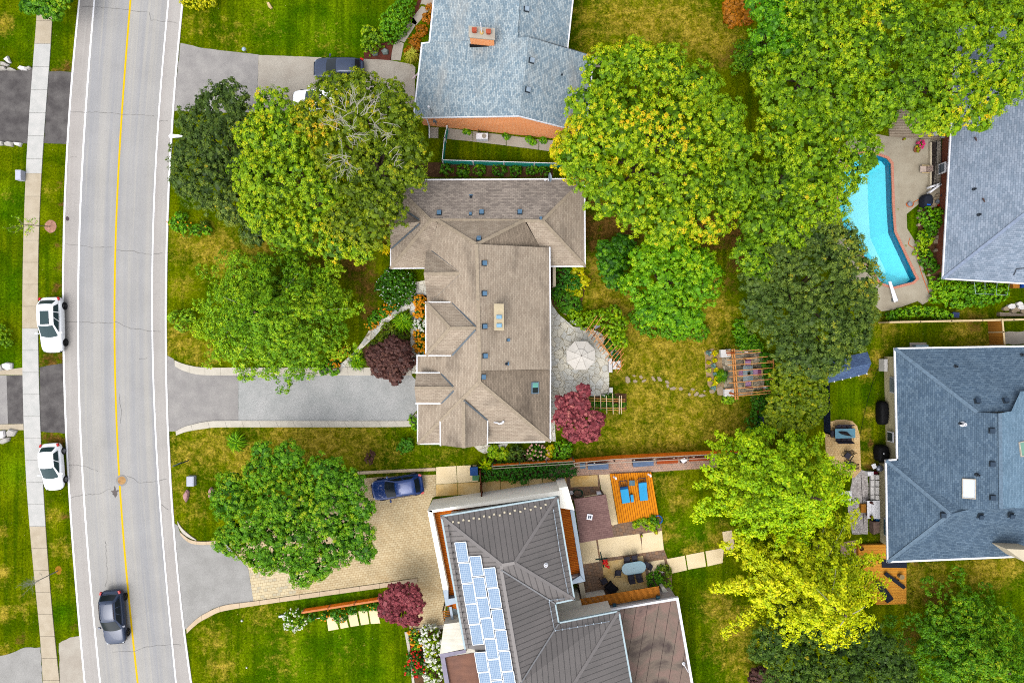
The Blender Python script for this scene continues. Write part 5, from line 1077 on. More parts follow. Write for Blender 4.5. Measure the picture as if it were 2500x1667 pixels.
def spray_tree(name, label, px, py, Rpx, z0, z1, kind, seed=1, nlev=9, nb=11, leaf=.16, rad=.24, k=16, base=.5, width=.36, squash=(1, 1), droop=.1, lean=(0, 0), twig=.0, tip=.12, density=.17, group=None, start=.12, asp=.5, core=.8):
    """a tree of whorled branches, each branch a flat spray of foliage"""
    rng = np.random.default_rng(seed); zc = z0 + (z1 - z0) * .25; c = P(px, py, zc); R0 = Rpx / SC * (1 - zc / H)
    e = thing(name, label, 'tree', (c.x, c.y, 0), group); cs, axs, rs = [], [], []; TW = []
    for l in range(nlev):
        t = l / (nlev - 1); z = z0 + (z1 - z0) * t; L = R0 * (1 - t * .86) ** .75; n = max(4, int(nb * (1 - t * .45))); off = rng.uniform(0, 6.28)
        for b in range(n):
            a = off + 2 * PI * b / n + rng.normal() * .14; Lb = L * rng.uniform(.72, 1.08); dx, dy = math.cos(a) * squash[0], math.sin(a) * squash[1]
            rise = rng.uniform(.02, .18); m = max(5, int(Lb / density))
            for i in range(m):
                s = start + (1 - start) * (i + rng.random()) / m; w = width * Lb * (.25 + 1.6 * s * (1 - s) * 1.0) * (1 - s * .35)
                for sd in range(2 if w > .25 else 1):
                    lat = rng.uniform(-1, 1) * w; x = c.x + dx * Lb * s - math.sin(a) * lat + lean[0] * t; y = c.y + dy * Lb * s + math.cos(a) * lat + lean[1] * t
                    zz = z + Lb * rise * s - droop * Lb * s * s - abs(lat) * .25 + rng.normal() * .06
                    cs.append((x, y, zz)); axs.append((dx + -math.sin(a) * lat * .5, dy + math.cos(a) * lat * .5, .55)); rs.append(rad * rng.uniform(.7, 1.25))
            if twig and rng.random() < twig:
                p0 = Vector((c.x + dx * Lb * .25, c.y + dy * Lb * .25, z + Lb * rise * .25 + .12)); p1 = Vector((c.x + dx * Lb * .85, c.y + dy * Lb * .85, z + Lb * (rise * .85 - droop * .72) + .16)); TW.append(([p0, p0.lerp(p1, .5) + Vector((0, 0, .08)), p1], [.028, .02, .008]))
    cs, axs, rs = np.array(cs), np.array(axs), np.array(rs)
    p = puffs(cs, axs, rs, k, leaf, asp=asp, base=base, seed=seed, elong=.8, cv=.12, tv=.2); zb = z0 + (z1 - z0) * .1; bl = [(c.x + lean[0] * .3 + R0 * squash[0] * .36 * core * math.cos(a), c.y + lean[1] * .3 + R0 * squash[1] * .36 * core * math.sin(a), zb, R0 * .42 * core, (z1 - z0) * .45) for a in np.linspace(0, 2 * PI, 7)[:-1]] + [(c.x + lean[0] * .5, c.y + lean[1] * .5, zb + .5, R0 * .45 * core, (z1 - z0) * .62)]
    c2, n2 = blob_surface(bl, .5, seed + 9); p2 = puffs(c2, n2 + np.array([0, 0, .5]), np.full(len(c2), .3), 20, leaf, asp=asp, base=base - .1, seed=seed + 9, elong=.5, tv=.2); leafmesh('crown', *cat([p, p2]), LM[kind], e)  # core foliage toned slightly darker, shade painted into its colour
    trunk(e, (c.x, c.y, -.1), (c.x + lean[0], c.y + lean[1], z1), .24)
    for pts, r in TW: tw = MB(); tw.tube(pts, r, 5); tw.build('bare_branch', M_DEAD, e, smooth=True)
    return e
def bush(name, label, blobs, kind, h=.9, seed=1, leaf=.13, rad=.16, spacing=.24, k=10, base=.5, group=None, flower=None, fl_n=30, fl_s=.09, flat=None, catg='bush', asp=.75, elong=0, parent=None):
    bl = []
    for b in blobs:
        hh = b[3] if len(b) > 3 else h; c = P(b[0], b[1], hh * .6); r = b[2] / SC * (1 - hh / H); bl.append((c.x, c.y, hh * .25, r, hh * .75))
    c1, n1 = blob_surface(bl, spacing, seed, zmin=-.2); c2, n2 = blob_surface(bl, spacing * 1.3, seed + 1, .75, zmin=-.2)
    p1 = puffs(c1, n1 + np.array([0, 0, .6]), np.full(len(c1), rad), k, leaf, asp=asp, base=base, seed=seed, elong=elong); p2 = puffs(c2, n2 + np.array([0, 0, .6]), np.full(len(c2), rad * 1.2), k // 2 + 2, leaf * 1.3, asp=asp, base=base - .25, seed=seed + 2)  # inner layer toned darker, painting shade between the outer leaves
    if flower:
        e = thing(name, label, catg, (bl[0][0], bl[0][1], 0), group); leafmesh('foliage', *cat([p1, p2]), LM[kind], e)
        rng = np.random.default_rng(seed); idx = rng.choice(len(c1), min(fl_n, len(c1)), False); pos = c1[idx] + n1[idx] * rad * .9 + np.array([0, 0, rad * .6])
        pf = puffs(pos, np.tile([0, 0, 1.0], (len(pos), 1)), np.full(len(pos), fl_s), 7, fl_s * 1.3, asp=.9, seed=seed + 7); leafmesh('flowers', *pf, LM[flower], e)['kind'] = 'stuff'; return e
    o = leafmesh(name, *cat([p1, p2]), LM[kind]); tag(o, label, catg, group); return o
def tuft(name, label, px, py, r, kind, n=140, h=.6, seed=1, group=None, wd=.05, catg='plant'):
    """arching blades from one root"""
    rng = np.random.default_rng(seed); c = P(px, py, h * .4); R_ = r / SC; V_, F_, T_ = [], [], []
    for i in range(n):
        a = rng.uniform(0, 6.28); L = R_ * rng.uniform(.55, 1.08); hh = h * rng.uniform(.6, 1.1); t0 = rng.uniform(.1, .9); d = np.array([math.cos(a), math.sin(a), 0]); sd = np.array([-d[1], d[0], 0]); S_ = 4; o0 = rng.normal(size=2) * R_ * .12
        for s in range(S_ + 1):
            t = s / S_; p = np.array([c.x + o0[0], c.y + o0[1], 0]) + d * L * t + np.array([0, 0, hh * (1 - (2 * t - .9) ** 2) + .02]); w_ = wd * (1 - t ** 2) + .004; V_ += [p - sd * w_ / 2, p + sd * w_ / 2]
        b = len(V_) - 2 * (S_ + 1)
        for s in range(S_): F_.append((b + 2 * s, b + 2 * s + 1, b + 2 * s + 3, b + 2 * s + 2)); T_.append(t0)
    me = bpy.data.meshes.new(name); me.from_pydata([tuple(v) for v in V_], [], F_); a = me.attributes.new('tone', 'FLOAT', 'FACE'); a.data.foreach_set('value', T_); me.materials.append(LM[kind])
    o = bpy.data.objects.new(name, me); COL.objects.link(o); tag(o, label, catg, group); return o

# ------------------------------------------------------------------ the trees
GT = 'mature garden trees'
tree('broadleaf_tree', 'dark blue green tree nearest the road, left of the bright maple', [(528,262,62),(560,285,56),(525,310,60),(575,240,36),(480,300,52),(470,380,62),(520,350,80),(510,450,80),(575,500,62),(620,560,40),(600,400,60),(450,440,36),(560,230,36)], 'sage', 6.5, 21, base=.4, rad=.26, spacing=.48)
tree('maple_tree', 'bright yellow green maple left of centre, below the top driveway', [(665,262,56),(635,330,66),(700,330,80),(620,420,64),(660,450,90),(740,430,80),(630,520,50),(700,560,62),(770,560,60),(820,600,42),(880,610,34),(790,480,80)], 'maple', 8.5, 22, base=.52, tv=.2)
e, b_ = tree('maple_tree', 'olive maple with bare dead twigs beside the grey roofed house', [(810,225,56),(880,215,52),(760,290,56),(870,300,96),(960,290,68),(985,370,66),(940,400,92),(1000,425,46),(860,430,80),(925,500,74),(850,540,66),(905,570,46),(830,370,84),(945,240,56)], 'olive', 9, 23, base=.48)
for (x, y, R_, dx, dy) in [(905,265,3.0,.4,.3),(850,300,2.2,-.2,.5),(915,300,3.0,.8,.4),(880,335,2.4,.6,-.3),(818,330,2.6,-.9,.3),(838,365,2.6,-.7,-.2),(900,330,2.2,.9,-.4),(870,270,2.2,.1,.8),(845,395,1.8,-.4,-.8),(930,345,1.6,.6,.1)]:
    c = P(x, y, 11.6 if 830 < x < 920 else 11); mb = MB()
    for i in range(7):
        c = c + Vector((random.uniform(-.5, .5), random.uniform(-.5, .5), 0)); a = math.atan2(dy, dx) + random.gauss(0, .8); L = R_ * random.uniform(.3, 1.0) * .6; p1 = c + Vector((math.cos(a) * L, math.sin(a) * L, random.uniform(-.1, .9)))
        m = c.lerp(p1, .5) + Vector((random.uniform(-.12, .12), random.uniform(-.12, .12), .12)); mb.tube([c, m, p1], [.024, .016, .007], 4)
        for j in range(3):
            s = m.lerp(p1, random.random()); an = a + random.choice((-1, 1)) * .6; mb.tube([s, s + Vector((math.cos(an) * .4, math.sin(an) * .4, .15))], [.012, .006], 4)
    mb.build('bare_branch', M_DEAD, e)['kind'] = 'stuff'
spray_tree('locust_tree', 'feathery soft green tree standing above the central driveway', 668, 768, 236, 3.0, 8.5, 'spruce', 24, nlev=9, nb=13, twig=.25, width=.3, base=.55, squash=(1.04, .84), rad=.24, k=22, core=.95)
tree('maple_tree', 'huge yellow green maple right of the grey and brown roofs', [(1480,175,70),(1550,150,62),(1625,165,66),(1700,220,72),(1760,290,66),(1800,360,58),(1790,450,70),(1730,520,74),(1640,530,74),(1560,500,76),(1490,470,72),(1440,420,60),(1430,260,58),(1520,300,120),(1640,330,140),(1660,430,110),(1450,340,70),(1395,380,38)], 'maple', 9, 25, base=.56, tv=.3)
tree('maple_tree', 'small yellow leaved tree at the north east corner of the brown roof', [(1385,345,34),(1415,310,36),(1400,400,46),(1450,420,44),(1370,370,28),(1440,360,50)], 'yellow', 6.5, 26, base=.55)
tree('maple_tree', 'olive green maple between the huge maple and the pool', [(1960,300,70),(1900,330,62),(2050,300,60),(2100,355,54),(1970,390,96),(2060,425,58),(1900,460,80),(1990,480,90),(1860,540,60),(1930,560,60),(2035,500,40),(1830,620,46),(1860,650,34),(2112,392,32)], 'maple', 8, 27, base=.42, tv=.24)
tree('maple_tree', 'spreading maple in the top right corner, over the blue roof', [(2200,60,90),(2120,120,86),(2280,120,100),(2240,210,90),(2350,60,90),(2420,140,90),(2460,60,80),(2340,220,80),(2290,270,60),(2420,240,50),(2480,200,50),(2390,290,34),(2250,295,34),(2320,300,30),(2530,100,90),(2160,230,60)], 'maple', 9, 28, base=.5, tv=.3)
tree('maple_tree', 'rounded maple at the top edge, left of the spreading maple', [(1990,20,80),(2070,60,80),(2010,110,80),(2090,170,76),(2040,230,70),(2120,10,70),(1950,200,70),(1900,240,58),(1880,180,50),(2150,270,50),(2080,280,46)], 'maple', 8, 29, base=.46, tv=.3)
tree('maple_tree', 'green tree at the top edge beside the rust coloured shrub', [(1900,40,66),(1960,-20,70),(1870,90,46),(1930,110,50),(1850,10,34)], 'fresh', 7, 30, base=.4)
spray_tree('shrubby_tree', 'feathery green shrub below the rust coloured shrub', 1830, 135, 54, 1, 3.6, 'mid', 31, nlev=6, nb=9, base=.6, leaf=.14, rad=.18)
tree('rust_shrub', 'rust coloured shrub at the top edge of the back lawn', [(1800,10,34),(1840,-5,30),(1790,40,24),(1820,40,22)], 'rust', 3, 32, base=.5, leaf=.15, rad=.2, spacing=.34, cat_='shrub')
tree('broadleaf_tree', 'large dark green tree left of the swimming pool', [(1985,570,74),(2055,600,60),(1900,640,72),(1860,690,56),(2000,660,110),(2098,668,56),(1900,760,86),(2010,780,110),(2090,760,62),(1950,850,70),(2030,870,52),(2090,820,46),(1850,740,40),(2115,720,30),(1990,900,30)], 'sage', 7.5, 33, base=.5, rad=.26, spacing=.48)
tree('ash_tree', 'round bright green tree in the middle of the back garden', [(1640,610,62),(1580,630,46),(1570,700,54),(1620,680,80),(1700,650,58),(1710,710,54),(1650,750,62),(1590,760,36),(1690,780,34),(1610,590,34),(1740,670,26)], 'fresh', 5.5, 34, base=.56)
tree('dark_shrub', 'dark green shrub left of the round bright green tree', [(1495,640,40),(1480,610,26),(1520,600,30),(1500,680,28)], 'mid', 2.2, 35, base=.25, leaf=.15, rad=.2, spacing=.36, cat_='shrub')
bush('low_shrub', 'low green plants under the round bright green tree', [(1590,780,40),(1680,795,34),(1710,810,22),(1640,790,40),(1560,775,22)], 'fresh', .8, 36, base=.3)
tree('yellow_shrub', 'tall yellow green shrub right of the timber pergola', [(1930,930,48),(1975,960,46),(1920,985,46),(1965,1010,44),(1900,1030,38),(1990,910,34),(1940,1040,34),(1995,990,30)], 'olive', 3.6, 37, base=.5, leaf=.15, rad=.22, spacing=.36, cat_='shrub')
bush('hedge', 'green hedge strip along the right side of the timber pergola', [(1878,880,20),(1882,915,20),(1884,950,22),(1880,985,24),(1862,1010,24),(1845,1035,20),(1850,1060,18),(1860,985,20)], 'hedge', 1.5, 38, base=.75, catg='hedge')
spray_tree('larch_tree', 'bright green larch with finger like branches by the cream house', 1895, 1190, 235, 3.5, 12.5, 'larch', 39, nlev=11, nb=9, base=.5, width=.2, leaf=.2, rad=.28, k=12, asp=.6, squash=(1, .85), tip=.1, lean=(.5, .6))
spray_tree('larch_tree', 'golden yellow larch over the lower right lawns', 1970, 1425, 232, 3.5, 12, 'gold', 40, nlev=11, nb=9, base=.55, width=.2, leaf=.2, rad=.28, k=12, asp=.6, twig=.25, squash=(1, 1))
tree('broadleaf_tree', 'dark green tree along the bottom edge below the golden larch', [(1900,1560,56),(1960,1510,66),(2040,1540,80),(2110,1560,60),(2160,1600,60),(2190,1660,60),(2050,1640,100),(1940,1620,80),(1870,1590,40),(2210,1640,34),(1930,1680,60)], 'deep', 6, 41, base=.42, rad=.25, spacing=.48)
spray_tree('elm_tree', 'feathery mid green tree in the bottom right corner', 2385, 1590, 205, 2.5, 7.5, 'mid', 42, nlev=9, nb=12, base=.6, leaf=.16, rad=.24, k=18, squash=(1, .9), density=.2)
tree('ash_tree', 'broad green tree beside the paver driveway, above the blue car', [(640,1160,52),(560,1220,52),(700,1120,44),(600,1270,70),(560,1320,42),(690,1230,90),(790,1170,62),(850,1190,46),(800,1250,80),(880,1240,34),(720,1330,74),(640,1350,54),(820,1330,56),(870,1300,44),(740,1400,36),(890,1350,26),(780,1380,36),(560,1180,30),(640,1100,24)], 'mid', 6, 43, base=.6, tv=.2, spacing=.42, k=38)
tree('plum_tree', 'plum leaved tree at the south end of the flagstone patio', [(1425,955,16),(1400,980,24),(1375,985,18),(1385,1020,34),(1430,1030,32),(1455,1025,22),(1400,1050,28),(1440,1055,26),(1372,1010,16),(1420,990,20)], 'plum', 3.6, 44, base=.5, leaf=.13, rad=.17, spacing=.27)
tree('plum_tree', 'plum leaved tree at the end of the small orange timber wall', [(975,1450,28),(950,1465,26),(1000,1455,30),(1015,1475,22),(960,1495,26),(990,1500,28),(1010,1510,12),(940,1490,16)], 'plum', 3.2, 45, base=.5, leaf=.13, rad=.17, spacing=.27)
tree('barberry_shrub', 'dark purple brown shrub at the lower end of the flagstone path', [(925,870,34),(960,850,30),(955,890,36),(985,880,28),(930,900,24),(985,850,18),(965,920,16)], 'darkplum', 1.9, 46, base=.45, leaf=.12, rad=.16, spacing=.26, cat_='shrub')
tree('street_tree', 'green tree crown over the pavement in the top left corner', [(95,5,30),(125,20,30),(70,15,20),(150,-10,30),(90,-50,50),(40,-110,60)], 'mid', 3.2, 47, base=.6, leaf=.13, spacing=.34, rad=.2)
bush('garden_shrub', 'edge of a yellowish shrub at the top beside the road', [(455,-6,20),(480,-8,26),(508,-8,22),(480,6,12)], 'yellow', 1.5, 48, base=.3)
bush('garden_shrub', 'edge of a small green shrub at the left margin by the white car', [(-4,815,22),(8,835,12)], 'lime', 1.2, 49, base=.3)
tree('rust_shrub', 'dark red shrub at the bottom edge beside the dark green tree', [(1855,1655,26),(1880,1665,20)], 'darkplum', 1.8, 50, base=.5, leaf=.12, rad=.16, spacing=.26, cat_='shrub')
# saplings in the verge
def sapling(label, base, tip, leaves, seed):
    b0 = P(*base, 0); t0 = P(*tip, 4.0); e = thing('sapling', label, 'tree', tuple(b0)); mb = MB(); rng = np.random.default_rng(seed)
    mb.tube([b0, b0.lerp(t0, .5), t0], [.05, .035, .02], 6); cs = []
    for i in range(16):
        s = b0.lerp(t0, rng.uniform(.55, .95)); a = rng.uniform(0, 6.28); L = rng.uniform(.4, 1.2); p = s + Vector((math.cos(a) * L, math.sin(a) * L, L * .7)); mb.tube([s, p], [.016, .006], 4)
        for k in range(3):
            s2 = s.lerp(p, .4 + .2 * k); a2 = a + rng.choice((-1, 1)) * .7; p2 = s2 + Vector((math.cos(a2) * .3, math.sin(a2) * .3, .2)); mb.tube([s2, p2], [.008, .004], 3); cs.append(p2)
    mb.build('trunk', paint('sapling_bark', (156, 148, 110), .9) if leaves else paint('grey_bark', (170, 170, 158), .9), e)
    if leaves:
        cs = np.array([tuple(c) for c in cs]); leafmesh('crown', *puffs(cs, np.tile([0, 0, 1.], (len(cs), 1)), np.full(len(cs), .14), 4, .11, seed=seed, base=.5), LM['lime'], e)
sapling('thin leafy sapling leaning over the pavement, in a ring of pink mulch', (122,553), (50,548), True, 51)
sapling('thin bare sapling leaning over the pavement near the bottom', (141,1393), (70,1428), False, 52)
m_ = P(124, 553); mb = MB(); mb.prism([(m_.x + (.48 + .08 * random.random()) * math.cos(a) , m_.y + (.52 + .08 * random.random()) * math.sin(a)) for a in np.linspace(0, 2 * PI, 26)[:-1]], 0, .03)
o = mb.build('mulch_ring', blotch('pink_mulch', (206, 158, 136), (182, 132, 112), 4, 12, fvar=.3)); tag(o, 'ring of pinkish mulch around the leafy sapling', 'mulch ring')
m_ = P(143, 1391); mb = MB(); mb.prism([(m_.x + (.22 + .1 * random.random()) * math.cos(a) , m_.y + (.32 + .1 * random.random()) * math.sin(a)) for a in np.linspace(0, 2 * PI, 20)[:-1]], 0, .02)
o = mb.build('mulch_ring', blotch('orange_mulch', (190, 140, 40), (170, 120, 40), 4, 12, fvar=.3)); tag(o, 'patch of orange mulch at the foot of the bare sapling', 'mulch ring')
# ------------------------------------------------------------------ shrubs, hedges and flowers
bush('rounded_hedge', 'clipped bright green hedge beside the cracked path, top', [(952,82,22),(950,55,26),(968,38,28),(985,22,26),(998,8,16),(965,70,24),(980,50,22)], 'fresh', 1.5, 60, base=.3, leaf=.11, spacing=.2, rad=.12, catg='hedge')
bush('garden_shrub', 'airy yellow green shrub over the red mulch bed', [(900,80,18),(915,98,20),(895,108,14),(925,85,16),(905,118,12)], 'maple', 1.3, 61, base=.45)
tuft('ornamental_grass', 'pale straw coloured grass clump beside the grey roofed house', 1006, 135, 22, 'straw', 160, .7, 62, wd=.06, catg='grass clump')
bush('ground_cover', 'rust and green ground cover along the west wall of the grey roofed house', [(1012,100,14),(1030,75,14),(1043,45,12),(1000,125,12),(1050,20,10),(1020,120,10)], 'rust', .35, 63, base=.5, catg='ground cover')
bush('hydrangea_bush', 'dark green bush dotted with pale mauve flowers near the front wing', [(955,680,26),(985,690,30),(960,715,30),(990,720,24),(935,700,20),(965,735,20)], 'mid', 1.1, 64, base=.35, flower='mauve', fl_n=60, fl_s=.045)
for i, (x, y, r, lb) in enumerate([(955,748,12,'orange flowers beside the top bend of the flagstone path'),(937,760,12,'orange flowers left of the top bend of the flagstone path'),(905,792,10,'orange flowers at the middle of the flagstone path'),(838,862,9,'orange flowers above the kerb end of the path'),(815,888,9,'orange flowers where the path meets the kerb')]):
    bush('flower_clump', lb, [(x, y, r), (x + r * .8, y - r * .5, r * .8)], 'mid', .5, 65 + i, base=.4, flower='orange', fl_n=26, fl_s=.08, leaf=.1, catg='flowers', group='orange flowers along the flagstone path', spacing=.18)
bush('low_shrub', 'small round green shrub left of the middle of the flagstone path', [(920,772,14),(910,782,12),(932,765,10)], 'fresh', .6, 70, base=.45)
bush('low_shrub', 'green shrub at the kerb end of the flagstone path', [(800,893,16),(815,905,12),(790,905,10)], 'fresh', .7, 71, base=.5)
tuft('ornamental_grass', 'large bright green grass clump inside the bend of the path', 985, 785, 32, 'fresh', 380, .8, 72, wd=.05, catg='grass clump')
tuft('ornamental_grass', 'green grass clump between the purple shrub and the kerb', 873, 882, 25, 'fresh', 300, .7, 73, wd=.045, catg='grass clump')
bush('low_shrub', 'mixed low plants between the large grass clump and the purple shrub', [(955,820,20),(935,830,18),(915,845,16),(985,825,16),(945,800,14)], 'olive', .6, 74, base=.25)
for i, (y, rr, fl) in enumerate([(735,12,'orange'),(762,12,'orange'),(790,11,'white'),(818,12,'orange'),(845,12,'orange'),(872,10,'white')]):
    bush('flower_clump', ['topmost orange clump by the front wall','orange flower clump by the front wall, second from the top','small white flower clump between the orange ones by the front wall','orange flower clump by the front wall beside the middle bay','orange flower clump by the front wall, above the lowest one','lowest white flower clump by the front wall'][i], [(1024, y, rr), (1032, y + 8, rr * .8)], 'mid', .6, 75 + i, base=.5, flower=fl, fl_n=60, fl_s=.1, leaf=.1, catg='flowers', group='flower strip along the front wall', spacing=.17)
tuft('hosta_plant', 'yellow green leafy plant at the west corner of the brown roof', 943, 608, 17, 'yellow', 60, .5, 82, wd=.16)
bush('garden_shrub', 'dark green shrubs against the south east wing of the brown roof', [(1375,668,22),(1400,690,20),(1370,695,18),(1360,715,14)], 'hedge', 1.0, 83, base=.6)
bush('hosta_plant', 'upper yellow hosta by the south east wing', [(1410,665,16),(1422,690,16),(1400,660,10)], 'yellow', .6, 84, base=.5, leaf=.24, rad=.16, k=6, catg='plant')
bush('hosta_plant', 'lower yellow hosta by the south east wing', [(1395,700,18),(1410,715,12)], 'yellow', .6, 85, base=.4, leaf=.24, rad=.16, k=6, catg='plant')
bush('round_shrub', 'round dense green shrub at the north end of the flagstone patio', [(1388,738,26),(1372,730,20),(1398,745,22)], 'hedge', 1.0, 86, base=.85, leaf=.1, spacing=.2)
bush('climbing_plant', 'yellow green climber at the north side of the flagstone patio', [(1412,778,16),(1430,785,20),(1445,775,18),(1400,765,12)], 'lime', 1.2, 87, base=.45, catg='climbing plant')
bush('climbing_plant', 'leafy climber growing over the diagonal trellis', [(1475,775,20),(1500,765,20),(1515,790,20),(1495,800,24),(1510,820,18),(1520,835,14),(1500,840,14),(1485,785,18),(1465,770,14)], 'lime', 2.6, 88, base=.4, leaf=.16, catg='climbing plant')
bush('garden_shrub', 'dark leaves beside the cushions under the diagonal trellis', [(1498,850,14),(1505,868,12),(1488,840,12)], 'hedge', .7, 89, base=.5)
bush('low_shrub', 'dark green plants under the straight trellis', [(1445,985,16),(1475,985,18),(1500,985,16),(1515,985,12),(1490,970,10)], 'mid', .6, 90, base=.3)
bush('hosta_plant', 'yellow green hosta under the south gable', [(1205,1104,16),(1225,1110,16),(1240,1118,12)], 'lime', .6, 91, base=.5, leaf=.22, rad=.16, k=7, catg='plant')
bush('garden_shrub', 'dark fine leaved shrub in the middle of the fence bed', [(1258,1112,20),(1278,1118,18),(1262,1098,12)], 'deep', .8, 92, base=.4)
bush('flower_clump', 'pink flowering shrub in the fence bed', [(1312,1106,20),(1325,1115,14),(1298,1110,12)], 'mid', .8, 93, base=.5, flower='pink', fl_n=55, fl_s=.09, catg='flowers')
bush('hosta_plant', 'small yellow plant beside the pink flowers', [(1345,1095,9),(1342,1110,9)], 'yellow', .6, 94, base=.6, leaf=.2, k=6, catg='plant')
bush('round_shrub', 'bright green round shrub at the east end of the fence bed', [(1372,1100,24),(1358,1108,14),(1385,1090,12)], 'fresh', 1.1, 95, base=.55)
tuft('yucca_plant', 'spiky lime green yucca beside the blue bin', 1185, 1134, 25, 'lime', 70, 1.0, 96, wd=.13)
bush('clipped_hedge', 'long dark green hedge between the fence and the beige path', [(x, 1160 - (x - 1180) * .05, 17) for x in range(1185, 1400, 16)] + [(x, 1145 - (x - 1180) * .06, 14) for x in range(1210, 1400, 16)] + [(1250,1168,12),(1280,1172,12),(1350,1162,10)], 'hedge', 1.3, 97, base=.4, leaf=.1, spacing=.2, rad=.13, catg='hedge')
tuft('daylily_clump', 'spiky green daylily clump on the lawn below the central driveway', 577, 1078, 29, 'fresh', 260, .7, 98, wd=.07)
bush('low_shrub', 'small green shrub on the lawn below the central driveway', [(990,1088,16),(980,1098,10),(1000,1080,10)], 'hedge', .7, 99, base=.7)
bush('low_shrub', 'tiny purple shrub on the lawn left of the small green shrub', [(905,1112,9),(900,1124,8)], 'darkplum', .6, 100, base=.6)
bush('low_shrub', 'green plant at the corner of the garage by the kerb', [(1010,1030,9),(1014,1042,7),(1006,1020,6)], 'fresh', .6, 101, base=.5)
bush('low_shrub', 'green and orange plants under the dark blue green tree', [(430,545,18),(455,560,16),(480,562,14),(440,530,14),(505,562,10)], 'fresh', .8, 102, base=.4, flower='orange', fl_n=14, fl_s=.07)
bush('low_shrub', 'bright bush at the road side of the feathery tree', [(425,775,16),(440,795,14),(455,770,16)], 'spruce', 1.2, 103, base=.5)
tuft('ornamental_grass', 'dark spiky grass under the dark blue green tree', 500, 552, 18, 'deep', 110, .6, 104, catg='grass clump')
bush('climbing_plant', 'ground creeper behind the green fence', [(1090,413,14),(1130,416,16),(1170,414,14),(1220,414,16),(1260,416,14),(1300,414,14),(1330,416,12)], 'mid', .6, 105, base=.5, catg='creeper')
for i, (x, y) in enumerate([(1138,318),(1235,329),(1290,336),(1325,339),(1300,343)]):
    bush('weed_clump', 'small weed at the foot of the orange brick wall', [(x, y + 3, 6), (x + 5, y + 4, 4)], 'fresh', .3, 106 + i, base=.4, group='weeds along the orange brick wall', catg='weeds', spacing=.18)
yb = [(1745,862,'yellow',9,'yellow leaved hosta at the top of the pergola bed'),(1730,862,'blue',8,'blue green hosta at the top of the pergola bed'),(1745,880,'yellow',9,'yellow leaved hosta second from the top of the pergola bed'),(1729,884,'yellow',7,'small yellow plant left of the second hosta'),(1742,893,'blue',7,'blue green plant in the upper middle of the pergola bed'),
      (1730,904,'straw',9,'variegated cream plant at the left of the pergola bed'),(1747,902,'yellow',7,'yellow plant right of the cream one'),(1745,912,'blue',6,'blue green plant in the lower middle of the pergola bed'),(1749,921,'yellow',8,'yellow plant beside the fern'),(1731,925,'yellow',7,'yellow plant low at the left of the pergola bed'),(1745,936,'yellow',12,'broad yellow hosta near the bottom of the pergola bed'),(1742,947,'blue',9,'blue green hosta at the bottom of the pergola bed')]
for i, (x, y, kd, r, lb) in enumerate(yb): tuft('hosta_plant', lb, x, y, r, kd, 34, .35, 112 + i, 'yellow and blue plants beside the pergola', .13)
tuft('fern_clump', 'feathery green fern clump against the pergola terrace', 1761, 918, 20, 'mid', 420, .5, 130, wd=.035)
bush('low_shrub', 'round variegated shrub at the lower corner of the pergola terrace', [(1780,975,11),(1772,978,8),(1790,974,8)], 'spruce', .6, 131, base=.7)
bush('low_shrub', 'grey green plants at the right lower corner of the pergola terrace', [(1855,970,16),(1862,990,14),(1870,965,12)], 'deep', .9, 132, base=.7)
bush('climbing_plant', 'green plants at the top of the pergola terrace', [(1815,842,14),(1835,838,16),(1850,850,12),(1812,825,12)], 'fresh', 1.2, 133, base=.35)
bush('low_shrub', 'grass and weeds left of the large dark green tree', [(1830,590,14),(1835,615,14),(1832,640,12),(1828,570,10)], 'olive', .8, 134, base=.3)
bush('low_shrub', 'bright weeds at the lower left of the large dark green tree', [(1808,810,16),(1820,830,18),(1838,835,16),(1805,790,12),(1850,845,12)], 'fresh', .9, 135, base=.4)
bush('hydrangea_bush', 'white flowering bush at the left end of the small orange timber wall', [(715,1510,22),(730,1515,20),(712,1525,16)], 'mid', .9, 136, base=.6, flower='white', fl_n=60, fl_s=.08)
bush('border_plants', 'green border plants along the small orange timber wall', [(760,1505,10),(790,1502,10),(820,1498,14),(830,1505,16),(860,1490,10),(890,1484,10),(915,1480,10)], 'hedge', .7, 137, base=.7, flower='orange', fl_n=20, fl_s=.07)
bush('hydrangea_bush', 'tall white hydrangea in front of the solar house', [(1048,1548,20),(1060,1565,22),(1055,1590,20),(1065,1610,22),(1060,1640,24),(1055,1660,20),(1040,1560,12)], 'lime', 1.3, 138, base=.35, flower='white', fl_n=170, fl_s=.12)
bush('flower_clump', 'red flowering bush at the bottom left of the soil bed', [(1010,1610,18),(1022,1630,18),(1005,1635,16),(1025,1610,12)], 'mid', 1.0, 139, base=.2, flower='red', fl_n=40, fl_s=.1, catg='flowers')
bush('flower_clump', 'orange and yellow flowers at the top of the soil bed', [(1010,1550,12),(1018,1565,12),(1005,1560,8)], 'fresh', .6, 140, base=.4, flower='orange', fl_n=34, fl_s=.09, catg='flowers')
bush('flower_clump', 'small red flowers below the orange ones', [(1016,1580,9),(1012,1588,7)], 'fresh', .5, 141, base=.4, flower='red', fl_n=12, fl_s=.08, catg='flowers')
bush('potted_plants', 'row of yellow green plants below the orange deck', [(1552,1280,8),(1562,1276,8),(1577,1275,10),(1590,1278,12),(1600,1285,10),(1585,1285,9)], 'lime', .6, 142, base=.5, catg='plants')
bush('garden_shrub', 'dark plant in the corner of the orange deck beside the blue hose', [(1592,1267,8),(1600,1272,7)], 'mid', .7, 143, base=.3)
bush('garden_shrub', 'round green bush at the right end of the slatted canopy', [(1597,1415,15),(1608,1420,14),(1590,1425,10),(1605,1405,10)], 'fresh', .9, 144, base=.25)
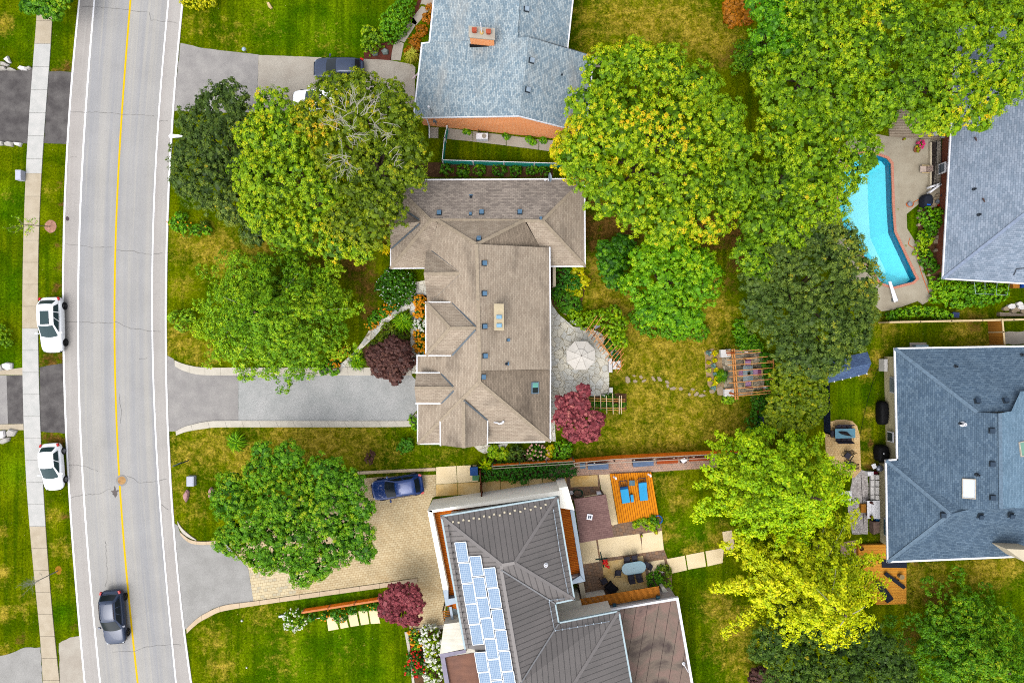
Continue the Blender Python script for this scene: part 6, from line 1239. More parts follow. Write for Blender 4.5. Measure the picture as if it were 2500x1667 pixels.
bush('garden_shrub', 'lime green bush right of the round green bush', [(1627,1425,9),(1633,1432,9),(1620,1430,7)], 'lime', .7, 145, base=.5)
bush('potted_plants', 'reddish and green potted plants by the small patio slab', [(1622,1385,9),(1630,1395,9),(1628,1405,9)], 'olive', .6, 146, base=.3, catg='plants')
bush('round_shrub', 'tiny ball shaped plant on the small patio slab', [(1611,1385,5.5)], 'hedge', .4, 147, base=.9, leaf=.07, spacing=.12, rad=.08)
for i, (bl, kd, lb) in enumerate([([(2268,530,18),(2285,540,16),(2272,550,16),(2262,518,14),(2290,520,12)],'fresh','bright fern like bush below the black covered barbecue'),([(2275,560,14),(2268,575,12)],'mid','green bush under the fern like one in the pool bed'),([(2252,575,12),(2265,585,14),(2250,590,10)],'lime','yellow green bush in the middle of the pool bed'),
   ([(2255,608,14),(2248,618,10)],'lime','small yellow green bush in the lower pool bed'),([(2265,635,18),(2275,650,16),(2262,620,12)],'mid','green bush at the lower end of the pool bed'),([(2290,690,18),(2300,720,20),(2330,705,22),(2360,710,22),(2325,735,18),(2350,735,18),(2285,725,14)],'fresh','sprawling bush below the corner of the pale blue roof'),
   ([(2385,705,18),(2400,715,18),(2420,710,20),(2445,712,20),(2370,735,14),(2400,735,14),(2430,730,12)],'fresh','vegetable plants inside the metal frame'),([(2180,770,12),(2200,766,12),(2220,764,14),(2240,760,14),(2260,760,14),(2280,762,14),(2300,766,14),(2315,770,10)],'fresh','bright green hedge along the pale timber fence')]):
    bush('garden_shrub', lb, bl, kd, 1.0, 150 + i, base=.4)
bush('climbing_plant', 'leafy vine at the corner of the board deck', [(2163,283,8),(2165,295,7)], 'mid', 1.2, 160, base=.4)
bush('garden_shrub', 'yellow green shrub at the left of the garden shed', [(2005,930,16),(2008,960,14),(2003,990,12),(2012,905,10)], 'lime', 1.8, 161, base=.4)
bush('garden_shrub', 'shrubs at the end of the fence beside the bright larch', [(1780,1120,14),(1800,1112,14),(1820,1120,14),(1770,1135,10)], 'mid', 1.3, 162, base=.25)
# ================================================================== vehicles
def loft(rings, close_ends=True, flip=False):
    v = [p for r in rings for p in r]; n = len(rings[0]); f = []
    for i in range(len(rings) - 1):
        for k in range(n): f.append((i * n + k, i * n + (k + 1) % n, (i + 1) * n + (k + 1) % n, (i + 1) * n + k))
    if close_ends: f.append(tuple(range(n))[::-1]); f.append(tuple((len(rings) - 1) * n + k for k in range(n)))
    return v, f
def subd(name, v, f, mat, parent, lv=2, crease=None):
    me = bpy.data.meshes.new(name); me.from_pydata(v, [], f); me.materials.append(mat); bm = bmesh.new(); bm.from_mesh(me); bmesh.ops.recalc_face_normals(bm, faces=bm.faces); bm.to_mesh(me); bm.free()
    me.polygons.foreach_set('use_smooth', [True] * len(me.polygons)); o = bpy.data.objects.new(name, me); COL.objects.link(o); child(o, parent)
    m = o.modifiers.new('s', 'SUBSURF'); m.levels = m.render_levels = lv; return o
M_TYRE = paint('tyre_rubber', (46, 46, 48), .8); M_RIM = paint('alloy_rim', (190, 194, 198), .3, .6); M_RIMD = paint('dark_rim', (54, 56, 60), .35, .5)
M_HL = glass_mat('headlight_glass', (220, 228, 236)); M_TL = glass_mat('tail_light_red', (206, 22, 26)); M_CGL = glass_mat('car_glass', (52, 78, 82), .06); M_CGD = glass_mat('dark_car_glass', (34, 44, 52), .06)
def car(label, px, py, ang, L, W, Ht, body, glass, roofm=None, suv=False, rim=M_RIM, sun=False, rails=False, name='parked_car', hatch=True):
    c = P(px, py, .8); e = thing(name, label, 'car', (0, 0, 0)); hl, hw = L / 2, W / 2; bz = .98 if suv else .88
    def ring(x, w, z0, z1, sh=.94): return [(x, -w * .8, z0), (x, -w, z0 + .12), (x, -w, (z0 + z1) * .55), (x, -w * sh, z1 - .05), (x, -w * .7, z1), (x, 0, z1 + .03), (x, w * .7, z1), (x, w * sh, z1 - .05), (x, w, (z0 + z1) * .55), (x, w, z0 + .12), (x, w * .8, z0)]
    st = [(-hl, hw * .55, .45, bz * .7), (-hl + .05, hw * .78, .36, bz * .86), (-hl + .18, hw * .92, .3, bz * .97), (-hl + .5, hw * .98, .22, bz + .02), (-hl * .4, hw, .2, bz + .02), (hl * .2, hw, .2, bz + .01), (hl * .45, hw * .99, .2, bz - .0), (hl - .55, hw * .96, .24, bz - .1), (hl - .24, hw * .88, .28, bz - .17), (hl - .08, hw * .7, .34, bz - .26), (hl, hw * .42, .45, bz * .6)]
    v, f = loft([ring(*s) for s in st]); subd('body', v, f, body, e)
    # greenhouse: pillars and roof in body colour, glass panels just proud of it
    xr, xf = (-hl + .28 if hatch else -hl + .75), hl * (.42 if not suv else .4); rr, rf = xr + (.42 if hatch else .75), xf - .95; wb, wt = hw * .9, hw * .7; zb, zt = bz - .02, Ht
    base = [Vector((xr, -wb * .92, zb)), Vector((xf, -wb * .92, zb)), Vector((xf + .14, 0, zb)), Vector((xf, wb * .92, zb)), Vector((xr, wb * .92, zb)), Vector((xr - .06, 0, zb))]
    def topz(x, y): return zt - .05 * abs((x - (rr + rf) / 2) / ((rf - rr) / 2)) ** 2 - .05 * (y / wt) ** 2
    mb = MB(); N1, N2 = 6, 6; grid = []
    for i in range(N1 + 1):
        x = rr + (rf - rr) * i / N1; grid.append([Vector((x + (.05 if i == N1 else -.03 if i == 0 else 0) * (1 - (2 * j / N2 - 1) ** 2), wt * (2 * j / N2 - 1), topz(x, wt * (2 * j / N2 - 1)))) for j in range(N2 + 1)])
    for i in range(N1):
        for j in range(N2): mb.face([grid[i][j], grid[i + 1][j], grid[i + 1][j + 1], grid[i][j + 1]])
    bot = lambda i, s: Vector((xr + (xf - xr) * i / N1, s * wb * (.93 + .07 * math.sin(PI * i / N1)), zb))
    for i in range(N1):
        mb.face([bot(i, -1), bot(i + 1, -1), grid[i + 1][0], grid[i][0]]); mb.face([bot(i + 1, 1), bot(i, 1), grid[i][N2], grid[i + 1][N2]])
    fb = [Vector((xf + .16 * (1 - (2 * j / N2 - 1) ** 2), wb * .93 * (2 * j / N2 - 1), zb)) for j in range(N2 + 1)]; rb = [Vector((xr - .08 * (1 - (2 * j / N2 - 1) ** 2), wb * .93 * (2 * j / N2 - 1), zb)) for j in range(N2 + 1)]
    for j in range(N2): mb.face([fb[j], fb[j + 1], grid[N1][j + 1], grid[N1][j]]); mb.face([rb[j + 1], rb[j], grid[0][j], grid[0][j + 1]])
    mb.build('cabin', roofm or body, e, smooth=True, weld=True)
    def pane(bl, tl, name, i0=.06, i1=.94, lo_=.08, hi=.93, out=(0, 0, 0), n=6):
        mb = MB(); o = Vector(out); m = len(bl) - 1
        def at(l, t): k = min(m - 1, int(t * m)); return l[k].lerp(l[k + 1], t * m - k)
        for k in range(n):
            a, b = i0 + (i1 - i0) * k / n, i0 + (i1 - i0) * (k + 1) / n
            p0, p1, q0, q1 = at(bl, a), at(bl, b), at(tl, a), at(tl, b); mb.face([p0.lerp(q0, lo_) + o, p1.lerp(q1, lo_) + o, p1.lerp(q1, hi) + o, p0.lerp(q0, hi) + o])
        return mb.build(name, glass, e, smooth=True, weld=True)
    pane(fb, grid[N1], 'windscreen', .05, .95, .03, .96, (.012, 0, .012)); pane(rb, grid[0], 'rear_window', .08, .92, .2, .93, (-.012, 0, .012))
    for s, j in ((-1, 0), (1, N2)):
        bl = [bot(i, s) for i in range(N1 + 1)]; tl = [grid[i][j] for i in range(N1 + 1)]
        for a, b in ((.1, .34), (.37, .6), (.63, .93)) if suv else ((.12, .5), (.54, .92)): pane(bl, tl, 'side_window', a, b, .12, .9, (0, s * .012, .008), 4)
    for s in (-1, 1):
        for x in (hl - .86, -hl + .78):
            r = .35 if suv else .32; mb = MB(); M = Matrix.Translation((x, s * (hw - .1), r)) @ Matrix.Rotation(PI / 2 * -s, 4, 'X')
            mb.lathe([(r * .62, -.11), (r * .92, -.11), (r, -.07), (r, .08), (r * .93, .12), (r * .66, .125), (r * .62, .08)], (0, 0, 0), 24); mb.xform(M); wh = mb.build('wheel', M_TYRE, e, smooth=False)
            mb = MB(); mb.lathe([(r * .66, .09), (r * .6, .115), (r * .55, .08), (r * .2, .06), (r * .16, .11), (0, .11)], (0, 0, 0), 20)
            for k in range(5): a = 2 * PI * k / 5; mb.bar((0, 0, .1), (r * .6 * math.cos(a), r * .6 * math.sin(a), .1), .07, .03)
            mb.xform(M); mb.build('rim', rim, wh)
        mb = MB(); mb.box((hl - .24, s * hw * .68, bz - .29), (.24, .2, .08), -s * .5); mb.build('headlight', M_HL, e, bevel=.03)
        mb = MB(); mb.box((-hl + .16, s * hw * .83, bz - .06), (.26, .15, .16), s * .4); mb.build('tail_light', M_TL, e, bevel=.03)
        mb = MB(); mb.box((xf - .25, s * (hw + .1), bz + .08), (.14, .2, .13), s * .2); mb.box((xf - .22, s * (hw - .02), bz + .02), (.06, .12, .04)); mb.build('wing_mirror', body, e, bevel=.03)
        if rails: mb = MB(); mb.tube([(rr + .1, s * wt * .9, topz(rr + .1, wt) + .0), (rr + .25, s * wt * .9, zt + .03), (rf - .25, s * wt * .9, zt + .03), (rf - .1, s * wt * .9, topz(rf - .1, wt))], .02, 6); mb.build('roof_rail', M_BRON, e)
    if sun: mb = MB(); mb.box(((rr + rf) / 2 + .25, 0, zt - .01), (1.15, wt * 1.1, .05)); mb.build('sunroof', glass, e, bevel=.015)
    mb = MB(); p, _ = None, None; mb.tube([(rr + .2, 0, zt - .03), (rr + .1, 0, zt + .09)], .012, 4); mb.build('aerial', M_TYRE, e)
    mb = MB(); mb.box((hl - .03, 0, .42), (.08, W * .62, .22)); mb.build('grille', M_TYRE, e, bevel=.02)
    e.location = (c.x, c.y, .03); e.rotation_euler = (0, 0, R(ang)); return e
def cpaint(name, rgb, rough=.22, metal=0): 
    n = NM(name); n.b.inputs['Coat Weight'].default_value = .25; n.b.inputs['Coat Roughness'].default_value = .05; return n.done(C(*rgb), rough + .12, metal, .3)
CW = cpaint('white_car_paint', (310, 312, 316), .3); CN = cpaint('navy_car_paint', (28, 52, 88), .22, .2); CB = cpaint('blue_car_paint', (12, 62, 136), .22, .2); CK = cpaint('slate_car_paint', (48, 66, 98), .22, .2)
car('white parked car with a glass sunroof, by the top of the pale kerb side pavement', 124.5, 793, -88.5, 4.82, 1.95, 1.62, CW, M_CGL, suv=True, rim=M_RIMD, sun=True)
car('smaller white parked hatchback with silver wheels, lower of the two by the pavement', 125, 1140, -86, 4.12, 1.8, 1.5, CW, M_CGL)
car('dark blue black car driving down the road, nearest the bottom edge', 276, 1507, -85.5, 4.75, 1.95, 1.66, CN, M_CGD, suv=True, rim=M_RIMD, rails=True, name='car')
car('bright blue car parked on the tan pavers, nose under the green tree', 970, 1190, 189, 4.55, 1.88, 1.5, CB, M_CGD, roofm=None)
car('dark slate car parked by the top lawn, half under the olive maple', 826, 166, 179, 4.4, 1.85, 1.48, CK, M_CGD)
car('white car almost hidden under the maples in the top driveway', 776, 243, 181, 4.5, 1.85, 1.5, CW, M_CGL)
# ================================================================== fences
M_CED = brick('cedar_boards', (370, 204, 62), (350, 176, 48), (260, 120, 40), .14, 4.0, .008, True, blot=.12, offset=0); M_CEDF = brick('cedar_rails', (190, 100, 44), (170, 84, 34), (110, 54, 22), 4.0, .14, .012, True, blot=.12)
M_PALE = paint('pale_cap_rail', (232, 206, 160), .8, var=.1); M_WOODY = brick('yellow_fence_boards', (222, 154, 64), (206, 138, 54), (150, 92, 36), .14, 4.0, .01, True, blot=.1, offset=0)
M_GRCAP = paint('grey_white_cap', (186, 176, 160), .8, var=.1); M_IRON = paint('black_iron', (36, 38, 42), .5, .4)
def fence(label, pts, h, panel, capm, pitch=2.3, capw=.12, name='fence', th=.04, post=None, off=0.0, double=0):
    w = [P(*p) for p in pts]; e = thing(name, label, 'fence', tuple(w[0]))
    for a, b in zip(w[:-1], w[1:]):
        L = (b - a).length; d = (b - a).normalized(); nrm = Vector((-d.y, d.x, 0)); n = max(1, round(L / pitch))
        for i in range(n):
            p, r = a.lerp(b, i / n), a.lerp(b, (i + 1) / n); mb = MB(); mb.bar(p + Vector((0, 0, h / 2)), r + Vector((0, 0, h / 2)), th, h); mb.build('fence_panel', panel, e)
        for i in range(n + 1):
            p = a.lerp(b, i / n) - nrm * off; mb = MB(); mb.box((p.x, p.y, h / 2 + .02), (.1, .1, h + .04), math.atan2(d.y, d.x)); mb.build('post', post or capm, e)
        mb = MB(); mb.bar(a + Vector((0, 0, h + .02)), b + Vector((0, 0, h + .02)), capw, .04); mb.build('cap_rail', capm, e)
        if double: mb = MB(); mb.bar(a - nrm * double + Vector((0, 0, h + .02)), b - nrm * double + Vector((0, 0, h + .02)), capw, .04); mb.build('cap_rail', capm, e)
    return e
def K_(h): return 1 - h / H
def gnd(c, r, x, y, h):    # ground photo point below a rail seen at this photo point
    a, b = q(c, r, x, y)[0]; k = K_(h); return (1250 + (a - 1250) * k, 833.5 + (b - 833.5) * k)
fence('low green screened fence with a white top rail behind the brown roof', [gnd(2,0,340,1150,1.4), gnd(2,0,318,1255,1.4), gnd(2,0,297,1460,1.4), gnd(2,0,1420,1493,1.4)], 1.4, paint('green_screen', (62, 200, 180), .7, var=.12), M_GUT, 2.9, .05, th=.02)
fence('orange cedar fence, the shorter left run above the dark hedge', [gnd(2,2,755,1112,1.7), gnd(2,2,1500,1066,1.7)], 1.7, M_CED, M_GRCAP, 2.4, .05, double=.2)
fence('orange cedar fence with pale caps, the long right run along the back lawn', [gnd(2,2,1500,1082,1.8), gnd(3,2,0,1048,1.8), gnd(3,2,1265,985,1.8)], 1.8, M_CED, M_GRCAP, 1.75, .06, off=.15, double=.3)
fence('pale timber fence running to the right edge below the pool', [(2145,788 ), (2440,782), (2560,779)], 1.7, M_WOODY, M_PALE, 2.4, .16)
e = fence('yellow timber gate fence going down from the pale fence, right edge', [gnd(4,1,1668,1340,1.8), gnd(4,2,1690,8,1.8)], 1.8, M_WOODY, M_PALE, 1.35, .14)
fence('brown timber screen between the blue bin and the dark hedge', [gnd(2,2,640,1160,1.8), gnd(2,2,655,1388,1.8)], 1.8, paint('brown_screen', (128, 72, 44), .8), paint('brown_cap', (108, 62, 40), .8), 1.1, .08)
fence('small orange timber wall above the border plants', [gnd(1,3,886,925,.85), gnd(1,3,1600,812,.85)], .85, M_CED, paint('light_orange_cap', (238, 150, 96), .8), 2.4, .16)
fence('thin black wire fence along the left of the rounded patio', [(2009,935), (2012,1055)], 1.2, paint('blue_black_mesh', (60, 72, 104), .6), M_IRON, 2.2, .03, th=.012)
fence('dark blue fence panel under the yellow green shrub', [(1848,1015), (1852,1085)], 1.5, paint('navy_panel', (62, 62, 108), .7), paint('navy_cap', (84, 84, 128), .7), 2.4, .06)
# steps railing beside the red brick wall
e = thing('stair_well', 'basement stairs with an iron railing by the red brick wall', 'stairs', tuple(P(2280, 410)))
wl = lambda x, y, z: tuple(P(*z_(2220, 280, 5.6, x, y)[0], z))
mb = MB(); mb.prism([P(*p) for p in z_(2220,280,5.6, 335,370, 432,370, 405,560, 395,960, 320,1000)], 0, .1); mb.build('landing', M_CONC, e)
for k in range(9):
    y0 = 400 + k * 66; mb = MB(); mb.prism([P(*p) for p in z_(2220,280,5.6, 272,y0, 335,y0 - 2, 330,y0 + 62, 268,y0 + 64)], 0, .46 - k * .05); mb.build('step', paint('dark_step', (74, 66, 62)), e)
mb = MB(); p0, p1 = Vector(wl(262, 400, 0)), Vector(wl(255, 1070, 0)); mb.bar(p0 + Vector((0, 0, .2)), p1 + Vector((0, 0, .2)), .14, .4); mb.build('kerb_wall', M_STU, e)
for dx in (0, .42):
    a, b = Vector(wl(275, 400, 0)) + Vector((dx, 0, 0)), Vector(wl(268, 1020, 0)) + Vector((dx, 0, 0)); mb = MB(); mb.tube([a + Vector((0, 0, 1.0)), b + Vector((0, 0, 1.0))], .03, 6)
    for k in range(16): p = a.lerp(b, k / 15); mb.tube([p, p + Vector((0, 0, 1.0))], .014, 4)
    mb.build('railing', M_IRON, e)
for pts in ((1005, 1070), (960, 1000)):
    a, b = Vector(wl(262, pts[1], .5)), Vector(wl(415, pts[0] - 50 if pts[0] > 1000 else 950, .5)); mb = MB(); mb.bar(a, b, .16, .5); mb.build('well_wall', M_GUT, e)
# ================================================================== timber structures
M_CEDB = paint('cedar_beam', (232, 160, 92), .8, var=.18, sc=6); M_CEDL = paint('weathered_cedar_beam', (238, 212, 176), .8, var=.12, sc=5)
def beams(e, specs, z, w, h, name, mat):
    for a, b in specs:
        p, r = P(*a, z), P(*b, z); mb = MB(); mb.bar(p, r, w, h); mb.build(name, mat, e)
zz = lambda *v: z_(1700, 830, 9.223, *v)
pg = thing('pergola', 'orange timber pergola over the stone terrace with purple cushioned chairs', 'pergola', tuple(P(1815, 905)))
beams(pg, [zz(800,205,880,1345), zz(845,200,932,1340)], 2.35, .09, .18, 'main_beam', M_CEDB)
beams(pg, [zz(1735,420,1745,1200)], 2.3, .07, .12, 'main_beam', M_CEDB)
beams(pg, [zz(870,255,1440,215), zz(695,335,1440,270), zz(695,448,1600,372), zz(710,566,1730,502), zz(720,703,1740,622), zz(745,826,1735,752), zz(740,968,1735,874), zz(645,1106,1750,1020), zz(760,1215,1740,1135), zz(775,1272,1710,1190)], 2.47, .055, .14, 'rafter', M_CEDB)
beams(pg, [zz(675,292,860,288), zz(750,1185,850,1218)], 2.5, .14, .12, 'rafter_tail', paint('dark_cedar', (166, 78, 30), .8))
for p in zz(830,250, 905,1230, 1720,480, 1720,1150):
    a = P(*p, 2.3); mb = MB(); mb.box((a.x, a.y, 1.15), (.12, .12, 2.3)); mb.build('post', M_CEDB, pg)
M_STONE = blotch('white_limestone', (266, 262, 258), (246, 242, 240), 2, 14, fvar=.08)
def block(name, label, pts, h, mat, catg, group=None, bevel=.02):
    mb = MB(); mb.prism([P(*p, h) for p in pts], 0, h); o = mb.build(name, mat, None, bevel=bevel); tag(o, label, catg, group); return o
block('stone_block', 'white stone block at the top corner of the pergola terrace', zz(548,222,765,205,775,375,565,392), .5, M_STONE, 'stone block')
block('stone_block', 'white stone block at the bottom corner of the pergola terrace', zz(632,1112,845,1100,862,1200,850,1262,640,1275), .5, M_STONE, 'stone block')
block('stone_block', 'small white stone at the right corner of the pergola terrace', zz(1540,1040,1605,1035,1620,1150,1545,1165), .5, M_STONE, 'stone block')
block('garden_rock', 'pale rock at the top of the pergola terrace', zz(1090,255,1170,255,1165,290,1100,280), .2, M_STONE, 'rock')
block('garden_rock', 'small yellowish rock at the top of the pergola terrace', zz(1195,285,1260,280,1240,320,1200,310), .2, M_STEP, 'rock')
# cushioned chairs round a glass table
M_CHF = paint('light_chair_frame', (226, 198, 142), .6); M_CUSH = paint('lilac_cushion', (206, 162, 200), .9, var=.05); M_CUSHB = paint('plum_cushion', (150, 84, 120), .9)
def garden_chair():
    e = thing('garden_chair', 'x', 'chair'); mb = MB(); mb.box((0, 0, .44), (.54, .52, .1)); mb.build('seat_cushion', M_CUSH, e, bevel=.03)
    mb = MB(); mb.box((0, 0, 0), (.54, .09, .56), mat=Matrix.Rotation(R(-14), 3, 'X')); mb.xform(Matrix.Translation((0, .32, .7))); mb.build('back_cushion', M_CUSHB, e, bevel=.03)
    mb = MB(); mb.box((0, .42, .98), (.62, .07, .05)); mb.build('top_rail', M_CHF, e)
    for s in (-1, 1):
        mb = MB(); mb.box((s * .32, 0, .62), (.07, .62, .04)); mb.build('armrest', M_CHF, e)
        for y in (-.26, .3): mb = MB(); mb.box((s * .31, y, .31), (.05, .05, .62)); mb.build('leg', M_CHF, e)
    return e
ch = garden_chair(); ch['label'] = 'lilac cushioned garden chair at the top of the glass table, under the pergola'; ch['group'] = 'cushioned chairs around the glass table'
p = P(*zz(1155, 530)[0], .5); ch.location = (p.x, p.y, .05); ch.rotation_euler = (0, 0, 0)
for (x, y, rz, lb) in [(1160, 985, 180, 'lilac cushioned garden chair below the glass table, under the pergola'), (1000, 752, 90, 'lilac cushioned garden chair left of the glass table, under the pergola'), (1320, 735, -90, 'lilac cushioned garden chair right of the glass table, under the pergola')]:
    p = P(*zz(x, y)[0], .5); copy_thing(ch, (p.x, p.y, .05), R(rz), lb)
p = P(*zz(1160, 755)[0], .7); t = thing('glass_table', 'square glass table with a dark pot under the timber pergola', 'table', (p.x, p.y, 0))
n = NM('clear_tabletop'); n.b.inputs['Transmission Weight'].default_value = 0; gtop = n.done(C(150, 166, 168), .1, 0, .6)
mb = MB(); mb.box((p.x, p.y, .74), (.85, 1.35, .02)); mb.build('tabletop', gtop, t); 
for sx in (-1, 1):
    for sy in (-1, 1): mb = MB(); mb.tube([(p.x + sx * .38, p.y + sy * .62, .05), (p.x + sx * .38, p.y + sy * .62, .73)], .025, 6); mb.build('leg', M_IRON, t)
p = P(*zz(1185, 750)[0], .85); mb = MB(); mb.lathe([(.09, .75), (.13, .9), (.12, .9), (.1, .85), (0, .85)], (p.x, p.y, 0), 12); o = mb.build('plant_pot', paint('dark_green_pot', (40, 44, 20), .8)); tag(o, 'small dark round pot on the glass table', 'pot')
# trellises by the flagstone patio
za = lambda *v: z_(1380, 740, 5.405, *v)
tr = thing('trellis', 'straight timber trellis with pale cross beams beside the plum tree', 'trellis', tuple(P(1480, 985)))
beams(tr, [za(240,1252,790,1270), za(240,1282,790,1298), za(300,1374,790,1388), za(540,1405,790,1417)], 2.25, .05, .12, 'long_beam', M_CEDB)
beams(tr, [za(270,1215,270,1360), za(299,1212,300,1395), za(386,1208,388,1400), za(466,1210,468,1400), za(541,1222,548,1458), za(624,1190,633,1462), za(713,1218,712,1460), za(741,1218,742,1460)], 2.38, .055, .1, 'cross_beam', M_CEDL)
for p in za(290,1268, 290,1390, 740,1284, 740,1402): a = P(*p, 2.2); mb = MB(); mb.box((a.x, a.y, 1.1), (.1, .1, 2.2)); mb.build('post', M_CEDL, tr)
td = thing('trellis', 'diagonal orange timber trellis curving around the flagstone patio', 'trellis', tuple(P(1490, 830)))
beams(td, [za(290,315,735,862), za(345,338,750,892), za(733,640,738,835)], 2.25, .05, .12, 'long_beam', M_CEDB)
beams(td, [za(268,385,420,165), za(300,440,450,250) if 0 else za(305,440,478,180), za(375,520,520,318), za(405,565,555,400), za(428,595,560,420), za(458,636,600,458), za(492,675,660,510), za(526,728,690,555), za(562,764,720,600), za(598,806,772,580), za(628,846,772,655), za(656,895,772,735), za(680,925,775,797)], 2.38, .045, .1, 'cross_beam', M_CEDB)
beams(td, [za(342,478,470,300)], 2.38, .06, .12, 'cross_beam', paint('dark_beam', (110, 60, 40)))
for p in za(320,350, 500,560, 720,845, 500,440, 720,640): a = P(*p, 2.2); mb = MB(); mb.box((a.x, a.y, 1.1), (.09, .09, 2.2)); mb.build('post', M_CEDB, td)
block('stone_bench', 'long white stone slab at the end of the diagonal trellis', za(572,728,615,722,622,912,578,914), .5, M_STONE, 'stone bench')
block('stone_bench', 'wide white stone slab under the diagonal trellis', za(625,768,728,762,732,868,625,872), .45, M_STONE, 'stone bench')
block('stone_block', 'white stone block above the straight trellis', za(582,1115,628,1113,628,1185,580,1180), .5, M_STONE, 'stone block')
block('stone_block', 'small white stone between the plants of the straight trellis', za(490,1212,545,1210,545,1255,492,1260), .4, M_STONE, 'stone block')
block('stone_block', 'white stone at the north end of the flagstone patio', za(62,245,82,205,148,245,140,290), .4, M_STONE, 'stone block')
M_GC = paint('grey_blue_cushion', (182, 190, 200), .9, var=.08)
for i, (pts, lb) in enumerate([(za(372,300,440,270,470,300,400,345), 'grey cushioned seat at the top of the diagonal trellis'), (za(565,470,600,470,630,520,625,580,570,560), 'grey cushioned seat in the middle of the diagonal trellis'), (za(600,620,660,590,710,620,690,690,620,700), 'grey cushioned seat at the lower end of the diagonal trellis')]):
    block('bench_seat', lb, pts, .45, M_GC, 'garden seat', 'grey seats under the diagonal trellis', .05)
# white umbrella
u = P(1419, 868, 2.5); um = thing('patio_umbrella', 'large off white octagonal umbrella on the flagstone patio', 'umbrella', (u.x, u.y, 0)); ru = 1.32
M_UMB = paint('off_white_canvas', (236, 230, 220), .9, var=.02); pts8 = [(math.cos(2 * PI * (k + .5) / 8), math.sin(2 * PI * (k + .5) / 8)) for k in range(8)]
mb = MB()
for k in range(8):
    (a, b), (c, d) = pts8[k], pts8[(k + 1) % 8]; m = ((a + c) / 2 * .985, (b + d) / 2 * .985)
    def L3(x, y, rr_, zz_): return (u.x + x * rr_, u.y + y * rr_, zz_)
    for (r0, z0), (r1, z1) in (((.4, 2.52), (.9, 2.36)), ((.9, 2.36), (ru, 2.2))):
        mb.face([L3(a, b, r0, z0), L3(a, b, r1, z1), L3(*m, r1, z1 - .02), L3(*m, r0, z0 - .01)]); mb.face([L3(*m, r0, z0 - .01), L3(*m, r1, z1 - .02), L3(c, d, r1, z1), L3(c, d, r0, z0)])
    mb.face([L3(a, b, ru, 2.2), L3(a, b, ru + .01, 2.08), L3(c, d, ru + .01, 2.08), L3(c, d, ru, 2.2)])
mb.build('canopy', M_UMB, um)
mb = MB()
for k in range(8):
    (a, b), (c, d) = pts8[k], pts8[(k + 1) % 8]; mb.face([(u.x, u.y, 2.72), L3(a, b, .56, 2.54), L3(c, d, .56, 2.54)])
mb.build('vent', M_UMB, um)
for k in range(8):
    mb = MB(); mb.tube([L3(*pts8[k], .56, 2.5), L3(*pts8[k], .9, 2.375), L3(*pts8[k], ru, 2.21)], .014, 4); mb.build('seam', paint('canvas_seam', (206, 198, 186)), um)
    mb = MB(); mb.tube([L3(*pts8[k], .03, 2.72), L3(*pts8[k], .56, 2.55)], .012, 4); mb.build('seam', paint('canvas_seam', (206, 198, 186)), um)
for k in range(8): mb = MB(); mb.tube([L3(*pts8[k], .05, 2.5), L3(*pts8[k], ru, 2.18)], .012, 4); mb.build('rib', M_GRCAP, um)
mb = MB(); mb.tube([(u.x, u.y, .1), (u.x, u.y, 2.72)], .03, 8); mb.lathe([(.05, 2.7), (.03, 2.76), (0, 2.78)], (u.x, u.y, 0), 8); mb.build('pole', M_BRON, um)
mb = MB(); mb.lathe([(.3, .03), (.3, .09), (.06, .14), (0, .14)], (u.x, u.y, 0), 16); mb.build('base', M_IRON, um)
tb = thing('patio_table', 'round table under the off white octagonal umbrella', 'table', (u.x, u.y, 0)); mb = MB(); mb.lathe([(.06, .7), (.6, .7), (.6, .74), (.05, .74)], (u.x, u.y, 0), 24); mb.build('tabletop', M_BRON, tb)
for k in range(4): a = PI / 4 + k * PI / 2; mb = MB(); mb.tube([(u.x + .45 * math.cos(a), u.y + .45 * math.sin(a), .03), (u.x + .35 * math.cos(a), u.y + .35 * math.sin(a), .7)], .02, 5); mb.build('leg', M_BRON, tb)
# ================================================================== orange deck and loungers
zd = lambda *v: z_(1380, 1100, 8.254, *v)
dk = thing('timber_deck', 'raised orange timber deck carrying two blue loungers', 'deck', tuple(P(1550, 1215)))
cs = [P(*p, .25) for p in zd(897,468, 1735,428, 1890,1330, 1068,1468)]; N = 18; M_DW = paint('orange_deck_board', (255, 158, 20), .65, var=.14, sc=4)
mb = MB(); mb.prism([c_.lerp(sum(cs, Vector()) / 4, .01) for c_ in cs], 0, .2); mb.build('deck_frame', paint('dark_deck_frame', (190, 96, 24)), dk)
mb = MB()
for i in range(N):
    t0, t1 = i / N + .006, (i + 1) / N - .006; mb.prism([cs[0].lerp(cs[1], t0), cs[0].lerp(cs[1], t1), cs[3].lerp(cs[2], t1), cs[3].lerp(cs[2], t0)], .2, .25)
mb.build('deck_boards', M_DW, dk)
M_BLU = paint('sky_blue_cushion', (66, 182, 240), .85, var=.04); M_DBL = paint('blue_frame', (66, 90, 110), .6)
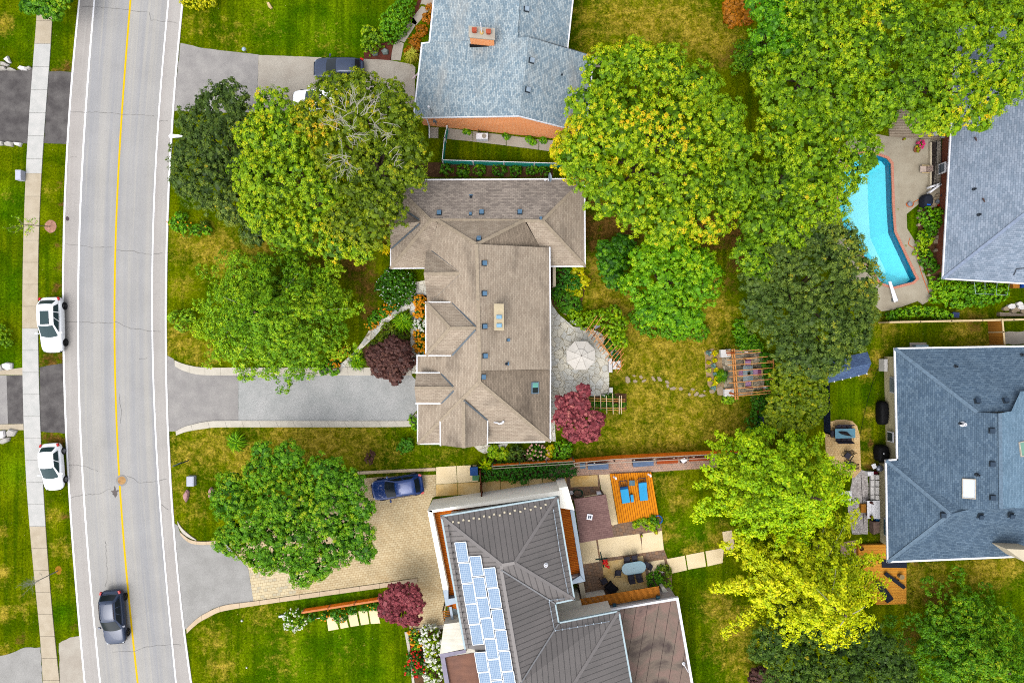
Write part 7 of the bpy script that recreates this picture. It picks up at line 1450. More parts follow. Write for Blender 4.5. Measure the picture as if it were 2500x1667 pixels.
def lounger(label, px, py, rz, flip=False):
    e = thing('sun_lounger', label, 'sun lounger'); mb = MB()
    for s in (-1, 1): mb.box((s * .33, -.1, .3), (.04, 1.9, .05))
    for k in range(3): mb.box((0, -.9 + k * .9, .29), (.66, .05, .04))
    mb.build('frame', M_BRON, e); mb = MB(); mb.box((0, -.38, .38), (.68, 1.25, .12)); mb.build('cushion', M_BLU, e, bevel=.04)
    if flip: mb = MB(); mb.box((0, .32, .42), (.66, .2, .22)); mb.build('rolled_cushion', paint('navy_cushion', (30, 84, 142), .85), e, bevel=.05)
    else: mb = MB(); mb.box((0, 0, 0), (.68, .42, .14), mat=Matrix.Rotation(R(18), 3, 'X')); mb.xform(Matrix.Translation((0, .38, .47))); mb.build('pillow', M_BLU, e, bevel=.06)
    mb = MB()
    for s in (-1, 1): mb.bar((s * .31, .3, .34), (s * .29, 1.0, .62), .035, .035)
    for k in range(7): t = k / 6; mb.bar((-.3 + .6 * t, .3, .34), (-.28 + .56 * t, 1.0, .62), .012, .02)
    mb.bar((-.3, 1.0, .62), (.3, 1.0, .62), .04, .04); mb.build('backrest', M_BRON, e)
    for s in (-1, 1):
        for y in (-.95, .8): mb = MB(); mb.box((s * .32, y, .14), (.045, .045, .28)); mb.build('leg', M_BRON, e)
    p = P(px, py, .5); e.location = (p.x, p.y, .25); e.rotation_euler = (0, 0, R(rz)); return e
a = zd(1188, 812)[0]; lounger('left blue sun lounger with a dark folded end cushion, on the orange deck', a[0], a[1], 9, True)
a = zd(1558, 760)[0]; lounger('right blue sun lounger with a pillow, on the orange deck', a[0], a[1], 6)
p = P(*zd(1345, 650)[0], .6); e = thing('side_table', 'small square blue grey side table between the two loungers', 'table', (p.x, p.y, 0)); mb = MB()
for k in range(6): mb.box((p.x - .2 + .08 * k, p.y, .62), (.06, .46, .03)); mb.box((p.x, p.y - .2 + .08 * k, .61), (.46, .06, .02))
mb.build('slatted_top', paint('blue_grey_lattice', (104, 142, 160), .6), e)
for sx in (-1, 1):
    for sy in (-1, 1): mb = MB(); mb.box((p.x + sx * .2, p.y + sy * .2, .42), (.04, .04, .36)); mb.build('leg', M_DBL, e)
p = P(*zd(1345, 955)[0], .5); mb = MB(); mb.box((p.x, p.y, .5), (.24, .62, .26), R(6)); o = mb.build('cushion', M_BLU, None, bevel=.09); tag(o, 'loose blue cushion beside the left lounger', 'cushion')
for (x, y, lb) in ((995, 540, 'white lantern at the top left of the orange deck'), (1690, 485, 'white lantern at the top right of the orange deck')):
    p = P(*zd(x, y)[0], .5); e = thing('lantern', lb, 'lantern', (p.x, p.y, 0)); mb = MB(); mb.lathe([(.09, .25), (.09, .3), (.03, .32), (.03, .75)], (p.x, p.y, 0), 8); mb.build('stand', M_GUT, e); mb = MB(); mb.box((p.x + .05, p.y, .82), (.14, .22, .12), .3); mb.build('lamp_head', M_GUT, e, bevel=.02)
# dining set
zp = lambda *v: z_(1400, 1330, 8.254, *v)
p = P(*zp(1217, 462)[0], .72); t = thing('dining_table', 'long oval teal glass dining table on the stained patio', 'table', (p.x, p.y, 0)); rot = R(9); pts = []
for k in range(40):
    a = 2 * PI * k / 40; sx = .52 if math.cos(a) > 0 else -.52; x, y = sx + .53 * math.cos(a), .52 * math.sin(a); pts.append((p.x + x * math.cos(rot) - y * math.sin(rot), p.y + x * math.sin(rot) + y * math.cos(rot)))
mb = MB(); mb.prism(pts, .71, .74, bottom=True); mb.build('tabletop', paint('teal_glass', (118, 164, 180), .12, spec=.6, var=.03), t)
mb = MB(); mb.prism([(p.x + (a - p.x) * 1.02, p.y + (b - p.y) * 1.03) for a, b in pts], .70, .715, bottom=True); mb.build('table_rim', M_DBL, t)
for sx in (-.75, .75):
    for sy in (-.28, .28): mb = MB(); mb.tube([(p.x + sx, p.y + sy + sx * .15, .03), (p.x + sx * .9, p.y + sy + sx * .13, .7)], .025, 6); mb.build('leg', M_IRON, t)
mb = MB(); mb.lathe([(.035, .74), (.035, .75), (0, .75)], (p.x, p.y, 0), 10); mb.build('umbrella_hole', M_IRON, t)
M_SLING = paint('dark_grey_sling', (72, 70, 82), .8, var=.06); M_CHM = paint('brown_metal_frame', (66, 54, 56), .5, .3)
def dining_chair():
    e = thing('dining_chair', 'x', 'chair'); mb = MB(); mb.box((0, 0, .43), (.5, .5, .03)); mb.build('seat', M_SLING, e)
    mb = MB(); mb.box((0, 0, 0), (.5, .03, .56), mat=Matrix.Rotation(R(-16), 3, 'X')); mb.xform(Matrix.Translation((0, .32, .7))); mb.build('backrest', M_SLING, e)
    for s in (-1, 1):
        mb = MB(); mb.tube([(s * .27, -.26, .62), (s * .28, .1, .65), (s * .26, .3, .62)], .022, 6); mb.build('armrest', M_CHM, e)
        mb = MB(); mb.tube([(s * .26, -.25, 0), (s * .26, -.25, .62)], .02, 5); mb.build('leg', M_CHM, e); mb = MB(); mb.tube([(s * .26, .3, 0), (s * .26, .25, .45), (s * .25, .4, 1.0)], .02, 5); mb.build('leg', M_CHM, e)
    return e
dc_ = dining_chair(); GD = 'dark chairs around the oval table'; first = True
for (x, y, rz, lb) in [(1080, 300, 8, 'dark sling chair at the top left of the oval table'), (1230, 270, 8, 'dark sling chair at the top right of the oval table'), (1475, 400, -115, 'dark sling chair at the right end of the oval table'), (905, 565, 85, 'dark sling chair at the left end of the oval table'), (1160, 650, 190, 'dark sling chair at the bottom left of the oval table'), (1315, 620, 192, 'dark sling chair at the bottom right of the oval table')]:
    p = P(*zp(x, y)[0], .5)
    if first: dc_.location = (p.x, p.y, .03); dc_.rotation_euler = (0, 0, R(rz)); dc_['label'] = lb; dc_['group'] = GD; first = False
    else: copy_thing(dc_, (p.x, p.y, .03), R(rz), lb)
def armchair(label, px, py, rz, m, cush):
    e = thing('armchair', label, 'armchair'); mb = MB(); mb.box((0, 0, .3), (.7, .7, .3)); mb.build('seat', cush, e, bevel=.05); mb = MB(); mb.box((0, .36, .55), (.78, .14, .6)); mb.build('backrest', m, e, bevel=.05)
    for s in (-1, 1): mb = MB(); mb.box((s * .4, 0, .38), (.12, .8, .45)); mb.build('armrest', m, e, bevel=.04)
    p = P(px, py, .4); e.location = (p.x, p.y, .03); e.rotation_euler = (0, 0, R(rz)); return e
M_BW = paint('black_wicker', (40, 38, 44), .8, var=.15, sc=12)
a = zp(618, 730)[0]; e = copy_thing(dc_, tuple(P(*a, .5).xy) + (.03,), R(30), 'dark sling chair standing apart beside the black armchair'); 
a = zp(765, 862)[0]; armchair('black wicker armchair above the slatted canopy', a[0], a[1], 135, M_BW, M_BW)
# plant stand with red leaves
p = P(*zp(590, 325)[0], .6); e = thing('plant_stand', 'dark green cross shaped stand with bright red leaves on the patio', 'plant stand', (p.x, p.y, 0)); M_GRN = paint('dark_green_metal', (42, 74, 66), .5)
mb = MB(); mb.bar((p.x - .55, p.y - .02, .08), (p.x + .5, p.y + .1, .08), .09, .07); mb.bar((p.x - .14, p.y + .62, .08), (p.x + .16, p.y - .7, .08), .09, .07); mb.build('cross_base', M_GRN, e)
mb = MB(); mb.tube([(p.x, p.y, .08), (p.x + .02, p.y, 1.0)], .03, 6); mb.build('pole', M_GRN, e)
cc = np.array([[p.x + .22 + a, p.y - .05 + b, 1.0 + random.random() * .1] for a, b in ((-.15, .2), (-.05, .1), (.05, .0), (.0, -.15), (.1, -.25), (.2, -.3), (-.2, .05), (.02, .22))]); leafmesh('red_leaves', *puffs(cc, np.tile([0, 0, 1.], (8, 1)), np.full(8, .15), 14, .15, seed=9), LM['red'], e)
# garden hose, bins, benches
def hose(label, c, r, n, mat, z=.05, tail=()):
    mb = MB(); pts = [(c.x + (r + .05 * math.sin(k * .9)) * math.cos(k * 2 * PI / 18) * 1.1, c.y + (r + .05 * math.cos(k * .7)) * math.sin(k * 2 * PI / 18), z + .02 * (k / 18)) for k in range(int(18 * n))] + list(tail); mb.tube(pts, .028, 6); o = mb.build('garden_hose', mat, None, smooth=True); tag(o, label, 'hose'); return o
hose('coiled dark green garden hose at the corner of the white wall', P(*zd(250, 850)[0]), .36, 3, paint('green_hose', (40, 96, 74), .5), .06)
p = P(*zd(125, 850)[0], .4); e = thing('hose_reel', 'white and grey hose reel fixed at the corner of the white wall', 'hose reel', (p.x, p.y, 0)); mb = MB(); mb.lathe([(.16, 0), (.16, .05), (.05, .06), (.05, .24), (.16, .25), (.16, .3), (0, .3)], (p.x, p.y, .1), 16); mb.build('reel', M_GUT, e); mb = MB(); mb.tube([(p.x - .2, p.y, .05), (p.x - .2, p.y, .5), (p.x + .2, p.y, .5), (p.x + .2, p.y, .05)], .02, 5); mb.build('reel_frame', M_ST, e)
block('utility_box', 'white box above the top corner of the pavilion roof', zd(632,835,710,822,740,868,640,892), .5, M_GUT, 'utility box')
M_SLB = paint('blue_grey_bench', (110, 134, 168), .6, var=.1)
def storage(label, pts, h, mat, name='storage_bench'):
    w = [P(*p, h) for p in pts]; e = thing(name, label, 'storage bench', tuple(w[0])); e.location.z = 0; mb = MB(); mb.prism([(a.x, a.y) for a in inset(w, .02)], .02, h - .06); mb.build('box', paint('bench_side', (70, 88, 116), .6), e); n = 5
    mb = MB()
    for i in range(n): t0, t1 = i / n + .02 / n, (i + 1) / n - .06 / n; mb.prism([w[0].lerp(w[3], t0), w[1].lerp(w[2], t0), w[1].lerp(w[2], t1), w[0].lerp(w[3], t1)], h - .05, h)
    mb.build('lid', mat, e); return e
storage('long blue grey storage bench by the cedar fence, left of the other', zd(455,262,872,250,872,372,462,382), .55, M_SLB); storage('long blue grey storage bench by the cedar fence, above the orange deck', zd(1358,208,1780,192,1782,300,1375,332), .55, M_SLB)
M_RST = paint('rust_slats', (190, 92, 46), .8, var=.12, sc=8)
storage('rust coloured slatted bench right of the blue grey ones', q(3,2, 386,1056, 582,1044, 580,1084, 388,1094), .4, M_RST); storage('rust coloured slatted bench at the right end of the fence', q(3,2, 680,1037, 876,1028, 873,1058, 682,1068), .4, M_RST)
block('side_table', 'tilted white square table between the rust benches', q(3,2, 596,1050, 640,1036, 666,1060, 626,1086), .45, M_GUT, 'table')
block('planter_box', 'brown planter under the tilted white table', q(3,2, 600,1062, 662,1062, 658,1082, 604,1084), .3, M_BRON, 'planter')
def bin_(label, px, py, rz, m, w_=.58, d=.7, h=1.05):
    p = P(px, py, h); e = thing('wheelie_bin', label, 'bin', (0, 0, 0)); mb = MB(); a, b = w_ / 2, d / 2; k = .8
    vs = [(-a * k, -b * k, .06), (a * k, -b * k, .06), (a * k, b * k, .06), (-a * k, b * k, .06), (-a, -b, h - .1), (a, -b, h - .1), (a, b, h - .1), (-a, b, h - .1)]
    for f in ((0,3,2,1),(0,1,5,4),(1,2,6,5),(2,3,7,6),(3,0,4,7),(4,5,6,7)): mb.face([vs[i] for i in f])
    mb.build('body', m, e, bevel=.03); mb = MB(); mb.box((0, 0, h - .05), (w_ + .06, d + .06, .08)); mb.build('lid', m, e, bevel=.03); mb = MB(); mb.tube([(-a, b + .08, h - .05), (a, b + .08, h - .05)], .02, 6); mb.build('handle', M_IRON, e)
    for s in (-1, 1): mb = MB(); mb.tube([(s * (a - .1), b * .8, .12), (s * a, b * .8, .12)], .12, 12); mb.build('wheel', M_TYRE, e)
    e.location = (p.x, p.y, .03); e.rotation_euler = (0, 0, R(rz)); return e
bin_('dark blue wheeled bin beside the brown timber screen', 1157, 1150, 3, paint('bin_blue', (28, 76, 140), .5), .62, .66)
bin_('small green wheeled bin below the dark blue one', 1161, 1166, 3, paint('bin_green', (84, 142, 96), .5), .5, .4, .7)
bin_('small slate bin left of the blue grey storage bench', 1422.5, 1137, 3, paint('bin_slate', (104, 132, 158), .5), .42, .4, .5)
bin_('navy bin at the right end of the bright green hedge, below the pool', 2334, 769, -5, paint('bin_navy', (58, 72, 112), .5), .5, .4, .9)
# hose on the deck corner and pots
mb = MB(); c = P(1607, 1268, .3); mb.tube([(c.x + .35 * math.cos(a), c.y + .35 * math.sin(a), .3) for a in np.linspace(2.4, -1.4, 16)], .045, 6); o = mb.build('blue_hose', paint('bright_blue_hose', (20, 110, 200), .5), None, smooth=True); tag(o, 'bright blue hose curved at the lower corner of the orange deck', 'hose')
def pot(label, px, py, r, h, mat, kind=None, seed=1, n=6):
    p = P(px, py, h); e = thing('plant_pot', label, 'pot', (p.x, p.y, 0)); mb = MB(); mb.lathe([(r * .7, .03), (r, h), (r * 1.08, h), (r * 1.08, h - .04), (r * .9, h - .04), (0, h - .06)], (p.x, p.y, 0), 16); mb.build('pot', mat, e)
    if kind: cc = np.array([[p.x + random.gauss(0, r * .4), p.y + random.gauss(0, r * .4), h + .06] for _ in range(n)]); leafmesh('plant', *puffs(cc, np.tile([0, 0, 1.], (n, 1)), np.full(n, r * .5), 10, .11, seed=seed), LM[kind], e)
M_TC = paint('terracotta', (170, 104, 72), .8); M_WP = paint('white_pot', (222, 218, 214), .6)
pot('small pot with a yellow green plant alone on the patio', 1566.5, 1307, .1, .3, M_TC, 'lime', 2); pot('pale round pot at the edge of the beige path', 1602, 1299.5, .16, .2, paint('tan_pot', (204, 168, 80), .8), 'yellow', 3)
pot('white pot next to the ball shaped plant', 1617.5, 1395.5, .1, .3, M_WP, None); pot('white pot above the lime green bush', 1617.5, 1411, .12, .3, M_WP, 'mid', 4); pot('brown pot left of the white pot', 1610.5, 1400, .11, .3, M_TC, None)
pot('terracotta pot crowded with flowers by the pool stairs', 2239.8, 365, .26, .35, M_TC, 'olive', 5, 10)
pot('brown pot under the edge of the board deck', 2208.5, 339, .1, .3, M_TC, 'olive', 6); pot('red plant by the right end of the slatted canopy', 1635.5, 1440, .1, .5, M_TC, 'red', 7)
bush('flower_clump', 'bright magenta flowers beside the terracotta pot', [(2247,351,5),(2250,354,4)], 'lime', .6, 170, base=.5, flower='magenta', fl_n=24, fl_s=.1, leaf=.08, spacing=.14, rad=.1, catg='flowers')
# pool side things
zq = lambda *v: z_(2220, 280, 5.6, *v)
e = thing('deck_chair', 'pale pink reclining chair beside the pool stairs', 'chair', tuple(P(2260, 414)))
mb = MB(); mb.prism([P(*p, .4) for p in zq(150,702, 225,705, 225,795, 150,785)], .35, .42); mb.build('seat', paint('pale_pink_fabric', (226, 204, 190)), e)
a, b, c, d = [P(*p, .42 if i in (0, 3) else .85) for i, p in enumerate(zq(227,705, 326,695, 326,775, 227,797))]; mb = MB(); mb.face([a, d, c, b]); mb.face([a, b, c, d][::1]); mb.build('backrest', paint('pale_pink_fabric2', (216, 190, 176)), e)
for yy in (693, 792): mb = MB(); a, b = P(*zq(172, yy)[0], .6), P(*zq(275, yy + 3)[0], .6); mb.bar(a, b, .05, .04); mb.build('armrest', M_CHF, e)
for x, y in ((165, 715), (165, 780), (260, 715), (260, 780)): a = P(*zq(x, y)[0]); mb = MB(); mb.box((a.x, a.y, .2), (.04, .04, .36)); mb.build('leg', M_CHF, e)
p = P(*zq(235, 1180)[0], .6); e = thing('barbecue', 'barbecue under a black cover beside the pool stairs', 'barbecue', (p.x, p.y, 0)); mb = MB(); v, f = loft([[(p.x + x * s, p.y + y * s, z) for x, y in ((-.42, -.55), (0, -.62), (.42, -.55), (.46, 0), (.42, .55), (0, .62), (-.42, .5), (-.5, 0))] for s, z in ((1.05, .03), (1, .5), (.95, .8), (.8, 1.0), (.5, 1.06))]); subd('cover', v, f, paint('black_cover', (44, 48, 60), .7, var=.1), e)
mb = MB(); mb.box((p.x - .05, p.y - .4, 1.0), (.3, .12, .06)); mb.build('blue_strap', paint('strap_blue', (30, 110, 220)), e)
hose('orange cable coiled around a grey reel on the pool surround', P(2220, 500), .24, 3, paint('orange_cable', (236, 124, 60), .6), .07, [tuple(P(2230, 494, .08)), tuple(P(2244, 487, .08))])
p = P(2222, 498, .3); mb = MB(); mb.lathe([(.2, .05), (.2, .12), (.12, .14), (.12, .3), (.2, .32), (.2, .36), (0, .38)], (p.x, p.y, 0), 16); o = mb.build('cable_reel', M_ST); tag(o, 'grey cable reel on the pool surround', 'reel')
mb = MB(); mb.tube(smooth_line([P(x, y, .07) for x, y in ((2222,580),(2218,596),(2228,604),(2238,612),(2243,640),(2250,668),(2262,700),(2270,718),(2281,722))], 4), .03, 5); o = mb.build('garden_hose', paint('orange_cable', (236, 124, 60)), None, smooth=True); tag(o, 'long orange hose along the edge of the pool surround', 'hose')
hose('orange hose loop on the grass below the pale blue roof', P(2307, 725), .34, 1.6, paint('orange_cable', (236, 124, 60)), .05)
db_ = [P(*p, .45) for p in q(4,1, 632,1000, 655,995, 718,1172, 683,1190)]; e = thing('diving_board', 'white diving board at the bottom end of the pool', 'diving board', tuple(db_[0])); mb = MB(); mb.prism(db_, .4, .46, bottom=True); mb.build('board', M_GUT, e, bevel=.01); mb = MB(); b2 = [a.lerp(b, .0) for a, b in zip(db_, db_)]; c3 = (db_[2] + db_[3]) / 2; mb.box((c3.x, c3.y + .15, .22), (.36, .3, .4)); mb.build('pedestal', M_ST, e)
for (x, y, lb) in ((2192,511,'upper small drain lid in the pool surround'), (2211,600,'lower small drain lid in the pool surround')): p = P(x, y); mb = MB(); mb.lathe([(.09, .045), (.08, .055), (0, .055)], (p.x, p.y, 0), 14); o = mb.build('drain_lid', paint('khaki_lid', (160, 160, 110))); tag(o, lb, 'drain lid')
M_BK = paint('bucket_white', (226, 232, 236))
for i, (x, y, lb) in enumerate(((2285, 326, 'left white tub by the corner of the pale blue roof'), (2305, 331, 'right white tub by the corner of the pale blue roof'))): pot(lb, x, y, .2, .4, M_BK, None)
pot('grey bucket between the barbecue and the brick wall', 2290, 492, .15, .35, M_ST); pot('small red bucket below the grey one', 2292, 501, .09, .2, paint('red_plastic', (200, 30, 30))); pot('dark tub by the brick wall above the grey bucket', 2303, 477, .17, .35, M_DV)
for i, (x, y, s_) in enumerate([(2278,500,.3),(2287,478,.28),(2280,486,.22),(2289,552,.35),(2288,566,.3),(2286,580,.3),(2284,590,.36),(2282,612,.25),(2243,515,.2),(2241,532,.22),(2240,550,.22),(2240,590,.25),(2242,600,.2),(2265,672,.2),(2270,684,.25)]):
    p = P(x, y); pts = [(p.x + s_ * .6 * (1 + .3 * random.random()) * math.cos(a), p.y + s_ * .5 * (1 + .3 * random.random()) * math.sin(a)) for a in np.linspace(0, 2 * PI, 7)[:-1]]; mb = MB(); mb.prism(pts, 0, .15 + random.random() * .1); o = mb.build('edging_stone', M_STEP, None, bevel=.03); tag(o, 'pale natural stone edging the pool side bed', 'stone', 'stones edging the pool side bed')
e = thing('metal_frame', 'thin pale metal frame over the vegetable plants', 'frame', tuple(P(2420, 705))); fr_pts = [P(*p, 1.0) for p in q(4,1, 1415,1008, 1425,1108, 1715,1122, 1735,1005)]; mb = MB()
for a, b in zip(fr_pts[:-1], fr_pts[1:]): mb.tube([a, b], .02, 5)
for t in (.3, .65): mb.tube([fr_pts[0].lerp(fr_pts[3], t), fr_pts[1].lerp(fr_pts[2], t)], .02, 5)
for a in fr_pts: mb.tube([a, (a.x, a.y, 0)], .02, 5)
mb.build('tubes', paint('pale_tube', (176, 206, 206), .4, .3), e)
# far right odds and ends
block('firewood_pile', 'stack of grey timber at the right edge above the pale fence', [(2441,762),(2500,766),(2500,772),(2441,772)], .4, M_PLANK, 'timber stack')
for i, (x, y, r) in enumerate([(2452,754,.25),(2465,748,.3),(2478,756,.28),(2490,750,.3),(2470,760,.22),(2485,742,.25),(2496,760,.25)]):
    p = P(x, y); pts = [(p.x + r * (1 + .3 * random.random()) * math.cos(a), p.y + r * .7 * (1 + .3 * random.random()) * math.sin(a)) for a in np.linspace(0, 2 * PI, 8)[:-1]]; mb = MB(); mb.prism(pts, 0, .2 + .1 * random.random()); o = mb.build('garden_rock', M_STONE if i % 2 else M_STEP, None, bevel=.04); tag(o, 'pale rock in the heap near the right edge, above the timber fence', 'rock', 'rocks heaped near the right edge')
block('blue_tub', 'blue tub under the edge of the pale blue roof, right margin', [(2494,691),(2500,691),(2505,702),(2494,702)], .5, paint('tub_blue', (30, 80, 170)), 'tub')
block('timber_crate', 'orange timber crate under the edge of the pale blue roof', [(2473,690),(2489,691),(2489,703),(2474,703)], .4, M_WOODY, 'crate')
# yard of the cream house
zr = lambda *v: z_(2060, 1080, 7.128, *v)
tbp = [P(*p, .74) for p in q(4,2, 145,772, 328,768, 330,854, 146,859)]; t = thing('outdoor_table', 'rectangular teal table with a dark shape on it, on the rounded patio', 'table', tuple(tbp[0])); t.location.z = 0; mb = MB(); mb.prism(tbp, .71, .74, bottom=True); mb.build('tabletop', paint('teal_top', (70, 140, 164), .25, spec=.5), t)
for a in tbp: c = a.lerp(sum(tbp, Vector()) / 4, .08); mb = MB(); mb.box((c.x, c.y, .36), (.05, .05, .7)); mb.build('leg', M_IRON, t)
p = P(*q(4,2,238,815)[0], .8); e = thing('closed_umbrella', 'dark folded umbrella lying on the teal table', 'umbrella', (p.x, p.y, 0)); mb = MB(); mb.tube([(p.x - .55, p.y + .15, .8), (p.x - .3, p.y + .08, .83), (p.x + .1, p.y, .84), (p.x + .5, p.y - .2, .79)], [.03, .13, .16, .03], 8); mb.build('canopy', paint('dark_canvas', (40, 34, 36)), e); mb = MB(); mb.tube([(p.x - .62, p.y + .17, .8), (p.x + .62, p.y - .24, .78)], .018, 6); mb.build('pole', M_BRON, e)
dcp = P(*q(4,2,180,762)[0], .5); lbn = ['upper left', 'upper middle', 'upper right']
for i, x in enumerate((176, 226, 272)): p = P(*q(4,2,x,770)[0], .5); copy_thing(dc_, (p.x, p.y, .03), 0, 'dark chair at the %s side of the teal table' % lbn[i], 'dark chairs around the teal table')
for i, x in enumerate((176, 226, 272)): p = P(*q(4,2,x,856)[0], .5); copy_thing(dc_, (p.x, p.y, .03), PI, 'dark chair at the %s side of the teal table' % lbn[i].replace('upper', 'lower'), 'dark chairs around the teal table')
p = P(*q(4,2,130,815)[0], .5); copy_thing(dc_, (p.x, p.y, .03), PI / 2, 'dark chair at the left end of the teal table', 'dark chairs around the teal table')
def slat_chair(label, px, py, rz):
    e = thing('garden_chair', label, 'chair'); mb = MB(); mb.box((0, 0, .4), (.52, .5, .04)); mb.build('seat', M_SLING, e); mb = MB()
    for k in range(5): mb.bar((-.22 + .11 * k, .26, .42), (-.24 + .12 * k, .55, 1.0), .07, .02)
    mb.build('slatted_back', M_IRON, e)
    for s in (-1, 1):
        mb = MB(); mb.box((s * .32, 0, .6), (.08, .62, .03)); mb.build('armrest', M_IRON, e)
        for y in (-.26, .26): mb = MB(); mb.box((s * .3, y, .3), (.05, .05, .6)); mb.build('leg', M_IRON, e)
    p = P(px, py, .5); e.location = (p.x, p.y, .03); e.rotation_euler = (0, 0, R(rz))
a = zr(105, 400)[0]; slat_chair('black slatted garden chair on the rounded patio, the lower of two', a[0], a[1], -93)
a = zr(75, 230)[0]; slat_chair('black slatted garden chair on the rounded patio, the upper of two', a[0], a[1], -35)
def cover(label, px, py, lx_, ly, h, mat, logo=False, rz=0):
    p = P(px, py, h * .6); e = thing('covered_barbecue', label, 'barbecue', (p.x, p.y, 0)); sh = [(-.5, -.42), (-.3, -.5), (.3, -.5), (.5, -.42), (.5, .42), (.3, .5), (-.3, .5), (-.5, .42)]
    v, f = loft([[(p.x + x * s * lx_, p.y + y * s * ly, z) for x, y in sh] for s, z in ((1.05, .02), (1.0, h * .5), (.95, h * .85), (.75, h), (.3, h + .03))]); subd('cover', v, f, mat, e, 2)
    if logo: mb = MB(); mb.box((p.x - .1, p.y + .05, h + .03), (.07, .16, .02), .3); mb.build('white_patch', M_GUT, e)
    return e
M_BC = paint('black_vinyl_cover', (30, 30, 32), .6, var=.15)
cover('long barbecue under a black cover against the cream wall', 2155, 1008, .85, 2.1, 1.1, M_BC); cover('bulky barbecue under a black cover at the corner of the slate roof', 2153, 1106, 1.1, 1.45, 1.15, M_BC, True)
p = P(*zr(600, 435)[0], .8); e = thing('kettle_grill', 'grey and white round grill below the black covered barbecue', 'grill', (p.x, p.y, 0)); mb = MB(); mb.lathe([(.1, .45), (.28, .6), (.3, .75), (.26, .88), (.12, .96), (0, .98)], (p.x + .15, p.y - .08, 0), 18); mb.build('grill_bowl', paint('steel_grey_enamel', (120, 126, 140), .3, .3), e, smooth=True)
mb = MB(); mb.box((p.x - .35, p.y + .12, .78), (.36, .42, .04), .4); mb.build('side_shelf', M_GUT, e)
for k in range(3): a = 2 * PI * k / 3; mb = MB(); mb.tube([(p.x + .15 + .1 * math.cos(a), p.y - .08 + .1 * math.sin(a), .5), (p.x + .15 + .3 * math.cos(a), p.y - .08 + .3 * math.sin(a), 0)], .02, 5); mb.build('leg', M_IRON, e)
p0 = P(*zr(540, 780)[0], .5); e = thing('garden_sofa', 'long white cushioned sofa against the cream wall', 'sofa', (p0.x, p0.y, 0)); ys = [560, 655, 768, 910, 1000]
mb = MB(); mb.prism([P(*p, .3) for p in zr(468,565, 606,560, 612,998, 468,998)], .02, .3); mb.build('frame', M_GRCAP, e)
for i in range(4):
    mb = MB(); mb.prism([P(*p, .48) for p in zr(470, ys[i] + 5, 605, ys[i] + 5, 605, ys[i + 1] - 5, 470, ys[i + 1] - 5)], .3, .48); mb.build('seat_cushion', M_STONE, e, bevel=.05)
    mb = MB(); mb.prism([P(*p, .8) for p in zr(560, ys[i] + 8, 618, ys[i] + 8, 618, ys[i + 1] - 8, 560, ys[i + 1] - 8)], .45, .8); mb.build('back_cushion', M_STONE, e, bevel=.05)
wt = [P(*p, .74) for p in zr(405,1012, 632,1005, 635,1330, 408,1318)]; t = thing('outdoor_table', 'white board topped table below the long white sofa', 'table', tuple(wt[0])); t.location.z = 0; mb = MB()
for i in range(3): t0, t1 = i / 3 + .006, (i + 1) / 3 - .006; mb.prism([wt[0].lerp(wt[1], t0), wt[0].lerp(wt[1], t1), wt[3].lerp(wt[2], t1), wt[3].lerp(wt[2], t0)], .7, .74)
mb.build('tabletop', M_GUT, t)
for a in wt: c = a.lerp(sum(wt, Vector()) / 4, .1); mb = MB(); mb.box((c.x, c.y, .35), (.07, .07, .7)); mb.build('leg', M_GUT, t)
a = zr(490, 1050)[0]; pot('dark plant in a red pot at the top of the white table', a[0], a[1], .1, .98, paint('deep_red_pot', (130, 46, 36)), 'darkplum', 11, 5); a = zr(492, 1300)[0]; pot('dark leaved plant at the bottom of the white table', a[0], a[1], .12, .98, paint('deep_red_pot', (130, 46, 36)), 'olive', 12, 8)
block('small_table', 'white side table above the long white sofa', zr(412,512, 520,505, 520,560, 430,588), .5, M_GUT, 'table'); block('cool_box', 'dark red box beside the white side table', zr(522,515, 590,512, 590,552, 525,558), .4, paint('dark_red', (120, 30, 50)), 'box')
block('storage_box', 'orange brown square box on the gravel strip', zr(302,1075, 398,1070, 398,1222, 305,1220), .35, M_WOODY, 'box'); block('storage_chest', 'brown grey chest below the white table', zr(515,1385, 625,1378, 625,1568, 520,1600), .7, paint('taupe_plastic', (152, 128, 116)), 'chest'); block('blue_box', 'small blue box between the white table and the chest', zr(560,1330, 620,1328, 620,1375, 565,1378), .5, paint('cobalt_box', (30, 100, 160)), 'box')
mb = MB(); mb.tube([P(*p, .04) for p in zr(298,485, 310,800, 335,1100, 345,1430)], .02, 5); o = mb.build('edging_strip', M_IRON); tag(o, 'thin black edging along the grey gravel strip', 'edging')
mb = MB(); mb.tube([P(*p, .03) for p in q(4,2, 562,165, 490,340, 440,520, 398,700, 372,830)], .016, 4); o = mb.build('garden_cable', M_IRON); tag(o, 'thin dark cable lying on the right hand lawn', 'cable')
block('paved_lid', 'large white board on the gravel under the bright larch', q(4,2, 165,1340, 296,1338, 298,1428, 150,1425), .1, M_GUT, 'board')
block('air_conditioner', 'white unit against the top of the cream wall', q(4,2, 595,138, 624,136, 624,250, 594,250), .9, M_STONE, 'air conditioner')
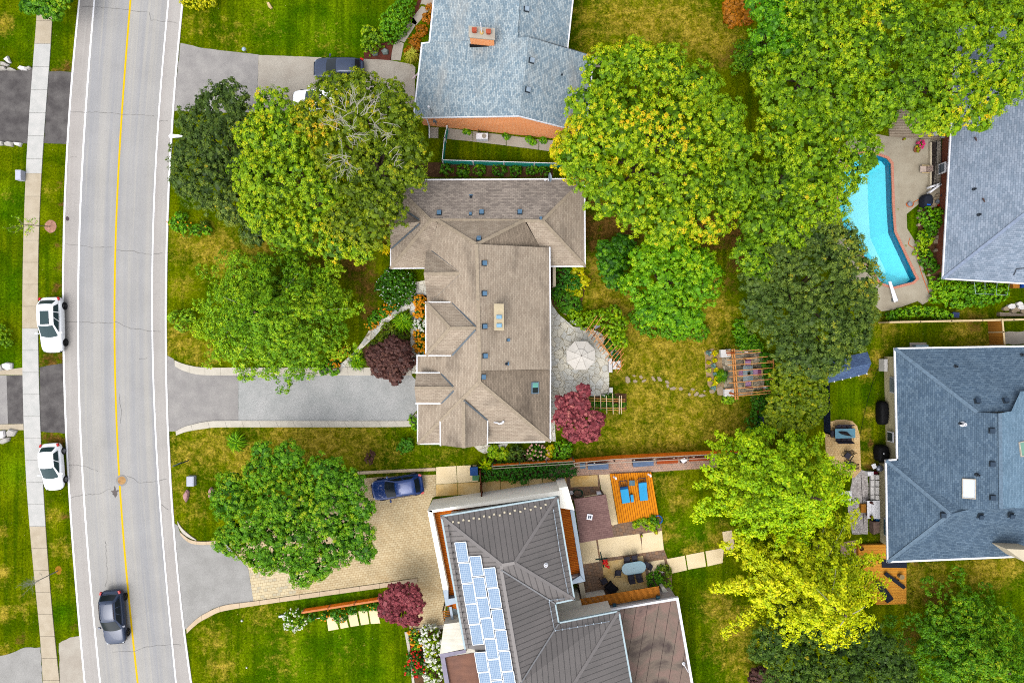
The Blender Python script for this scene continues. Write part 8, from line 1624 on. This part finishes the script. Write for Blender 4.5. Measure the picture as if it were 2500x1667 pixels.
# timber deck of the cream house
dkp = [P(*p, .4) for p in q(4,3, 355,312, 622,303, 626,440, 630,470, 795,520, 795,845, 528,855, 372,700)]; e = thing('timber_deck', 'yellow timber deck at the lower left corner of the slate blue roof', 'deck', tuple(dkp[0])); e.location.z = 0
mb = MB(); mb.prism(dkp, 0, .4); mb.build('deck_boards', brick('honey_boards', (255, 186, 76), (250, 168, 60), (190, 116, 44), 6.0, .14, .014, False, blot=.1), e)
block('step_mat', 'dark steps on the timber deck below the slate blue roof', q(4,3, 572,440, 800,470, 800,520, 575,515), .5, paint('charcoal_mat', (46, 50, 64)), 'steps')
M_DLG = paint('charcoal_sling', (44, 46, 58), .8)
def dlounger(label, pts):
    w = [P(*p, .65) for p in pts]; e = thing('sun_lounger', label, 'sun lounger', tuple(w[0])); e.location.z = 0; mb = MB(); mb.prism(w, .6, .68, bottom=True); mb.build('cushion', M_DLG, e, bevel=.03)
    for a in w: c = a.lerp(sum(w, Vector()) / 4, .1); mb = MB(); mb.box((c.x, c.y, .5), (.05, .05, .2)); mb.build('leg', M_IRON, e)
dlounger('charcoal lounger at the right of the yellow timber deck', q(4,3, 612,553, 640,575, 793,690, 768,712, 590,580)); dlounger('charcoal lounger at the bottom of the yellow timber deck', q(4,3, 500,640, 560,640, 680,800, 620,840))
p = P(*q(4,3,757,604)[0], .9); mb = MB(); mb.lathe([(.18, .4), (.2, .85), (.22, .85), (.22, .88), (0, .88)], (p.x, p.y, 0), 16); o = mb.build('round_stool', paint('stool_weave', (170, 150, 110))); tag(o, 'small round woven stool on the yellow timber deck', 'stool')
p = P(*q(4,3,388,344)[0], .6); mb = MB(); mb.lathe([(.14, .4), (.2, .6), (.18, .6), (.1, .52), (0, .52)], (p.x, p.y, 0), 16); o = mb.build('brass_bowl', paint('dark_brass', (120, 80, 30), .3, .6)); tag(o, 'round brass bowl at the top corner of the yellow timber deck', 'bowl')
p = P(*q(4,2,935,25)[0], .5); mb = MB(); mb.box((p.x, p.y, .3), (1.1, .35, .5)); o = mb.build('tank', paint('pale_blue_tank', (168, 200, 216), .4), None, bevel=.12); tag(o, 'pale blue rounded tank above the slate blue roof', 'tank')
# ================================================================== small things in front
p = P(1177, 333, .7); e = thing('air_conditioner', 'white air conditioner on the walk by the orange brick wall', 'air conditioner', (p.x, p.y, 0)); mb = MB(); mb.box((p.x, p.y, .42), (1.0, .5, .72)); mb.build('casing', M_GUT, e, bevel=.04); mb = MB(); mb.lathe([(.2, .0), (.2, .02), (0, .02)], (p.x + .18, p.y, .78), 16); mb.build('fan_grille', M_GRCAP, e)
mb = MB(); mb.tube([(p.x - .3, p.y + .25, .4), (p.x - .3, p.y + .7, .5)], .03, 5); mb.build('pipe', M_BRON, e)
def ubox(label, px, py, w_, d, h):
    p = P(px, py, h); e = thing('utility_box', label, 'utility box', (p.x, p.y, 0)); mb = MB(); mb.box((p.x, p.y, h / 2), (w_, d, h)); mb.build('casing', paint('pale_blue_white_plastic', (214, 218, 234), .6, var=.03), e, bevel=.07); mb = MB(); mb.box((p.x, p.y, h + .005), (w_ * .8, d * .8, .03)); mb.build('lid', paint('pale_blue_white_plastic', (214, 218, 234)), e, bevel=.03)
ubox('tall pale utility box on the lawn left of the pavement', 44, 427, .5, .86, .6); ubox('pale utility box on the lawn right of the road', 464, 1175, .62, .86, .5)
def rock(label, pts, h, mat, group=None, nm='boulder'):
    w = [P(*p, h * .7) for p in pts]; c = sum(w, Vector()) / len(w); mb = MB(); top = [c + (a - c) * random.uniform(.6, .8) + Vector((0, 0, h - c.z)) for a in w]
    for i in range(len(w)):
        j = (i + 1) % len(w); a, b, t0, t1 = w[i], w[j], top[i], top[j]; mb.face([(a.x, a.y, 0), (b.x, b.y, 0), (b.x, b.y, h * .55), (a.x, a.y, h * .55)]); mb.face([(a.x, a.y, h * .55), (b.x, b.y, h * .55), (t1.x, t1.y, h), (t0.x, t0.y, h)])
    mb.face([(a.x, a.y, h) for a in top]); o = mb.build(nm, mat, None, weld=True)
    bm = bmesh.new(); bm.from_mesh(o.data); bmesh.ops.recalc_face_normals(bm, faces=bm.faces); bm.to_mesh(o.data); bm.free(); tag(o, label, 'rock', group)
M_PINK = blotch('pink_granite', (216, 170, 164), (200, 152, 150), 2, 12, fvar=.15)
rock('long pointed pink rock on the lawn near the road', q(0,2, 1698,1325, 1718,1345, 1712,1400, 1692,1443, 1668,1408, 1665,1375), .35, M_PINK); rock('pink rock nearer the green tree', q(1,2, 32,1330, 52,1305, 76,1330, 65,1400, 50,1412, 30,1395), .35, M_PINK)
M_LIME = blotch('pale_limestone', (216, 212, 204), (196, 190, 180), 2, 10, fvar=.15)
GL = 'pale limestone rocks edging the left driveways'
for i, (pts, lb) in enumerate([(q(0,0, 28,540, 66,508, 94,570, 70,574), 'pointed white rock above the dark driveway, top left'), (q(0,0, 0,560, 40,565, 78,590, 60,605, 0,595), 'flat pale rock left of the pointed white rock'), (q(0,0, -10,600, 40,605, 60,635, -10,640), 'pale rock just above the dark driveway at the left edge'), (q(0,0, 155,620, 180,598, 240,612, 240,640, 180,636), 'white rock near the pavement above the dark driveway'), (q(0,0, 243,610, 265,602, 280,620, 268,636, 246,632), 'small white rock nearest the pavement above the dark driveway'), (q(0,0, 60,622, 95,615, 130,630, 140,640, 60,640), 'low tan rock between the white rocks, top left'),
   (q(0,0, 120,1295, 192,1302, 180,1336, 125,1318), 'white rock nearest the pavement below the dark driveway'), (q(0,0, 30,1300, 75,1285, 118,1300, 110,1335, 40,1325), 'grey rock below the dark driveway, second from the pavement'), (q(0,0, -10,1285, 25,1290, 25,1320, -10,1325), 'grey rock at the left edge below the dark driveway'),
   (q(0,2, 12,180, 60,165, 108,175, 105,225, 60,238, 15,215), 'large pale rock above the pale driveway border, left edge'), (q(0,2, -10,190, 15,190, 30,235, -10,245), 'small pale rock at the left edge above the driveway border'), (q(0,2, 52,800, 80,772, 150,790, 120,840, 60,845), 'large pale rock below the pale driveway border'), (q(0,2, -10,790, 35,785, 48,830, 30,860, -10,865), 'grey rock at the left edge below the driveway border'), (q(0,2, 0,870, 50,850, 85,850, 75,885, 20,910, -10,905), 'grey rock lowest in the left edge group')]):
    rock(lb, pts, .3, M_LIME if i % 3 else M_STONE, GL)
rock('left grey rock on the red mulch bed', q(1,0, 1520,490, 1545,462, 1578,475, 1575,500, 1535,512), .3, paint('grey_rock', (136, 150, 146), .9, var=.15)); rock('right grey rock on the red mulch bed', q(1,0, 1605,460, 1640,435, 1672,455, 1670,490, 1625,495), .35, paint('grey_rock', (136, 150, 146)))
rock('pale yellowish stone on the top lawn', q(1,0, 562,25, 585,18, 600,45, 616,70, 600,82, 575,62), .2, blotch('cream_stone', (240, 214, 160), (220, 190, 130), 3, 10)); rock('small pale stone on the lower lawn', q(1,3, 325,1000, 335,990, 348,1003, 335,1012), .12, M_STONE); rock('tiny white stone lower on the bottom lawn', q(1,3, 371,1425, 380,1420, 388,1430, 380,1437), .1, M_STONE)
for i, (x, y, s_) in enumerate([(1417,747,.35),(1380,765,.35),(1403,754,.22)]): rock(['flat tan stone right of the round dense shrub','flat tan stone below the round dense shrub','small tan stone between the flat ones'][i], [(x - 8 * s_ * 2, y), (x, y - 7 * s_ * 2), (x + 8 * s_ * 2, y), (x + 2, y + 7 * s_ * 2)], .12, M_STEP)
p = P(595, 120, .7); e = thing('lawn_marker', 'pale blue post light between the top lawn and the driveway', 'post light', (p.x, p.y, 0)); mb = MB(); mb.tube([(p.x, p.y, 0), (p.x, p.y, .6)], .04, 8); mb.build('post', M_BRON, e); mb = MB(); mb.lathe([(.06, .58), (.18, .62), (.17, .72), (.08, .82), (0, .84)], (p.x, p.y, 0), 14); mb.build('lamp_head', paint('pale_blue_lamp', (190, 214, 236), .4), e)
def post(label, base_h, px, py, hd, catg, mat, nm):
    p = P(px, py, base_h); e = thing(nm, label, catg, (p.x, p.y, 0)); mb = MB(); mb.tube([(p.x, p.y, 0), (p.x, p.y, base_h)], .05, 8); mb.build('pole', mat, e); mb = MB(); hd(mb, p); mb.build('head' if nm != 'street_sign' else 'sign_blade', M_GUT if nm != 'street_sign' else mat, e, bevel=.01); return e
def lh(mb, p):
    z = p.z; pts = [(p.x, p.y + .04), (p.x - .35, p.y + .12), (p.x - 1.0, p.y + .16), (p.x - 1.08, p.y), (p.x - 1.0, p.y - .14), (p.x - .35, p.y - .1), (p.x, p.y - .04)]; mb.prism(pts, z - .05, z + .05, bottom=True)
post('white street lamp head over the road edge beside the dark blue green tree', 7.0, 446, 333, lh, 'street lamp', M_ST, 'street_lamp')
def sh(mb, p): mb.bar((p.x - .1, p.y - .06, p.z - .05), (p.x + .6, p.y + .3, p.z - .05), .03, .25)
post('thin dark street sign on a post at the lawn edge', 2.6, 424, 1137, sh, 'street sign', paint('slate_sign', (72, 96, 116), .5, .3), 'street_sign')
block('pipe_end', 'short pale blue pipe at the left of the small orange timber wall', q(1,3, 672,955, 735,945, 738,962, 675,973), .25, M_ST, 'pipe')
mb = MB(); mb.tube([P(*p, .12) for p in q(1,3, 905,990, 960,985, 1060,972, 1110,960)], .035, 5); o = mb.build('edging_pipe', M_GUT); tag(o, 'thin white edging in front of the border plants', 'edging')
e = thing('bird_ornament', 'small pink and white ornament by the corner of the grey roof', 'ornament', tuple(P(1013, 183))); mb = MB(); mb.bar(P(*q(2,0,28,715)[0], .6), P(*q(2,0,78,672)[0], 1.0), .12, .04); mb.bar(P(*q(2,0,20,655)[0], .9), P(*q(2,0,60,720)[0], .6), .06, .04); mb.build('blades', paint('pink_white', (230, 206, 212)), e); mb = MB(); c = P(1011, 185, .7); mb.tube([(c.x, c.y, 0), (c.x, c.y, .7)], .02, 5); mb.build('stick', M_IRON, e)
